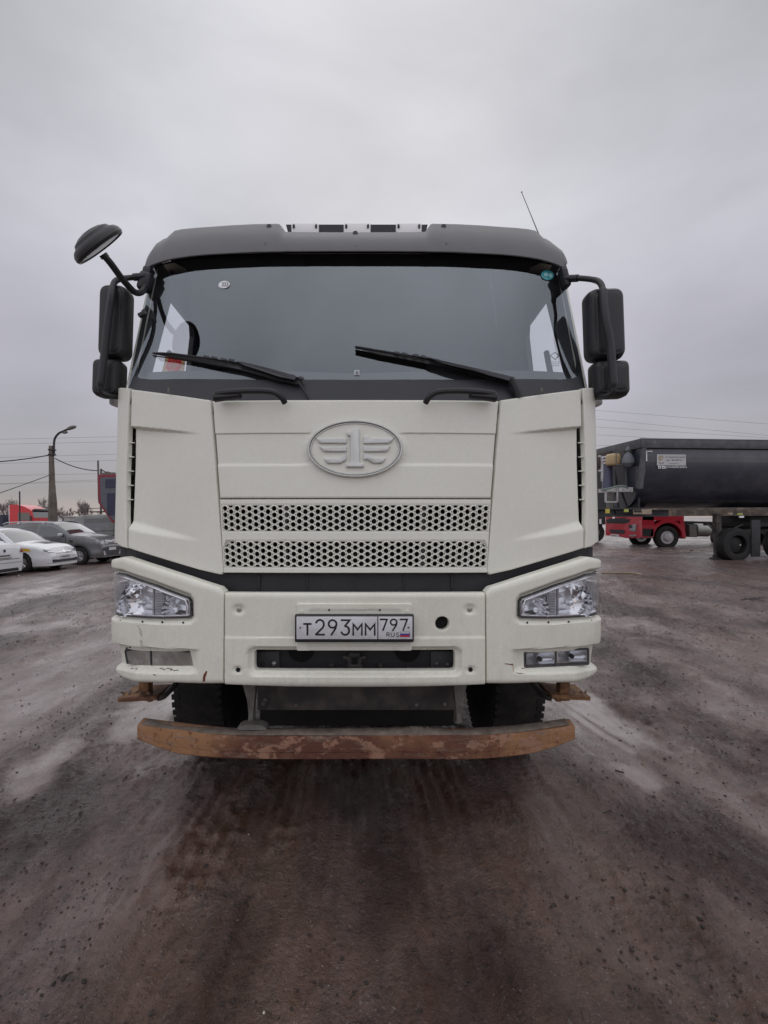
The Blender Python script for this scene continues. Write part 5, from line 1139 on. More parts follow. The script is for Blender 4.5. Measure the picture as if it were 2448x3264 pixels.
class Car:
    def __init__(c, name, label, X, Y, yaw, prof, W, belt, zb, wheels, rw, paint, group=None, cat='car', tumble=.16, nose=.18, tail=.12, arch=1.16, crown=.05, tf=1.0):
        c.root = thing(name, (X, Y, ground_z(X, Y) - .01), label, cat, group, rot=(0, -TILT * .8, yaw))
        c.prof = prof; c.W = W; c.belt = belt; c.zb = zb; c.nose, c.tail, c.tumble, c.crown, c.tf = nose, tail, tumble, crown, tf
        c.x0, c.x1 = prof[0][0], prof[-1][0]; c.roof = max(z for _, z in prof); c.wheels = wheels; c.rw = rw; c.paint = paint
        c.body(arch)
    def zt(c, x): return float(np.interp(x, [p[0] for p in c.prof], [p[1] for p in c.prof]))
    def hw(c, x, z):
        a = max(0, (x - (c.x1 - .75)) / .75); b = max(0, ((c.x0 + .6) - x) / .6)
        w = c.W / 2 * (1 - c.nose * a ** 2.6 - c.tail * b ** 2.6)
        if z > c.belt: w -= c.tumble * ((z - c.belt) / max(.01, c.roof - c.belt)) ** 1.1
        if z < .45: w -= .05 * ((.45 - z) / .3)
        w -= .015 * math.cos((z - .6) * 6) ** 2
        return w
    def body(c, arch):
        nx = int((c.x1 - c.x0) / .035); xs = [c.x0 + (c.x1 - c.x0) * i / nx for i in range(nx + 1)]; V = []; rows = 30; keep = []
        xs = sorted(set([round(x, 4) for x in xs] + [p[0] for p in c.prof]))
        for x in xs:
            zt = max(c.zt(x), c.zb + .06); rr = min(.09 if zt < c.belt + .15 else .07, (zt - c.zb) * .4); sec = []
            for k in range(16): z = c.zb + (zt - rr - c.zb) * k / 15; sec.append((c.hw(x, z), z))
            w0 = sec[-1][0]
            for k in range(1, 5): t = k / 4 * math.pi / 2; sec.append((w0 - rr * (1 - math.cos(t)), zt - rr + rr * math.sin(t)))
            w1 = sec[-1][0]
            for k in range(1, 7): u = 1 - k / 6; sec.append((w1 * u, zt + c.crown * (1 - u * u)))
            full = sec[::-1] + [(-a, z) for a, z in sec[::-1]][::-1][0:0]
            left = [(x, a, z) for a, z in sec]; right = [(x, -a, z) for a, z in sec[:-1][::-1]]
            V += left + right; m = len(left) + len(right)
        F = []
        for i in range(len(xs) - 1):
            for j in range(m - 1):
                a = i * m + j; q = (a, a + m, a + m + 1, a + 1); cx = (xs[i] + xs[i + 1]) / 2; cz = sum(V[k][2] for k in q) / 4
                if any(math.hypot(cx - wx, cz - c.rw) < c.rw * arch for wx in c.wheels) and abs(V[a][1]) > .3: continue
                F.append(q)
        F.append(tuple(range(m))[::-1]); F.append(tuple((len(xs) - 1) * m + j for j in range(m)))
        A_ = []
        for (x, y, z) in V:
            for wx in c.wheels:
                dx, dz = x - wx, z - c.rw; d_ = math.hypot(dx, dz)
                if abs(y) > .3 and c.rw * arch * .80 < d_ < c.rw * arch: x, z = wx + dx / d_ * c.rw * arch, c.rw + dz / d_ * c.rw * arch
            A_.append((x, y, z))
        V = A_
        c.bodyo = obj('body', V, F, c.paint, c.root, True, 40)
        b = MB()
        for wx in c.wheels:
            for sg in (-1, 1):
                L_ = [(math.cos(w) * c.rw * arch, math.sin(w) * c.rw * arch) for w in np.linspace(-.35, math.pi + .35, 16)]; k = len(b.v)
                y0 = sg * (c.hw(wx, .5) - .012); y1 = sg * (c.W / 2 - .42)
                b.add([(wx + a_, y, c.rw + s_) for a_, s_ in L_ for y in (y0, y1)], [(2 * i, 2 * i + 1, 2 * i + 3, 2 * i + 2) for i in range(15)])
                b.add([(wx + a_, y1, c.rw + s_) for a_, s_ in L_], [tuple(range(16))])
        b.box(((c.x0 + c.x1) / 2, 0, c.zb + .10), (c.x1 - c.x0 - .5, c.W - .5, .1)); b.build('wheel_arch', M['hole'], c.root, False)
    def wheel(c, n=5, m_=None, wd=.22):
        for wx in c.wheels:
            for sg in (-1, 1):
                cy = sg * (c.hw(wx, .5) - wd / 2 + .01); b = MB(); r = c.rw
                b.lathe([(r * .60, -wd / 2 * .9), (r * .75, -wd / 2), (r * .93, -wd / 2 * .95), (r, -wd / 2 * .7), (r, wd / 2 * .7), (r * .93, wd / 2 * .95), (r * .75, wd / 2), (r * .60, wd / 2 * .9)], (wx, cy, r), (0, 1, 0), 32, True)
                w = b.build('wheel', M['rubber'], c.root)
                b = MB(); yo = cy + sg * wd * .36; b.lathe([(r * .66, .0), (r * .62, .02), (r * .60, -.03), (r * .55, -.05)], (wx, yo, r), (0, sg, 0), 28)
                for k in range(n):
                    t = 2 * math.pi * k / n + .3; p = Vector((math.cos(t), 0, math.sin(t))); tn = Vector((-math.sin(t), 0, math.cos(t)))
                    for e in ((-.10, .10) if n == 5 else (0,)):
                        q0 = Vector((wx, yo + sg * .012, r)) + p * r * .12 + tn * e * r * .3; q1 = Vector((wx, yo + sg * .004, r)) + p * r * .62 + tn * e * r * 1.1
                        b.tube([q0, q1], [r * .085, r * .06], 5)
                b.lathe([(r * .15, 0), (r * .14, .03), (0, .035)], (wx, yo, r), (0, sg, 0), 12); rm = b.build('rim', m_ or M['alloy'], w)
                b = MB(); b.lathe([(r * .58, .0), (0, .0)], (wx, yo - sg * .06, r), (0, sg, 0), 20); b.build('brake_disc', M['hole'], rm)
    def side(c, name, L_, m_, off=.006, par=None, both=True, g=.12):
        r = []
        for sg in (-1, 1) if both else (-1,):
            bm = bmesh.new(); vs_ = [bm.verts.new((x, 0, z)) for x, z in L_]; bm.faces.new(vs_); bmesh.ops.triangulate(bm, faces=bm.faces[:])
            for x in np.arange(min(p[0] for p in L_) + g, max(p[0] for p in L_), g): bmesh.ops.bisect_plane(bm, geom=bm.verts[:] + bm.edges[:] + bm.faces[:], plane_co=(x, 0, 0), plane_no=(1, 0, 0))
            for z in np.arange(min(p[1] for p in L_) + g, max(p[1] for p in L_), g): bmesh.ops.bisect_plane(bm, geom=bm.verts[:] + bm.edges[:] + bm.faces[:], plane_co=(0, 0, z), plane_no=(0, 0, 1))
            for v in bm.verts: v.co.y = sg * (c.hw(v.co.x, v.co.z) + off)
            b = MB(); b.bmadd(bm); r.append(b.build(name, m_, par or c.root, False))
        return r
    def front(c, name, L_, m_, off=.008, par=None, end=1, g=.08, raise_=0):
        """patch in (y,z) thrown on to the nose (end=1) or tail (end=-1)"""
        bm = bmesh.new(); vs_ = [bm.verts.new((0, y, z)) for y, z in L_]; bm.faces.new(vs_); bmesh.ops.triangulate(bm, faces=bm.faces[:])
        for y in np.arange(min(p[0] for p in L_) + g, max(p[0] for p in L_), g): bmesh.ops.bisect_plane(bm, geom=bm.verts[:] + bm.edges[:] + bm.faces[:], plane_co=(0, y, 0), plane_no=(0, 1, 0))
        for z in np.arange(min(p[1] for p in L_) + g, max(p[1] for p in L_), g): bmesh.ops.bisect_plane(bm, geom=bm.verts[:] + bm.edges[:] + bm.faces[:], plane_co=(0, 0, z), plane_no=(0, 0, 1))
        for v in bm.verts:
            x = c.x1 if end > 0 else c.x0; st = -.004 * end
            for _ in range(900):
                if abs(v.co.y) <= c.hw(x, v.co.z) - .012 and v.co.z <= c.zt(x) + c.crown * (1 - min(1, abs(v.co.y) / max(.05, c.hw(x, v.co.z))) ** 2) - .02 * (1 if v.co.z > .6 else 0): break
                x += st
            v.co.x = x + off * end; v.co.y *= 1.012
        b = MB(); b.bmadd(bm); return b.build(name, m_, par or c.root, False)
    def top(c, name, xa, xb, win, m_, off=.007, n=8, par=None, win2=None):
        V = []; F = []; k = 8; win2 = win if win2 is None else win2
        for i in range(n + 1):
            x = xa + (xb - xa) * i / n; z = c.zt(x); z2 = c.zt(x + .02); nrm = Vector((-(z2 - z), 0, .02)).normalized(); rr = .07; w = c.hw(x, z - rr) - (win + (win2 - win) * i / n)
            for j in range(k + 1): u = -1 + 2 * j / k; V.append((x + nrm.x * off, u * w, z + c.crown * (1 - (u * w / max(.01, c.hw(x, z) - rr)) ** 2) + nrm.z * off))
        for i in range(n):
            for j in range(k): a = i * (k + 1) + j; F.append((a, a + k + 1, a + k + 2, a + 1))
        return obj(name, V, F, m_, par or c.root, True)
    def mirror(c, x, z, m_=None, sz=(.12, .2, .14)):
        for sg in (-1, 1): b = MB(); b.box((x, sg * (c.hw(x, z) + .13), z), sz, (0, 0, sg * .2), r=.05, seg=3); mo = b.build('wing_mirror', m_ or c.paint, c.root); b = MB(); b.box((x + .01, sg * (c.hw(x, z) + .03), z - .05), (.06, .1, .05), r=.015); b.build('mirror_foot', M['black'], mo)
    def plate(c, y, z, end, blur=True, w=.52):
        p = c.front('number_plate', [(y - w / 2, z - .056), (y + w / 2, z - .056), (y + w / 2, z + .056), (y - w / 2, z + .056)], M['platewhite'], .018, end=end, g=.6); return p
def saloon(name, label, X, Y, yaw, group=None, rear=False):
    prof = [(-2.25, .50), (-2.24, .90), (-2.18, 1.02), (-1.75, 1.08), (-1.55, 1.10), (-1.05, 1.36), (-.6, 1.45), (-.1, 1.47), (.25, 1.44), (.55, 1.33), (1.12, .985), (1.3, .955), (1.8, .88), (2.08, .77), (2.17, .66), (2.21, .60), (2.24, .50)]
    c = Car(name, label, X, Y, yaw, prof, 1.80, .92, .20, (-1.36, 1.32), .32, M['carwhite'], group, tumble=.24, nose=.22, tail=.14)
    c.wheel(5 if not rear else 10)
    c.side('side_window', [(-1.38, 1.00), (-.98, 1.28), (-.55, 1.37), (-.38, 1.385), (-.38, .98)], M['carglass']); c.side('side_window', [(-.30, .98), (-.30, 1.385), (.10, 1.375), (.40, 1.27), (.82, 1.0), (.80, .97)], M['carglass'])
    c.top('windscreen', .34, 1.08, .06, M['carglass'], par=c.root, win2=.03); c.top('rear_window', -1.52, -1.0, .12, M['carglass'], win2=.10)
    c.side('door_gap', [(-.35, .35), (-.335, .35), (-.335, .97), (-.35, .97)], M['hole'], .003); c.side('door_gap', [(.82, .36), (.835, .36), (.86, .95), (.845, .95)], M['hole'], .003)
    c.mirror(.72, 1.0, M['carwhite']) 
    return c
def background_cars():
    c = saloon('parked_car', 'white saloon with a yellow stripe on its wing, nose pointing right', -12.88, 17.75, R(-3))
    # front details
    for sg in (-1, 1): hl = c.front('headlight', [(sg * .42, .70), (sg * .60, .72), (sg * .80, .775), (sg * .795, .70), (sg * .70, .64), (sg * .44, .645)], M['headl'], .012); 
    for sg in (-1, 1): c.front('lamp_strip', [(sg * .44, .685), (sg * .70, .70), (sg * .78, .75), (sg * .70, .68), (sg * .44, .668)], M['chrome'], .016)
    c.front('grille', [(-.43, .60), (.43, .60), (.43, .70), (-.43, .70)], M['black'], .010); c.front('chrome_bar', [(-.43, .645), (.43, .645), (.43, .66), (-.43, .66)], M['chrome'], .016); c.front('badge', circ((0, .665), .055, 14), M['chrome'], .022)
    c.front('air_intake', [(-.70, .30), (.70, .30), (.64, .415), (.35, .39), (-.35, .39), (-.64, .415)], M['black'], .010); c.front('intake_trim', [(-.74, .275), (.74, .275), (.72, .30), (-.72, .30)], M['chrome'], .014)
    c.plate(0, .48, 1); p = c.front('plate_lettering', [(-.2, .46), (.22, .46), (.22, .50), (-.2, .50)], M['greymetal'], .022)
    c.side('yellow_stripe', [(-1.9, .70), (1.66, .71), (1.60, .80), (1.10, .825), (-1.9, .87)], M['yellow'], .004); c.side('stripe_edge', [(-1.9, .86), (1.10, .815), (1.52, .79), (1.52, .80), (1.10, .83), (-1.9, .875)], M['rustred'], .004)
    c.top('bonnet_emblem', 1.45, 1.75, .62, M['cardark'], off=.004, n=3); c.top('bonnet_mark', 1.40, 1.52, .30, M['greymetal'], off=.003, n=2, win2=.75)
    # the rear of another white car at the left edge
    c = saloon('parked_car', 'white saloon seen from behind at the left edge, red tail lamp and plate', -13.55, 15.7, R(177), rear=True)
    c.front('tail_lamp', [(.62, .80), (.80, .80), (.83, .90), (.78, .95), (.66, .93)], M['redlamp'], .016, end=-1); c.front('tail_lamp', [(-.62, .80), (-.80, .80), (-.83, .90), (-.78, .95), (-.66, .93)], M['redlamp'], .016, end=-1)
    c.plate(0, .72, -1); c.front('plate_frame', [(-.29, .64), (.29, .64), (.29, .655), (-.29, .655)], M['black'], .02, end=-1); c.front('plate_lettering', [(-.2, .70), (.22, .70), (.22, .745), (-.2, .745)], M['greymetal'], .022, end=-1)
    c.front('badge', circ((0, .88), .05, 14), M['black'], .012, end=-1); c.front('boot_gap', [(-.62, .60), (.62, .60), (.62, .615), (-.62, .615)], M['hole'], .006, end=-1); c.front('bumper_shadow_gap', [(-.78, .49), (.78, .49), (.78, .50), (-.78, .50)], M['hole'], .006, end=-1)
    c.front('diffuser', [(-.6, .22), (.6, .22), (.55, .32), (-.55, .32)], M['black'], .008, end=-1)
    # grey crossover
    prof = [(-2.10, .60), (-2.09, 1.05), (-2.02, 1.18), (-1.88, 1.42), (-1.70, 1.60), (-1.2, 1.655), (-.5, 1.675), (.1, 1.655), (.42, 1.60), (1.00, 1.215), (1.12, 1.16), (1.6, 1.12), (1.95, 1.03), (2.10, .92), (2.16, .80), (2.19, .64)]
    c = Car('parked_car', 'grey crossover with roof rails, black cladding and alloy wheels behind the white saloons', -12.55, 20.4, R(-2), prof, 1.84, 1.10, .26, (-1.31, 1.36), .345, M['cargrey'], tumble=.17, nose=.22, tail=.12)
    c.wheel(5, wd=.24)
    c.side('side_window', [(-1.70, 1.15), (-1.62, 1.42), (-1.25, 1.50), (-1.22, 1.14)], M['carglass']); c.side('side_window', [(-1.02, 1.13), (-.98, 1.50), (-.40, 1.54), (-.34, 1.54), (-.34, 1.12)], M['carglass']); c.side('side_window', [(-.22, 1.12), (-.22, 1.54), (.22, 1.52), (.42, 1.44), (.78, 1.19), (.80, 1.12)], M['carglass'])
    c.top('windscreen', .46, 1.02, .06, M['carglass'], win2=.04)
    for sg in (-1, 1):
        b = MB(); pts = [(-1.75, .60), (-1.6, .66), (-1.0, .68), (-.2, .68), (.12, .66), (.3, .60)]; b.tube([(x, sg * (c.hw(x, 1.5) - .05), 1.0 + dz + .03) for x, dz in pts], .022, 6)
        b.box((-1.1, sg * (c.hw(-1, 1.5) - .05), 1.66), (.1, .05, .08)); b.box((-.1, sg * (c.hw(0, 1.5) - .05), 1.66), (.1, .05, .08)); b.build('roof_rail', M['alloy'] if sg < 0 else M['black'], c.root)
    c.mirror(.72, 1.18, mat('silver_mirror_cap', (.5, .5, .52), .3, .3))
    c.side('cladding', [(-.95, .27), (.95, .27), (.95, .42), (-.95, .42)], M['clad'], .008); c.side('door_gap', [(-.29, .45), (-.275, .45), (-.275, 1.12), (-.29, 1.12)], M['hole'], .003); c.side('door_gap', [(.86, .5), (.875, .5), (.875, 1.12), (.86, 1.12)], M['hole'], .003); c.side('wing_vent', [(1.0, .98), (1.16, .96), (1.14, .87), (1.02, .88)], M['black'], .006)
    for wx in c.wheels:
        A1 = [(wx + math.cos(w) * .40, .345 + math.sin(w) * .40) for w in np.linspace(-.1, math.pi + .1, 14)]; A2 = [(wx + math.cos(w) * .47, .345 + math.sin(w) * .47) for w in np.linspace(math.pi + .1, -.1, 14)]
        for sg in (-1, 1):
            V = [(x, sg * (c.hw(x, z) + .012), z) for x, z in A1] + [(x, sg * (c.hw(x, z) + .012), z) for x, z in A2[::-1]]; obj('arch_trim', V, [(i, i + 1, 15 + i, 14 + i) for i in range(13)], M['clad'], c.root, False)
    c.front('lower_bumper', [(-.70, .30), (.70, .30), (.72, .62), (.5, .66), (-.5, .66), (-.72, .62)], M['clad'], .012); c.front('grille', [(-.44, .76), (.44, .76), (.46, .95), (-.46, .95)], M['black'], .012)
    for k in range(3): c.front('grille_bar', [(-.42, .80 + k * .05), (.42, .80 + k * .05), (.42, .815 + k * .05), (-.42, .815 + k * .05)], M['chrome'], .018)
    for sg in (-1, 1): c.front('headlight', [(sg * .48, .78), (sg * .80, .80), (sg * .85, .93), (sg * .78, .96), (sg * .48, .92)], M['headl'], .014); c.front('skid_trim', [(sg * .45, .34), (sg * .62, .34), (sg * .66, .52), (sg * .56, .52)], M['alloy'], .02)
    c.plate(0, .58, 1)
    # dark estate further left behind
    prof = [(-2.2, .5), (-2.18, 1.0), (-2.0, 1.35), (-1.6, 1.50), (-.6, 1.58), (0, 1.55), (.35, 1.48), (1.0, 1.05), (1.8, .95), (2.1, .7), (2.15, .3)]
    c = Car('parked_car', 'dark blue-grey estate car whose roof shows behind the grey crossover, at the left edge', -18.4, 24.5, R(-2), prof, 1.78, 1.0, .22, (-1.35, 1.35), .32, M['cardark'], tumble=.18); c.wheel(5)
    c.side('side_window', [(-1.8, 1.08), (-1.6, 1.38), (-.4, 1.46), (-.4, 1.05)], M['carglass']); c.side('side_window', [(-.3, 1.05), (-.3, 1.46), (.3, 1.40), (.8, 1.06)], M['carglass']); c.top('windscreen', .4, .98, .06, M['carglass'])
    # sage grey van
    prof = [(-2.3, .6), (-2.3, 1.35), (-2.22, 1.75), (-2.0, 1.98), (-1.6, 2.03), (1.0, 2.03), (1.45, 1.92), (1.65, 1.5), (1.9, 1.25), (2.4, 1.15), (2.48, .9), (2.5, .4)]
    c = Car('parked_van', 'sage grey boxy van with rear side window and black roof rack beside the tipper body', -12.2, 25.3, R(-1), prof, 1.9, 1.25, .4, (-1.25, 1.15), .38, M['vangrey'], cat='van', tumble=.10, nose=.1, tail=.06); c.wheel(5, M['greymetal'])
    c.side('side_window', roundc([(-1.62, 1.40), (-.30, 1.40), (-.30, 1.86), (-1.58, 1.86)], .06, 3), M['carglass']); c.side('side_window', roundc([(.05, 1.40), (1.15, 1.40), (1.05, 1.80), (.05, 1.80)], .05, 3), M['carglass']); c.side('body_crease', [(-2.1, 1.24), (1.5, 1.24), (1.5, 1.262), (-2.1, 1.262)], M['clad'], .004)
    c.side('door_gap', [(-.13, .5), (-.115, .5), (-.115, 1.9), (-.13, 1.9)], M['hole'], .004); c.side('door_handle', [(-.1, 1.16), (.1, 1.16), (.1, 1.20), (-.1, 1.20)], M['black'], .02)
    b = MB()
    for y in (-.72, .72):
        b.tube([(-1.9, y, 2.20), (1.0, y, 2.20)], .018, 6); b.tube([(-1.5, y, 2.36), (1.0, y, 2.36)], .015, 6)
        for x in (-1.8, -.9, 0, .9): b.tube([(x, y, 1.98), (x, y, 2.20)], .018, 5)
        for x in (-1.5, -.6, .3): b.tube([(x, y, 2.2), (x, y, 2.36)], .012, 5)
    for x in np.arange(-1.9, 1.1, .36): b.tube([(x, -.72, 2.20), (x, .72, 2.20)], .015, 5)
    b.build('roof_rack', M['black'], c.root)
background_cars()

# ------------------------------------------------------------------ red articulated lorry, far left
def red_lorry_far():
    Y = 50; X = BX(31, Y); r = thing('lorry', (X, Y, SLOPE * X), 'red long-haul lorry cab far off, towing a dark trailer behind the parked cars', 'lorry', rot=(0, -TILT, R(-2)))
    red = mat('red_cab_paint', (0.62, 0.02, 0.03), .35, coat=.5, var=.05)
    b = MB(); H = 3.72
    b.prism([(0, 1.0), (2.35, 1.0), (2.42, 2.35), (2.30, 3.02), (2.05, 3.25), (1.5, 3.52), (.8, H), (.05, H)], lambda x, z, d: (x, d, z), 2.5); body = b.build('body', red, r, False)
    b = MB(); b.add([(2.431, .12, 2.38), (2.431, 2.38, 2.38), (2.315, 2.38, 2.99), (2.315, .12, 2.99)], [(0, 1, 2, 3)]); b.build('windscreen', M['carglass'], r, False)
    b = MB(); b.box((2.42, 1.25, 3.12), (.3, 2.3, .22), (0, -.5, 0), r=.04); b.build('sun_visor', M['black'], r)
    b = MB(); b.add([(.9, -.012, 2.1), (2.15, -.012, 2.1), (2.05, -.012, 2.9), (.9, -.012, 2.9)], [(0, 1, 2, 3)]); b.build('side_window', M['carglass'], r, False)
    b = MB(); b.box((2.40, 1.25, 1.45), (.06, 1.8, .5), r=.02); b.build('grille', M['black'], r); b = MB(); b.box((2.33, 1.25, .75), (.2, 2.48, .5), r=.05); b.build('bumper', red, r)
    b = MB(); b.box((2.3, -.16, 2.2), (.14, .12, .8), r=.04); b.build('wing_mirror', M['black'], r)
    b = MB(); b.box((-.02, 1.25, 2.5), (.2, 2.3, 2.3)); b.build('cab_fairing', M['stickwhite'], r, False)
    for x in (1.3, -2.6):
        for y in (.16, 2.34): b = MB(); b.lathe([(.28, -.14), (.5, -.15), (.52, -.1), (.52, .1), (.5, .15), (.28, .14)], (x, y, .52), (0, 1, 0), 24, True); b.build('wheel', M['rubber'], r)
    b = MB(); b.box((-2.6, 1.25, .9), (5.2, .9, .25)); b.build('chassis', M['under'], r, False)
    t = thing('trailer', (X, Y, SLOPE * X), 'dark curtain-sided trailer coupled behind the far red lorry', 'trailer', rot=(0, -TILT, R(-2)))
    b = MB(); b.box((-7.2, 1.25, 1.95), (13, 2.5, 1.6), r=.02); b.build('body', mat('dark_blue_curtain', (.045, .05, .08), .6), t, False)
    for x in (-10, -11.3, -12.6):
        for y in (.16, 2.34): b = MB(); b.lathe([(.28, -.14), (.5, -.15), (.52, 0), (.5, .15), (.28, .14)], (x, y, .52), (0, 1, 0), 20, True); b.build('wheel', M['rubber'], t)
red_lorry_far()

# ------------------------------------------------------------------ blue and red tipper body end beside the white cab
def blue_tipper():
    Y = 22.6; X = BX(317, Y); g0 = SLOPE * X
    r = thing('tipper_lorry', (X, Y, g0), 'parked tipper with blue-grey panelled tailgate edged in red, half hidden by the white cab', 'lorry', rot=(0, -TILT, 0))
    red = mat('dull_red_frame', (.22, .03, .045), .5, var=.15); blue = mat('deep_blue_panel', (.028, .03, .065), .5, var=.15); grey = mat('blue_grey_frame', (.10, .105, .125), .5, var=.1)
    zt = BZ(1513, Y) - g0; zs = BZ(1602, Y) - g0; zb = BZ(1668, Y) - g0; W = 2.5
    def outl(i): return [(i, zt - i), (i, zs), (.28 + i * .75, zs - .42 + i * .2), (.62 + i * .4, zb + i), (W - .62 - i * .4, zb + i), (W - .28 - i * .75, zs - .42 + i * .2), (W - i, zs), (W - i, zt - i)]
    b = MB(); b.prism(outl(0), lambda x, z, d: (x, d, z), .10); b.build('red_frame', red, r, False)
    b = MB(); b.prism(outl(.13), lambda x, z, d: (x, -.03 + d, z), .05); tg = b.build('tailgate', grey, r, False)
    for x0, x1, z0, z1 in ((.36, 1.18, zt - .62, zt - .22), (1.3, 2.14, zt - .62, zt - .22), (.42, 1.18, zb + .35, zt - .85), (1.3, 2.08, zb + .35, zt - .85)):
        b = MB(); b.box(((x0 + x1) / 2, -.032, (z0 + z1) / 2), (x1 - x0, .02, z1 - z0)); b.build('recessed_panel', blue, tg, False)
    b = MB(); b.prism(outl(.05), lambda x, z, d: (x, .1 + d, z), 5.0); b.build('body', M['blackgap'], r, False)
    b = MB(); b.box((-.02, .1, zt - .25), (.05, .08, 1.8)); b.box((.42, .1, zt + .05), (.6, .1, .09)); b.build('hinge_post', M['greymetal'], r)
    b = MB(); b.box((1.25, 2.0, .95), (.9, 6, .3)); b.box((1.25, -.1, .62), (2.3, .12, .16)); b.build('chassis', M['dirtmetal'], r, False)
    for x in (.25, 2.25):
        for y in (.9, 2.3): b = MB(); b.lathe([(.28, -.26), (.5, -.28), (.53, -.2), (.53, .2), (.5, .28), (.28, .26)], (x, y, .53), (1, 0, 0), 24, True); b.build('wheel', M['rubber'], r)
    b = MB(); b.box((.35, -.17, .85), (.42, .04, .14), r=.01); b.build('tail_lamp', M['redlamp'], r)
blue_tipper()

# ------------------------------------------------------------------ dark half-pipe tipping trailer on the right
def trailer():
    Y0 = 15.3; X0 = BX(2045, Y0); g0 = SLOPE * X0; yaw = R(6.5)
    r = thing('tipper_trailer', (X0, Y0, g0), 'dark blue-grey half-pipe tipping trailer with dealer sticker, standing on its landing legs', 'trailer', rot=(0, -TILT * .3, yaw))
    Mi = r.matrix_basis.inverted() if False else (Matrix.Translation((X0, Y0, g0)) @ Matrix.Rotation(yaw, 4, 'Z') @ Matrix.Rotation(-TILT * .3, 4, 'Y')).inverted()
    def loc(sx, sy, dy=0.0):
        """local x,z on the near side plane (local y=dy) seen at photo pixel"""
        d = Mi.to_3x3() @ Vector(((sx - CX) / FPX, 1, (CY - sy) / FPX)); o = Mi @ Vector((0, 0, CAM_H)); t = (dy - o.y) / d.y; p = o + d * t; return p
    zr = loc(2045, 1398).z; zr2 = loc(2100, 1428).z; zbt = loc(2100, 1618).z; L = 9.0; W = 2.5
    steel_ = mat('dark_trailer_steel', (0.030, 0.036, 0.052), 0.30, metal=.1, coat=.7, col2=(.05, .053, .065), c2scale=1.5, var=.12, vscale=3, bump=.02, bscale=9)
    rimm = mat('grey_rim_steel', (.085, .088, .096), .6, var=.25, vscale=4, col2=(.2, .17, .14), c2scale=5, c2lo=.62, c2hi=.7)
    # section of half pipe: (inset from side, z)
    zd = zr2; R0 = W / 2; n = 18; sec = [(.10, zd), (.09, zd - .25)]
    for k in range(n + 1):
        t = k / n * math.pi / 2 * .93; sec.append((.09 + (R0 - .09) * (1 - math.cos(t)) , zd - .25 - (zd - .25 - zbt) * math.sin(t) ** .95))
    full = sec + [(W - a, z) for a, z in sec[::-1]]; m = len(full); V = []
    for x, e in ((.06, 0), (L, 0)):
        for a, z in full: V.append((x + (0 if x > 1 else .22 * (zd - z) ** 1.0 * .35), a, z))
    F = [(j, j + 1, m + j + 1, m + j) for j in range(m - 1)] + [tuple(range(m)), tuple(range(m, 2 * m))[::-1]]
    obj('pipe_body', V, F, steel_, r, True, 25)
    b = MB(); b.box((L / 2, .03, (zr + zr2) / 2), (L, .12, zr - zr2), r=.012); b.box((L / 2, W - .03, (zr + zr2) / 2), (L, .12, zr - zr2), r=.012); b.box((0.03, W / 2, (zr + zr2) / 2), (.12, W, zr - zr2), r=.012)
    rm = b.build('top_rim', rimm, r); b = MB(); b.box((L / 2, .0, zr + .012), (L, .09, .022)); b.build('cover_rail', M['alloy'], rm)
    b = MB(); b.box((L / 2, W / 2, zr + .0), (L - .1, W - .2, .03)); b.build('tarpaulin', M['clad'], r)
    # ribs of the front corner
    b = MB()
    for (pts, w) in (([(2032, 1400), (2040, 1470), (2020, 1560)], .0),):
        pass
    q = [loc(x, y, -.02) for x, y in ((2046, 1412), (2064, 1412), (2059, 1440), (2056, 1475), (2057, 1500), (2052, 1530), (2050, 1556), (2039, 1558), (2041, 1500), (2049, 1450))]
    b.add([tuple(p) for p in q] + [tuple(p + Vector((0, .1, 0))) for p in q], [tuple(range(10)), tuple(range(10, 20))[::-1]] + [(i, (i + 1) % 10, 10 + (i + 1) % 10, 10 + i) for i in range(10)]); b.build('corner_rib', rimm, r, False)
    b = MB()
    for x0 in (.35, .9, 1.5, 2.1): b.box((.14, x0, (zr2 + zbt) / 2 + .3), (.08, .09, 1.2))
    b.each('front_rib', rimm, r, False)
    # white markings and stickers, flat prints on the side sheet
    yside = .085
    def rect(name, x0, y0, x1, y1, m_, d=.0, par=None): p, q = loc(x0, y0, yside), loc(x1, y1, yside); b = MB(); b.box(((p.x + q.x) / 2, yside - .003 - d, (p.z + q.z) / 2), (abs(q.x - p.x), .002, abs(p.z - q.z))); return b.build(name, m_, par or r, False)
    rect('reflective_mark', 2058, 1437, 2079, 1440.5, M['stickwhite'], .01); rect('reflective_mark', 2058, 1441, 2062, 1470, M['stickwhite'], .01)
    st = rect('dealer_sticker', 2093, 1448, 2186, 1484, mat('pale_sticker', (.50, .50, .50), .45), .004)
    def words(name, s, x, y, h, m_, par, sx_=1.0):
        p = loc(x, y, yside); k = h / FPX * 16 / .73; v, f = text_faces(s, k, sx_); b = MB(); b.add([(p.x + a, yside - .012, p.z + c_) for a, c_ in v], f); b.build(name, m_, par, False)
    words('lettering', 'ТНТ', 2098, 1480, 6.0, M['ink'], st, 1.15); words('lettering', 'Официальный дилер', 2121, 1459, 5.0, M['greymetal'], st, .95); words('lettering', '(812)', 2123, 1469.5, 5.0, M['greymetal'], st, .9); words('lettering', '414-97-11', 2140, 1469.5, 6.6, M['ink'], st, .98); words('lettering', 'www.tnt-spb.ru', 2131, 1479, 3.8, M['greymetal'], st, 1.0)
    b = MB(); p = loc(2107, 1461, yside); 
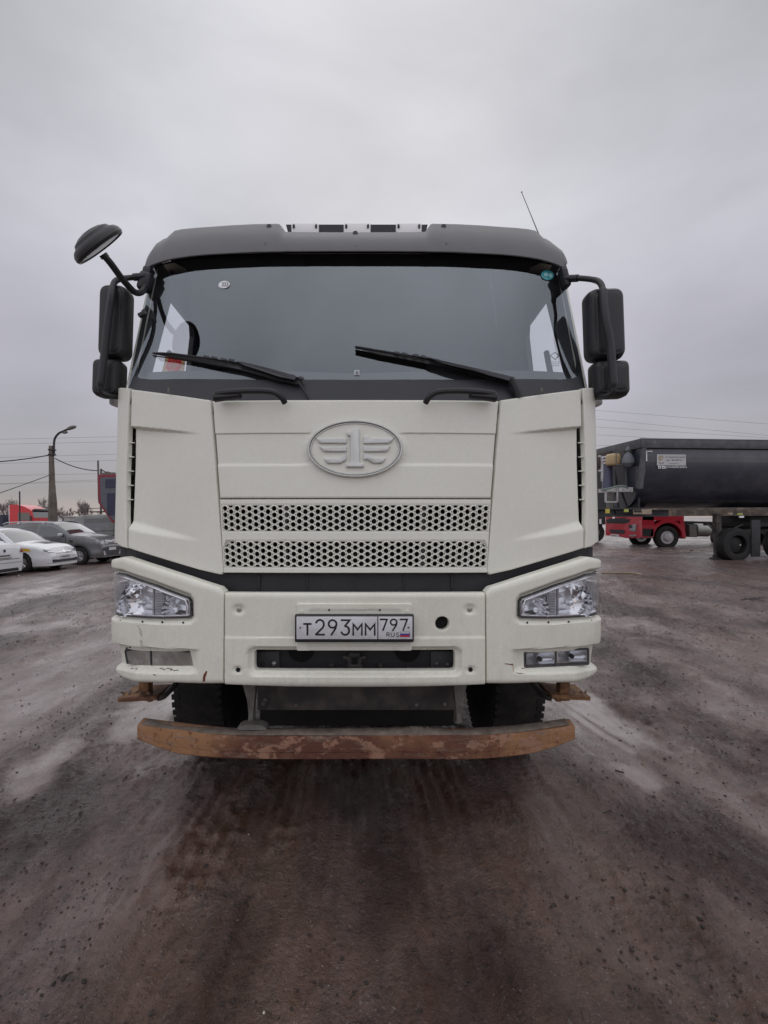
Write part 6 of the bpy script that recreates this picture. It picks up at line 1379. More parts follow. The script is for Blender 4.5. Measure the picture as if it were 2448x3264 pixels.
    for k, (r0, r1, a0, a1) in enumerate(((.055, .085, .2, 4.6), (.03, .05, 1.5, 6.2))):
        V = []; nn = 16
        for i in range(nn + 1): w = a0 + (a1 - a0) * i / nn; V += [(p.x + r0 * math.cos(w), yside - .012, p.z + r0 * math.sin(w)), (p.x + r1 * math.cos(w), yside - .012, p.z + r1 * math.sin(w))]
        b.add(V, [(2 * i, 2 * i + 1, 2 * i + 3, 2 * i + 2) for i in range(nn)])
    b.build('round_logo', mat('ochre_print', (.35, .27, .14), .5), st, False)
    words('side_lettering', 'grunwaldtrailers', 2119, 1491.5, 8.0, M['stickwhite'], r, 1.02)
    for x in (2097, 2109):
        fr = rect('media_icon', x, 1485, x + 9, 1493.5, M['stickwhite'], .004); rect('icon_mark', x + 2, 1487.5, x + 7, 1491, steel_, .008, fr)
    # chassis beams
    zc0, zc1 = loc(2200, 1620).z, loc(2200, 1645).z; b = MB(); b.box((L / 2 + .3, .75, (zc0 + zc1) / 2), (L, .14, zc0 - zc1)); b.box((L / 2 + .3, 1.75, (zc0 + zc1) / 2), (L, .14, zc0 - zc1)); b.box((L / 2 + .2, .12, zc0 - .02), (L, .08, .06))
    b.build('chassis_beam', mat('weathered_beam', (.10, .085, .07), .7, col2=(.2, .15, .11), c2scale=2.5, var=.3, vscale=5), r, False)
    b = MB(); b.box((-.2, .28, (zc0 + zc1) / 2), (2.6, .05, zc0 - zc1 + .02)); b.box((-.2, .2, zc0), (2.7, .2, .04)); b.build('front_beam', M['clad'], r, False)
    for x0, x1, y0, y1, m_ in ((2020, 2044, 1625, 1639, 'beige'), (2046, 2078, 1623, 1639, 'beige'), (1991, 2004, 1623, 1632, 'limeplate'), (1931, 1944, 1622, 1636, 'yellowplate'), (2021, 2043, 1626, 1632, 'ink'), (2352, 2368, 1636, 1641, 'limeplate'), (2322, 2336, 1634, 1640, 'beige'), (2358, 2372, 1644.5, 1650, 'stickwhite'), (2411, 2424, 1675, 1680.5, 'stickwhite')):
        p, q = loc(x0, y0, -.02), loc(x1, y1, -.02); b = MB(); b.box(((p.x + q.x) / 2, .0 - (.03 if m_ == 'ink' else 0), (p.z + q.z) / 2), (q.x - p.x, .03, p.z - q.z)); b.build('marker_plate', M[m_], r, False)
    # landing legs, feet, wheels, mudguard post
    for yy in (.45,):
        p = loc(2285, 1650, yy); q = loc(2285, 1764, yy); b = MB(); b.box((p.x, yy, p.z - .25), (.17, .17, .75)); b.box((p.x - .02, yy, (p.z + q.z) / 2 - .25), (.12, .12, abs(p.z - q.z) * .7)); lg = b.build('landing_leg', M['dirtmetal'], r, False)
        b = MB(); b.box((p.x, yy, .05), (.36, .30, .10), r=.03); b.box((p.x, yy, .13), (.18, .16, .10)); b.build('leg_foot', M['blackgap'], lg)
        b = MB(); b.tube([(p.x, yy, .75), (p.x + .9, yy, 1.15)], .025, 6); b.tube([(p.x - .02, yy, .9), (p.x - .35, yy, 1.2)], .025, 6); b.build('leg_brace', M['dirtmetal'], lg)
    for sx in (2347, 2500, 2650):
        for yy, nm in ((.20, 'wheel'),):
            p = loc(sx, 1712, .1); b = MB(); b.lathe([(.30, -.17), (.42, -.19), (.50, -.17), (.525, -.10), (.525, .10), (.50, .17), (.42, .19), (.30, .17)], (p.x, yy, .525), (0, 1, 0), 32, True); b.lathe([(.30, .1), (.24, .02), (.1, -.02), (0, -.02)], (p.x, yy - .08, .525), (0, 1, 0), 20)
            w = b.build('wheel', M['under'], r); b = MB(); b.lathe([(.022, 0), (.022, -.03), (0, -.035)], (p.x + .02, yy - .2, .52), (0, 1, 0), 8); b.build('hub_cap', M['steel'], w)
    p = loc(2412, 1700, -.05); b = MB(); b.box((p.x, .0, .72), (.30, .06, 1.15), r=.01); b.build('mudflap_post', M['blackgap'], r)
    b = MB(); b.box((p.x + 2.5, 1.25, 1.15), (4.5, 2.3, .12)); pl = loc(2292, 1650, 1.0); b.box((pl.x + 4.0, 1.5, zc1 - .22), (6.0, 1.3, .46)); b.each('axle_deck', M['under'], r, False)
    # front platform, ladder, tanks, hydraulic ram
    white_ = mat('chalky_white_steel', (.50, .50, .50), .6, col2=(.3, .27, .25), c2scale=6)
    yf = .35; b = MB(); T = lambda x, y, d=yf: loc(x, y, d)
    b.tube([T(1913, 1535), T(1919, 1530)] and [T(1919, 1534), T(1919, 1462), T(1915, 1456), T(1908, 1454)], .035, 6)
    for y in (1501,): b.tube([T(1908, y), T(1919, y)], .03, 6)
    b.build('hand_rail', white_, r)
    b = MB(); 
    for (x0, y0, x1, y1) in ((1929, 1563, 1968, 1567), (1929, 1598, 1968, 1602), (1928, 1563, 1932, 1601), (1965, 1563, 1969, 1600), (1908, 1558, 1929, 1570)): p, q = T(x0, y0), T(x1, y1); b.box(((p.x + q.x) / 2, yf, (p.z + q.z) / 2), (abs(q.x - p.x), .05, abs(p.z - q.z)))
    pf = b.build('platform_frame', white_, r, False); p, q = T(1969, 1553.5), T(2015, 1568.5); b = MB(); b.box(((p.x + q.x) / 2, yf + .3, (p.z + q.z) / 2), (q.x - p.x, .7, p.z - q.z), r=.01); b.build('platform_step', white_, r)
    p, q = T(1947, 1567), T(1962, 1640); b = MB(); b.box(((p.x + q.x) / 2, yf + .2, (p.z + q.z) / 2), (q.x - p.x, .12, p.z - q.z)); b.build('platform_post', M['greymetal'], r, False)
    p, q = T(1921, 1478, 1.3), T(1950, 1560, 1.3); rr = (q.x - p.x) / 2; b = MB(); b.lathe([(0, 0), (rr, 0), (rr, p.z - q.z + .25), (0, p.z - q.z + .26)], ((p.x + q.x) / 2, 1.3, q.z), (0, 0, 1), 20); ram = b.build('hydraulic_ram', mat('violet_grey_tube', (.10, .10, .16), .4), r)
    for k, m_ in enumerate(('stickwhite', 'rustred', 'stickwhite', 'stickwhite')): b = MB(); zz = q.z + p.z - q.z + (.0, .045, .09, .2)[k]; b.lathe([(rr + .01, 0), (rr + .01, .035), (0, .035)], ((p.x + q.x) / 2, 1.3, zz), (0, 0, 1), 20); b.build('ram_band', M[m_], ram)
    p, q = T(1941, 1446, .9), T(1973, 1484, .9); b = MB(); b.box(((p.x + q.x) / 2, .95, (p.z + q.z) / 2), (q.x - p.x, .4, p.z - q.z), r=.08, seg=3); tk = b.build('plastic_canister', M['beigetank'], r)
    b = MB(); a_, c_ = T(1964, 1442, .6), T(2010, 1482, .6); b.tube([(a_.x, .6, c_.z), (a_.x, .6, a_.z), (c_.x, .6, a_.z)], .02, 5); b.tube([(a_.x, .6, c_.z), (c_.x, .6, c_.z)], .02, 5); b.build('canister_frame', M['greymetal'], tk)
    p = T(2003, 1462, .55); b = MB(); b.lathe([(0, -.28), (.12, -.24), (.20, -.14), (.19, 0), (.12, .12), (.05, .2), (.09, .27), (.06, .36), (0, .40)], tuple(p), (0, 0, 1), 10); b.build('hanging_sack', mat('grey_sacking', (.17, .18, .20), .9, bump=.4, bscale=18), r)
    b = MB(); b.tube(smooth_path([T(1920, 1562, .3), T(1945, 1556, .3), T(1970, 1550, .3), T(1990, 1550, .3), T(2002, 1556, .3)]), .03, 6); b.build('green_hose', mat('dull_green_hose', (.16, .21, .19), .7), r)
    b = MB(); b.box((-.02, 1.9, zr - .42), (.12, 1.0, .5), r=.03); b.build('headboard', mat('brown_black_steel', (.05, .035, .03), .7, var=.4, vscale=3), r)
    b = MB(); b.box((.30, 1.75, 2.35), (.06, 2.45, 1.75)); b.build('front_bulkhead', M['blackgap'], r, False); b = MB(); b.box((.1, 1.2, zc0 - .1), (1.6, 2.0, .12)); b.tube([(-.2, .8, zc0), (-.35, .8, 2.3)], .03, 6); b.tube([(.1, .8, zc0), (-.1, .8, 2.2)], .03, 6); b.build('coupling_deck', M['blackgap'], r, False)
    return r
M['beige'] = mat('beige_plate', (.36, .29, .22), .6, var=.1); M['limeplate'] = mat('lime_marker', (.42, .46, .10), .5); M['yellowplate'] = mat('yellow_marker', (.55, .45, .08), .5); M['beigetank'] = mat('beige_plastic', (.50, .37, .20), .5, var=.08)
trailer()

# ------------------------------------------------------------------ red tractor behind the trailer
def red_tractor():
    Y = 22.3; X = BX(1929, Y); r = thing('lorry', (X, Y, SLOPE * X + .02), 'red tractor unit behind the dark trailer, its bumper and front wheel showing under it', 'lorry', rot=(0, -TILT, R(180)))
    # heading -X, local x forward; near side is +y
    red = mat('crimson_cab_paint', (.40, .012, .028), .35, coat=.5, var=.05); g0 = r.location.z
    XL = lambda sx, dy=0.0: -(BX(sx, Y - dy) - X); ZL = lambda sy, dy=0.0: BZ(sy, Y - dy) - g0
    xb = XL(2046, 0); H = 2.9
    def S(name, pts, y, dep, m_, par=None): b = MB(); b.prism([(XL(x, y), ZL(yy, y)) for x, yy in pts], lambda x, z, d: (x, y - d, z), dep); return b.build(name, m_, par or r, False)
    # cab: from front face to behind the arch
    cab = S('cab', [(2046, 1655), (2046, 1570), (2052, 1520), (2170, 1510), (2178, 1640), (2178, 1656)], .0, 2.45, red)
    fa = XL(1929, -2.0); 
    # front: wedge between near corner (x=2046) and far edge (x=1929, 2.4 m farther)
    def FP(sx, sy, d=0):
        t = (2046 - sx) / (2046 - 1929.0); y = -2.35 * t; return Vector((-(BX(sx, Y - y) - X) + d, y, BZ(sy, Y - y) - g0))
    def facep(name, L_, m_, d=.02, th=.05, par=None):
        a = [FP(x, y, d) for x, y in L_]; bck = [p - Vector((th, 0, 0)) for p in a]; n = len(a); b = MB(); b.add([tuple(p) for p in a + bck], [tuple(range(n)), tuple(range(n, 2 * n))[::-1]] + [(i, (i + 1) % n, n + (i + 1) % n, n + i) for i in range(n)]); return b.build(name, m_, par or r, False)
    facep('front_panel', [(1929, 1560), (2046, 1540), (2046, 1700), (2040, 1712), (1995, 1713), (1975, 1709), (1929, 1705)], red, .0, .5)
    facep('side_return', [(2046, 1560), (2046, 1560)], red) if False else None
    S('bumper_side', [(2044, 1655), (2046, 1710), (2060, 1712), (2085, 1700), (2084, 1655)], .02, .3, red)
    facep('grille_slot', [(1932, 1655), (2010, 1652), (2002, 1664), (1985, 1667), (1934, 1666)], M['black'], .03)
    facep('grille_slot', [(1938, 1651), (1996, 1648), (1994, 1652), (1940, 1655)], M['black'], .03)
    facep('bumper_intake', [(1943, 1686), (1991, 1687), (1991, 1697), (1985, 1699), (1948, 1697)], M['black'], .03)
    facep('number_plate', [(1949, 1701), (1973, 1702), (1973, 1710), (1949, 1709)], M['platewhite'], .05); facep('plate_lettering', [(1952, 1704), (1970, 1704.8), (1970, 1707), (1952, 1706.4)], M['greymetal'], .06, .008)
    facep('headlight', [(2008, 1672), (2029, 1668), (2028, 1690), (2022, 1692), (2009, 1688)], M['headl'], .04); facep('lamp_bezel', [(2005, 1671), (2013, 1670), (2018, 1680), (2008, 1682)], M['black'], .055, .01); facep('fog_light', [(2008, 1703), (2027, 1702), (2029, 1706), (2018, 1708), (2008, 1707)], M['headl'], .04)
    facep('badge', circ((1957, 1648), 4, 10), M['chrome'], .05)
    # arch and wheel
    cx, cz = XL(2128, 0), .53; R1, R2 = .64, .78
    A1 = [(cx + math.cos(w) * R1, cz + math.sin(w) * R1) for w in np.linspace(0, math.pi, 18)]; A2 = [(cx + math.cos(w) * R2 * 1.02, cz + math.sin(w) * R2) for w in np.linspace(math.pi, 0, 18)]
    for y0 in (.03,):
        V = [(x, y0, z) for x, z in A1 + A2[::-1]] + [(x, y0 - .5, z) for x, z in A1 + A2[::-1]]; F = [(i, i + 1, 19 + i, 18 + i) for i in range(17)] + [(i, i + 1, 37 + i, 36 + i) for i in range(17)] + [(18 + i, 19 + i, 55 + i, 54 + i) for i in range(17)]
        obj('wheel_arch', V, F, red, r, False)
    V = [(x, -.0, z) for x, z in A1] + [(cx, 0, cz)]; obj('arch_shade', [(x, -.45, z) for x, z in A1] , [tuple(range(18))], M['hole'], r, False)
    S('arch_rear_panel', [(2164, 1650), (2176, 1650), (2182, 1672), (2184, 1712), (2178, 1712), (2172, 1680)], .02, .4, red)
    for yy in (-.17, -2.28):
        b = MB(); b.lathe([(.30, -.15), (.42, -.165), (.49, -.155), (.52, -.10), (.52, .10), (.49, .155), (.42, .165), (.30, .15)], (cx, yy, .52), (0, 1, 0), 36, True); w = b.build('wheel', M['rubber'], r)
        b = MB(); b.lathe([(.30, .0), (.285, .01), (.27, -.05), (.20, -.07), (.19, .02), (.14, .03), (.13, .07), (0, .075)], (cx, yy + .12, .52), (0, 1, 0), 28); rmo = b.build('rim', M['alloy'], w)
        for k in range(10): t = 2 * math.pi * k / 10; b = MB(); b.lathe([(.024, 0), (0, .001)], (cx + .235 * math.cos(t), yy + .075, .52 + .235 * math.sin(t)), (0, 1, 0), 8); b.build('hand_hole', M['hole'], rmo)
    for y_ in (1679, 1709): S('cab_step', [(2050, y_), (2080, y_), (2080, y_ + 3), (2050, y_ + 3)], .01, .2, M['greymetal'])
    S('step_recess', [(2048, 1682), (2082, 1682), (2082, 1706), (2048, 1706)], .03, .02, M['black'])
    S('chassis', [(2170, 1655), (2700, 1655), (2700, 1685), (2170, 1700)], -.5, 1.4, M['under'])
    S('battery_box', [(2194, 1666), (2222, 1665), (2222, 1706), (2196, 1706)], -.02, .4, M['clad']); S('box_cover', [(2196, 1669), (2218, 1668), (2220, 1704), (2199, 1704)], .0, .03, M['greymetal'])
    b = MB(); p0 = XL(2226); p1 = XL(2270); b.lathe([(0, 0), (.27, .0), (.29, .02), (.29, p0 - p1 - .02), (.27, p0 - p1), (0, p0 - p1)], (p1, -.3, ZL(1683)), (1, 0, 0), 24); b.build('fuel_tank', mat('dull_alloy', (.35, .35, .33), .45, .6, var=.2), r)
    for x_ in (XL(2420), XL(2520)):
        for yy in (-.25, -2.2): b = MB(); b.lathe([(.28, -.27), (.5, -.29), (.52, -.2), (.52, .2), (.5, .29), (.28, .27)], (x_, yy, .52), (0, 1, 0), 24, True); b.build('wheel', M['rubber'], r)
    return r
red_tractor()
def dark_lorry():
    Y = 27; X = BX(1888, Y); r = thing('lorry', (X, Y, SLOPE * X), 'dark lorry rear standing behind the red tractor, mostly hidden by the white cab edge', 'lorry', rot=(0, -TILT, 0))
    b = MB(); b.box((.0, 1.2, 1.6), (1.5, 2.4, 1.3), r=.03); b.build('body', M['blackgap'], r, False); b = MB(); b.box((.1, .4, .9), (1.2, .2, .3)); b.build('chassis', M['under'], r, False)
    for x in (.20,):
        for y in (.2, 2.2): b = MB(); b.lathe([(.28, -.14), (.48, -.15), (.52, -.1), (.52, .1), (.48, .15), (.28, .14)], (x, y, .52), (0, 1, 0), 28, True); w = b.build('wheel', M['rubber'], r); b = MB(); b.lathe([(.28, 0), (.2, -.04), (0, -.05)], (x, y - .1, .52), (0, 1, 0), 18); b.build('rim', M['greymetal'], w)
    b = MB(); b.box((.45, -.02, 1.12), (.1, .03, .26)); b.build('reflector', M['stickwhite'], r, False)
dark_lorry()

# ------------------------------------------------------------------ lamp post, poles, wires
def lamp_post():
    Y = 40; t = BX(164, Y); X = BX(171, Y); g0 = SLOPE * X; conc = mat('weathered_concrete', (.16, .135, .115), .85, var=.25, vscale=2, col2=(.10, .085, .07), c2scale=1.5, bump=.3, bscale=12)
    r = thing('street_lamp', (X, Y, g0), 'tall concrete lamp post with curved arm and two lamp heads above the parked cars', 'street lamp')
    pt = lambda x, y, yy=Y: (BX(x, yy) - X, yy - Y, BZ(y, yy) - g0)
    b = MB(); V = []; rowp = [(1421, 163.5, 5.2), (1480, 164.5, 5.6), (1540, 166, 6.4), (1575, 167, 7.6), (1600, 168, 8.8), (1640, 168.5, 9.6), (1680, 169, 10.4), (1705, 169.5, 11)]
    for y, cx, h in rowp:
        c = pt(cx, y); w = h / FPX * Y; V += [(c[0] - w, -w, c[2]), (c[0] + w, -w, c[2]), (c[0] + w, w, c[2]), (c[0] - w, w, c[2])]
    F = [(i * 4 + j, i * 4 + (j + 1) % 4, (i + 1) * 4 + (j + 1) % 4, (i + 1) * 4 + j) for i in range(len(rowp) - 1) for j in range(4)] + [(0, 1, 2, 3)]
    b.add(V, F); b.build('pole', conc, r, False)
    b = MB(); b.tube(smooth_path([pt(172.5, 1452), pt(172, 1425), pt(173, 1405), pt(178, 1392), (pt(188, 1381)), pt(198, 1376), pt(214, 1369)]), .085, 8); b.build('lamp_arm', M['black'], r)
    for (a, c, e, s) in (((213, 1369), (228, 1363), (243, 1359), .16), ((200, 1380), (208, 1378.5), (216, 1377), .11)):
        b = MB(); b.tube([pt(*a), pt((a[0] * .7 + c[0] * .3), (a[1] * .7 + c[1] * .3)), pt(*c), pt((e[0] * .6 + c[0] * .4), (e[1] * .6 + c[1] * .4)), pt(*e)], [s * .3, s * .8, s, s * .85, s * .3], 10); b.build('lamp_head', M['greymetal'], r)
    b = MB(); b.tube([pt(198, 1378), pt(201, 1380)], .05, 6); b.build('arm_stub', M['black'], r)
    for y in (1434, 1449): b = MB(); c = pt(166, y); b.box(c, (.42, .42, .10)); b.build('clamp_band', M['black'], r, False)
    b = MB(); b.tube([pt(158.5, 1590, 39.6), pt(158, 1620, 39.6), pt(159.5, 1680, 39.6)], .04, 6); b.build('cable_duct', M['greymetal'], r)
    # second pole
    Y2 = 42; X2 = BX(322, Y2); r2 = thing('utility_pole', (X2, Y2, SLOPE * X2), 'thin concrete pole with insulator rising behind the tipper body', 'pole')
    b = MB(); h = BZ(1494, Y2) - SLOPE * X2; b.tube([(0, 0, 0), (0, 0, h)], [.11, .08], 8); b.build('pole', conc, r2); b = MB(); b.tube([(.05, 0, h - .1), (.5, 0, h - .35)], .05, 6); b.build('bracket', M['black'], r2); b = MB(); b.lathe([(0, -.1), (.09, -.05), (.07, 0), (.09, .05), (0, .1)], (.55, 0, h - .3), (0, 0, 1), 8); b.build('insulator', M['greymetal'], r2)
    # slim exhaust-like mast by the red cab
    Y3 = 46; X3 = BX(64, Y3); r3 = thing('mast', (X3, Y3, SLOPE * X3), 'slim dark mast standing in front of the far red cab', 'mast'); b = MB(); b.tube([(0, 0, 0), (BX(62.5, Y3) - X3, 0, BZ(1566, Y3) - SLOPE * X3)], .06, 6); b.build('tube', M['black'], r3)
lamp_post()
def wires():
    wm = mat('wire', (.03, .03, .032), .6)
    def wire(name, p, q, Y0, Y1, rad, label, sag=.3, cat='cable', group=None):
        a = Vector((BX(p[0], Y0), Y0, BZ(p[1], Y0))); c = Vector((BX(q[0], Y1), Y1, BZ(q[1], Y1))); pts = [a.lerp(c, t) - Vector((0, 0, sag * 4 * t * (1 - t))) for t in np.linspace(0, 1, 14)]
        b = MB(); b.tube(pts, rad, 5); o = b.build(name, wm); tag(o, label, cat, group); return o
    L = lambda x, y: (x / 4.484, 1320 + y / 4.484)
    spans = (((0, 360), (1590, 325)), ((0, 430), (1590, 398)), ((0, 620), (1590, 575)), ((0, 705), (1590, 663)), ((0, 880), (1590, 848)), ((0, 995), (1590, 932)), ((0, 1003), (1590, 957)))
    names = ('topmost', 'second from the top', 'third from the top', 'fourth from the top', 'fifth from the top', 'sixth from the top', 'lowest')
    for (p, q), nm in zip(spans, names):
        a, c = L(*p), L(*q); d = ((c[0] - a[0]), (c[1] - a[1])); a = (a[0] - d[0] * .15, a[1] - d[1] * .15); c = (c[0] + d[0] * .6, c[1] + d[1] * .6)
        wire('power_line', a, c, 90, 92, .018, 'thin power line across the sky left of the cab, the ' + nm, .0, 'power line', 'power lines left of the cab')
    wire('power_cable', L(-400, 700), L(705, 586), 36, 40, .045, 'thick cable running from the left edge to the lamp post', .12); wire('power_cable', L(785, 632), L(1420, 808), 40, 42, .04, 'thick cable sloping down from the lamp post to the thin pole', .25)
    wire('power_cable', L(1530, 830), L(1800, 865), 42, 43, .04, 'short cable leaving the thin pole behind the cab', .0); wire('guy_wire', L(-300, 1230), L(712, 872), 36, 40, .028, 'slanting guy wire from the lamp post down to the left', .02)
    K = lambda x, y: (1850 + x / 2.774, 1300 + y / 2.774)
    for (p, q), nm in zip((((100, 20), (1750, 150)), ((100, 95), (1750, 254)), ((100, 167), (1750, 271)), ((100, 236), (1750, 330)), ((100, 328), (900, 360))), ('topmost', 'second from the top', 'third from the top', 'fourth from the top', 'lowest')):
        wire('power_line', K(*p), K(*q), 90, 88, .017, 'thin power line above the dark trailer, the ' + nm, .0, 'power line', 'power lines right of the cab')
wires()

# ------------------------------------------------------------------ bare trees, far huts, brush
def bare_tree(X, Y, h, seed, label, group='bare trees on the skyline'):
    rr = random.Random(seed); zg = SLOPE * max(X, -90) - .3; r = thing('bare_tree', (X, Y, zg), label, 'tree', group)
    V = []; F = []; TV = MB()
    def seg(b, p, q, r0, r1, n):
        t = (q - p).normalized(); a = t.orthogonal().normalized(); c = t.cross(a); k = len(b.v)
        b.add([p + (a * math.cos(2 * math.pi * i / n) + c * math.sin(2 * math.pi * i / n)) * r0 for i in range(n)] + [q + (a * math.cos(2 * math.pi * i / n) + c * math.sin(2 * math.pi * i / n)) * r1 for i in range(n)], [(i, (i + 1) % n, n + (i + 1) % n, n + i) for i in range(n)])
    cr = MB()
    def grow(p, d, ln, rad, lv):
        q = p + d * ln; b = TV if lv == 0 else cr; seg(b, p, q, rad, rad * .7, 6 if lv == 0 else 3)
        if lv >= 6: return
        for k in range(3 if lv < 5 else 2):
            ax = Vector((rr.uniform(-1, 1), rr.uniform(-1, 1), rr.uniform(-.2, .9))); nd = (d * (1.0 if k == 0 else .75) + ax * (.35 if k == 0 else .7)); nd.z += .12; nd.normalize()
            grow(p.lerp(q, 1 if k == 0 else rr.uniform(.45, .95)), nd, ln * rr.uniform(.58, .8), max(rad * .6, .024), lv + 1)
    grow(Vector((0, 0, 0)), Vector((rr.uniform(-.05, .05), 0, 1)).normalized(), h * .28, h * .02, 0)
    bark = M['bark']; TV.build('trunk', bark, r); cr.build('crown', bark, r, False)
M['bark'] = mat('hazed_bark', (.20, .17, .16), .9)  # bark lightened, haze over the distance put into its colour
TREES = ((8, 1600, 120, 'pale bare tree at the left edge, left of the red cab'), (22, 1592, 118, 'bare tree directly left of the red cab roof'), (52, 1594, 125, 'bare tree showing over the red cab roof'), (122, 1592, 115, 'tall thin bare tree right of the red cab'), (143, 1606, 112, 'bushy bare tree just left of the lamp post'), (182, 1614, 118, 'low bare tree right of the lamp post foot'), (212, 1622, 120, 'small bare tree between lamp post and van'), (263, 1597, 110, 'large rounded bare tree above the sage grey van'), (276, 1606, 112, 'bare tree close to the tipper body, above the van'))
for i, (sx, sy, Y, lab) in enumerate(TREES):
    X = BX(sx, Y); h = BZ(sy, Y) - (SLOPE * max(X, -90) - .3); bare_tree(X, Y, h * 1.25, 30 + i, lab)
def far_things():
    # brush along the skyline
    rr = random.Random(3); b = MB()
    for k in range(1500):
        X = rr.uniform(-125, -62); Y = 128 + rr.uniform(-4, 4); z0 = -2.2; h = rr.uniform(1.5, 4.6); b.tube([(X, Y, z0), (X + rr.uniform(-.5, .5), Y, z0 + h)], [.10, .02], 3, False)
        for _ in range(3): zz = z0 + h * rr.uniform(.3, .9); b.tube([(X, Y, zz), (X + rr.uniform(-1.2, 1.2), Y, zz + rr.uniform(.3, 1.1))], [.05, .015], 3, False)
    o = b.build('brush', M['bark'], None, False); o['kind'] = 'stuff'; o['label'] = 'low leafless brush along the skyline'; o['category'] = 'brush'
    Y = 75; 
    def hut(sx0, sx1, sy, label, m_, nm='hut'):
        X0, X1 = BX(sx0, Y), BX(sx1, Y); g = SLOPE * X0; h = BZ(sy, Y) - g; r = thing(nm, ((X0 + X1) / 2, Y, g), label, 'hut'); w = X1 - X0
        b = MB(); b.box((0, 1.5, h / 2), (w, 3, h)); wl = b.build('wall', m_, r, False); b = MB(); b.box((0, 1.5, h + .06), (w + .3, 3.3, .12)); b.build('roof', M['greyplastic'], r, False); b = MB(); b.box((w * .2, -.02, h * .55), (w * .25, .04, h * .3)); b.build('window', M['carglass'], wl, False); b = MB(); b.box((-w * .25, -.02, h * .35), (w * .22, .04, h * .66)); b.build('door', M['clad'], wl, False)
    hut(175, 197, 1653, 'small white site cabin beside the lamp post foot', M['stickwhite']); hut(140, 172, 1660, 'low grey shed left of the lamp post foot', mat('grey_shed', (.25, .26, .28), .7)); hut(204, 222, 1648, 'pale hut with flat roof between the cabin and the sage van', mat('pale_hut', (.42, .40, .38), .7))
far_things()

# ------------------------------------------------------------------ stones, twigs, litter on the mud
def pebbles():
    rr = np.random.default_rng(5); b = MB(); base = []
    for k in range(4):
        bm = bmesh.new(); bmesh.ops.create_icosphere(bm, subdivisions=1, radius=1)
        for v in bm.verts: v.co *= float(rr.uniform(.7, 1.15))
        bm.verts.index_update(); base.append((np.array([v.co for v in bm.verts]), [[v.index for v in f.verts] for f in bm.faces])); bm.free()
    V = []; F = []; n = 18000; off = 0
    d = 1.2 + 13 * rr.random(n) ** 2.0; an = R(90) + (rr.random(n) - .5) * R(92); x = d * np.cos(an); y = d * np.sin(an)
    z = ground_base(x, y) + ground_h(x, y); sz = 0.0016 + .006 * rr.random(n) ** 4 + .00055 * d; keep = ~((np.abs(x + .06) < .95) & (y < 2.6) & (rr.random(n) < .6)) & ~((np.abs(x + .06) < 1.3) & (y > 2.4) & (y < 12)) & ~((wet_f(x, y) > .45) & (rr.random(n) < .8))
    for i in np.nonzero(keep)[0]:
        v, f = base[i % 4]; s = sz[i] * np.array([rr.uniform(.7, 1.5), rr.uniform(.7, 1.5), rr.uniform(.4, .8)]); V.append(v * s + [x[i], y[i], z[i] + sz[i] * .15]); F += [[a + off for a in q] for q in f]; off += len(v)
    o = obj('gravel', [tuple(p) for p in np.concatenate(V)], F, mat('dark_wet_gravel', (.030, .021, .018), .8, col2=(.075, .058, .052), c2scale=9, c2lo=.5, c2hi=.6), None, False); o['kind'] = 'stuff'; o['label'] = 'dark grit and pebbles scattered over the mud'; o['category'] = 'gravel'
pebbles()
def gpt(xd, yd):
    Y = 3.0
    for _ in range(14): X = (xd * SC - CX) / FPX * Y; Y = (CAM_H - ground_z(X, Y)) * FPX / (yd * SC - CY)
    return (xd * SC - CX) / FPX * Y, Y
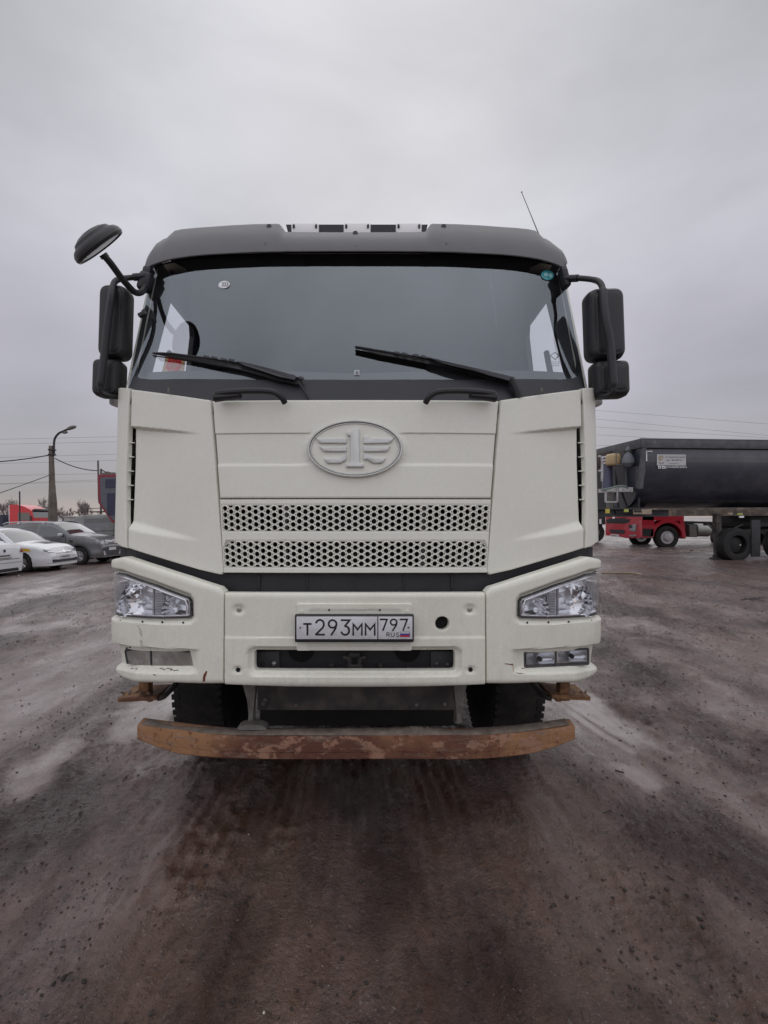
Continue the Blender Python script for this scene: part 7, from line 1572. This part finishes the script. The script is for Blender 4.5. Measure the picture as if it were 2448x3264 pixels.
def litter():
    pal = {'stone': mat('dark_stone', (.022, .016, .014), .8, bump=.3), 'pale': mat('pale_stone', (.30, .27, .25), .7, bump=.3), 'brick': mat('brick_red', (.18, .07, .05), .8, bump=.3), 'paper': mat('dirty_paper', (.5, .47, .43), .8), 'straw': mat('dry_straw', (.30, .23, .15), .8), 'twig': mat('dark_twig', (.03, .022, .02), .8)}
    def stone(xd, yd, s, m_, label, nm='stone', fl=.6):
        x, y = gpt(xd, yd); rr = random.Random(int(xd * 7 + yd)); s *= .75; bm = bmesh.new(); bmesh.ops.create_icosphere(bm, subdivisions=2, radius=1)
        for v in bm.verts: v.co *= rr.uniform(.82, 1.12); v.co.x *= s * rr.uniform(.95, 1.05); v.co.y *= s * .75; v.co.z *= s * fl
        b = MB(); b.bmadd(bm); a = rr.random() * 3; b.v = [(p[0] * math.cos(a) - p[1] * math.sin(a), p[0] * math.sin(a) + p[1] * math.cos(a), p[2]) for p in b.v]; o = b.build(nm, pal[m_]); o.location = (x, y, ground_z(x, y) + s * fl * .3); tag(o, label, 'stone' if nm == 'stone' else nm.replace('_', ' '), 'loose stones on the mud' if nm == 'stone' else None)
    def twig(pts, rad, m_, label, nm='twig'):
        q = [gpt(*p) for p in pts]; x0, y0 = q[0]; z0 = ground_z(x0, y0); b = MB(); b.tube(smooth_path([(x - x0, y - y0, ground_z(x, y) - z0 + rad * 1.2) for x, y in q], 4), rad, 6); o = b.build(nm, pal[m_]); o.location = (x0, y0, z0); tag(o, label, nm)
    stone(116, 2296 - 170 + 0, .012, 'stone', 'black pebble at the lower left, above two clustered stones')
    stone(136, 2115, .013, 'stone', 'dark stone low on the left, left one of a close pair'); stone(141, 2109, .012, 'stone', 'dark stone low on the left, right one of a close pair'); stone(182, 2121, .014, 'stone', 'dark stone low on the left, a little right of the close pair'); stone(83, 2140, .011, 'stone', 'dark stone near the bottom left corner'); stone(193, 2030, .010, 'stone', 'dark stone left of the wheel streaks'); stone(356, 1671, .011, 'stone', 'small dark stone just left of the rusty bar end'); stone(240, 1563, .012, 'stone', 'dark stone on the smooth wet patch left of the bar')
    stone(1436, 1640, .014, 'stone', 'dark stone right of the thin twig, beyond the right tyre track'); stone(1471, 1647, .012, 'pale', 'pale stone right of the rusty bar, near the dark twig'); stone(1506, 1670, .010, 'stone', 'small dark stone on the right, below the pale one')
    stone(1512, 1826 + 160, .016, 'stone', 'dark lump beside the right tyre track, upper of two'); stone(1518, 2003, .015, 'stone', 'dark lump beside the right tyre track, lower of two')
    stone(1494, 1190, .085, 'brick', 'reddish brick lump on the mud in front of the trailer', 'brick_lump', .5); stone(1553, 1199, .05, 'paper', 'white scrap of rubbish in front of the landing leg', 'litter_scrap', .3); stone(1449, 1190, .06, 'paper', 'white scrap of rubbish left of the reddish lump', 'litter_scrap', .2); stone(1553, 1265, .03, 'paper', 'flat pale scrap lying below the trailer wheels', 'litter_scrap', .2)
    stone(41, 1233 + 10, .05, 'paper', 'white and black scrap on the mud in front of the white saloons', 'litter_scrap', .4)
    stone(537, 1803, .006, 'paper', 'tiny white scrap on the dark mud below the bar', 'litter_scrap', .5); stone(570, 2188, .007, 'paper', 'small white scrap at the bottom middle of the mud', 'litter_scrap', .5); stone(671, 1990, .003, 'paper', 'white speck on the dark mud left of centre', 'litter_scrap', .5)
    twig([(1393, 1631), (1390, 1642), (1393, 1655), (1397, 1660)], .0016, 'straw', 'curved dry straw beyond the right end of the bar', 'straw'); twig([(1329, 1665), (1339, 1668), (1348, 1670)], .004, 'twig', 'short dark twig right of the bar'); twig([(1303, 1757), (1314, 1753), (1321, 1751)], .0025, 'twig', 'thin dark twig on the right tyre track'); twig([(1441, 1892), (1448, 1897), (1456, 1902)], .002, 'twig', 'thin dark twig right of the tyre track')
    twig([(1395, 1188), (1430, 1189)], .012, 'twig', 'long dark stick lying left of the brick lump') ; twig([(1600, 1292), (1650, 1296)], .006, 'twig', 'thin stick far right on the mud'); twig([(1300, 1238), (1360, 1238), (1385, 1243)], .02, 'straw', 'pale plank on the mud beside the cab edge', 'plank')
    twig([(755, 2160 - 0), (764, 2148), (772, 2140)], .0018, 'twig', 'thin dark twig near the bottom middle')
litter()
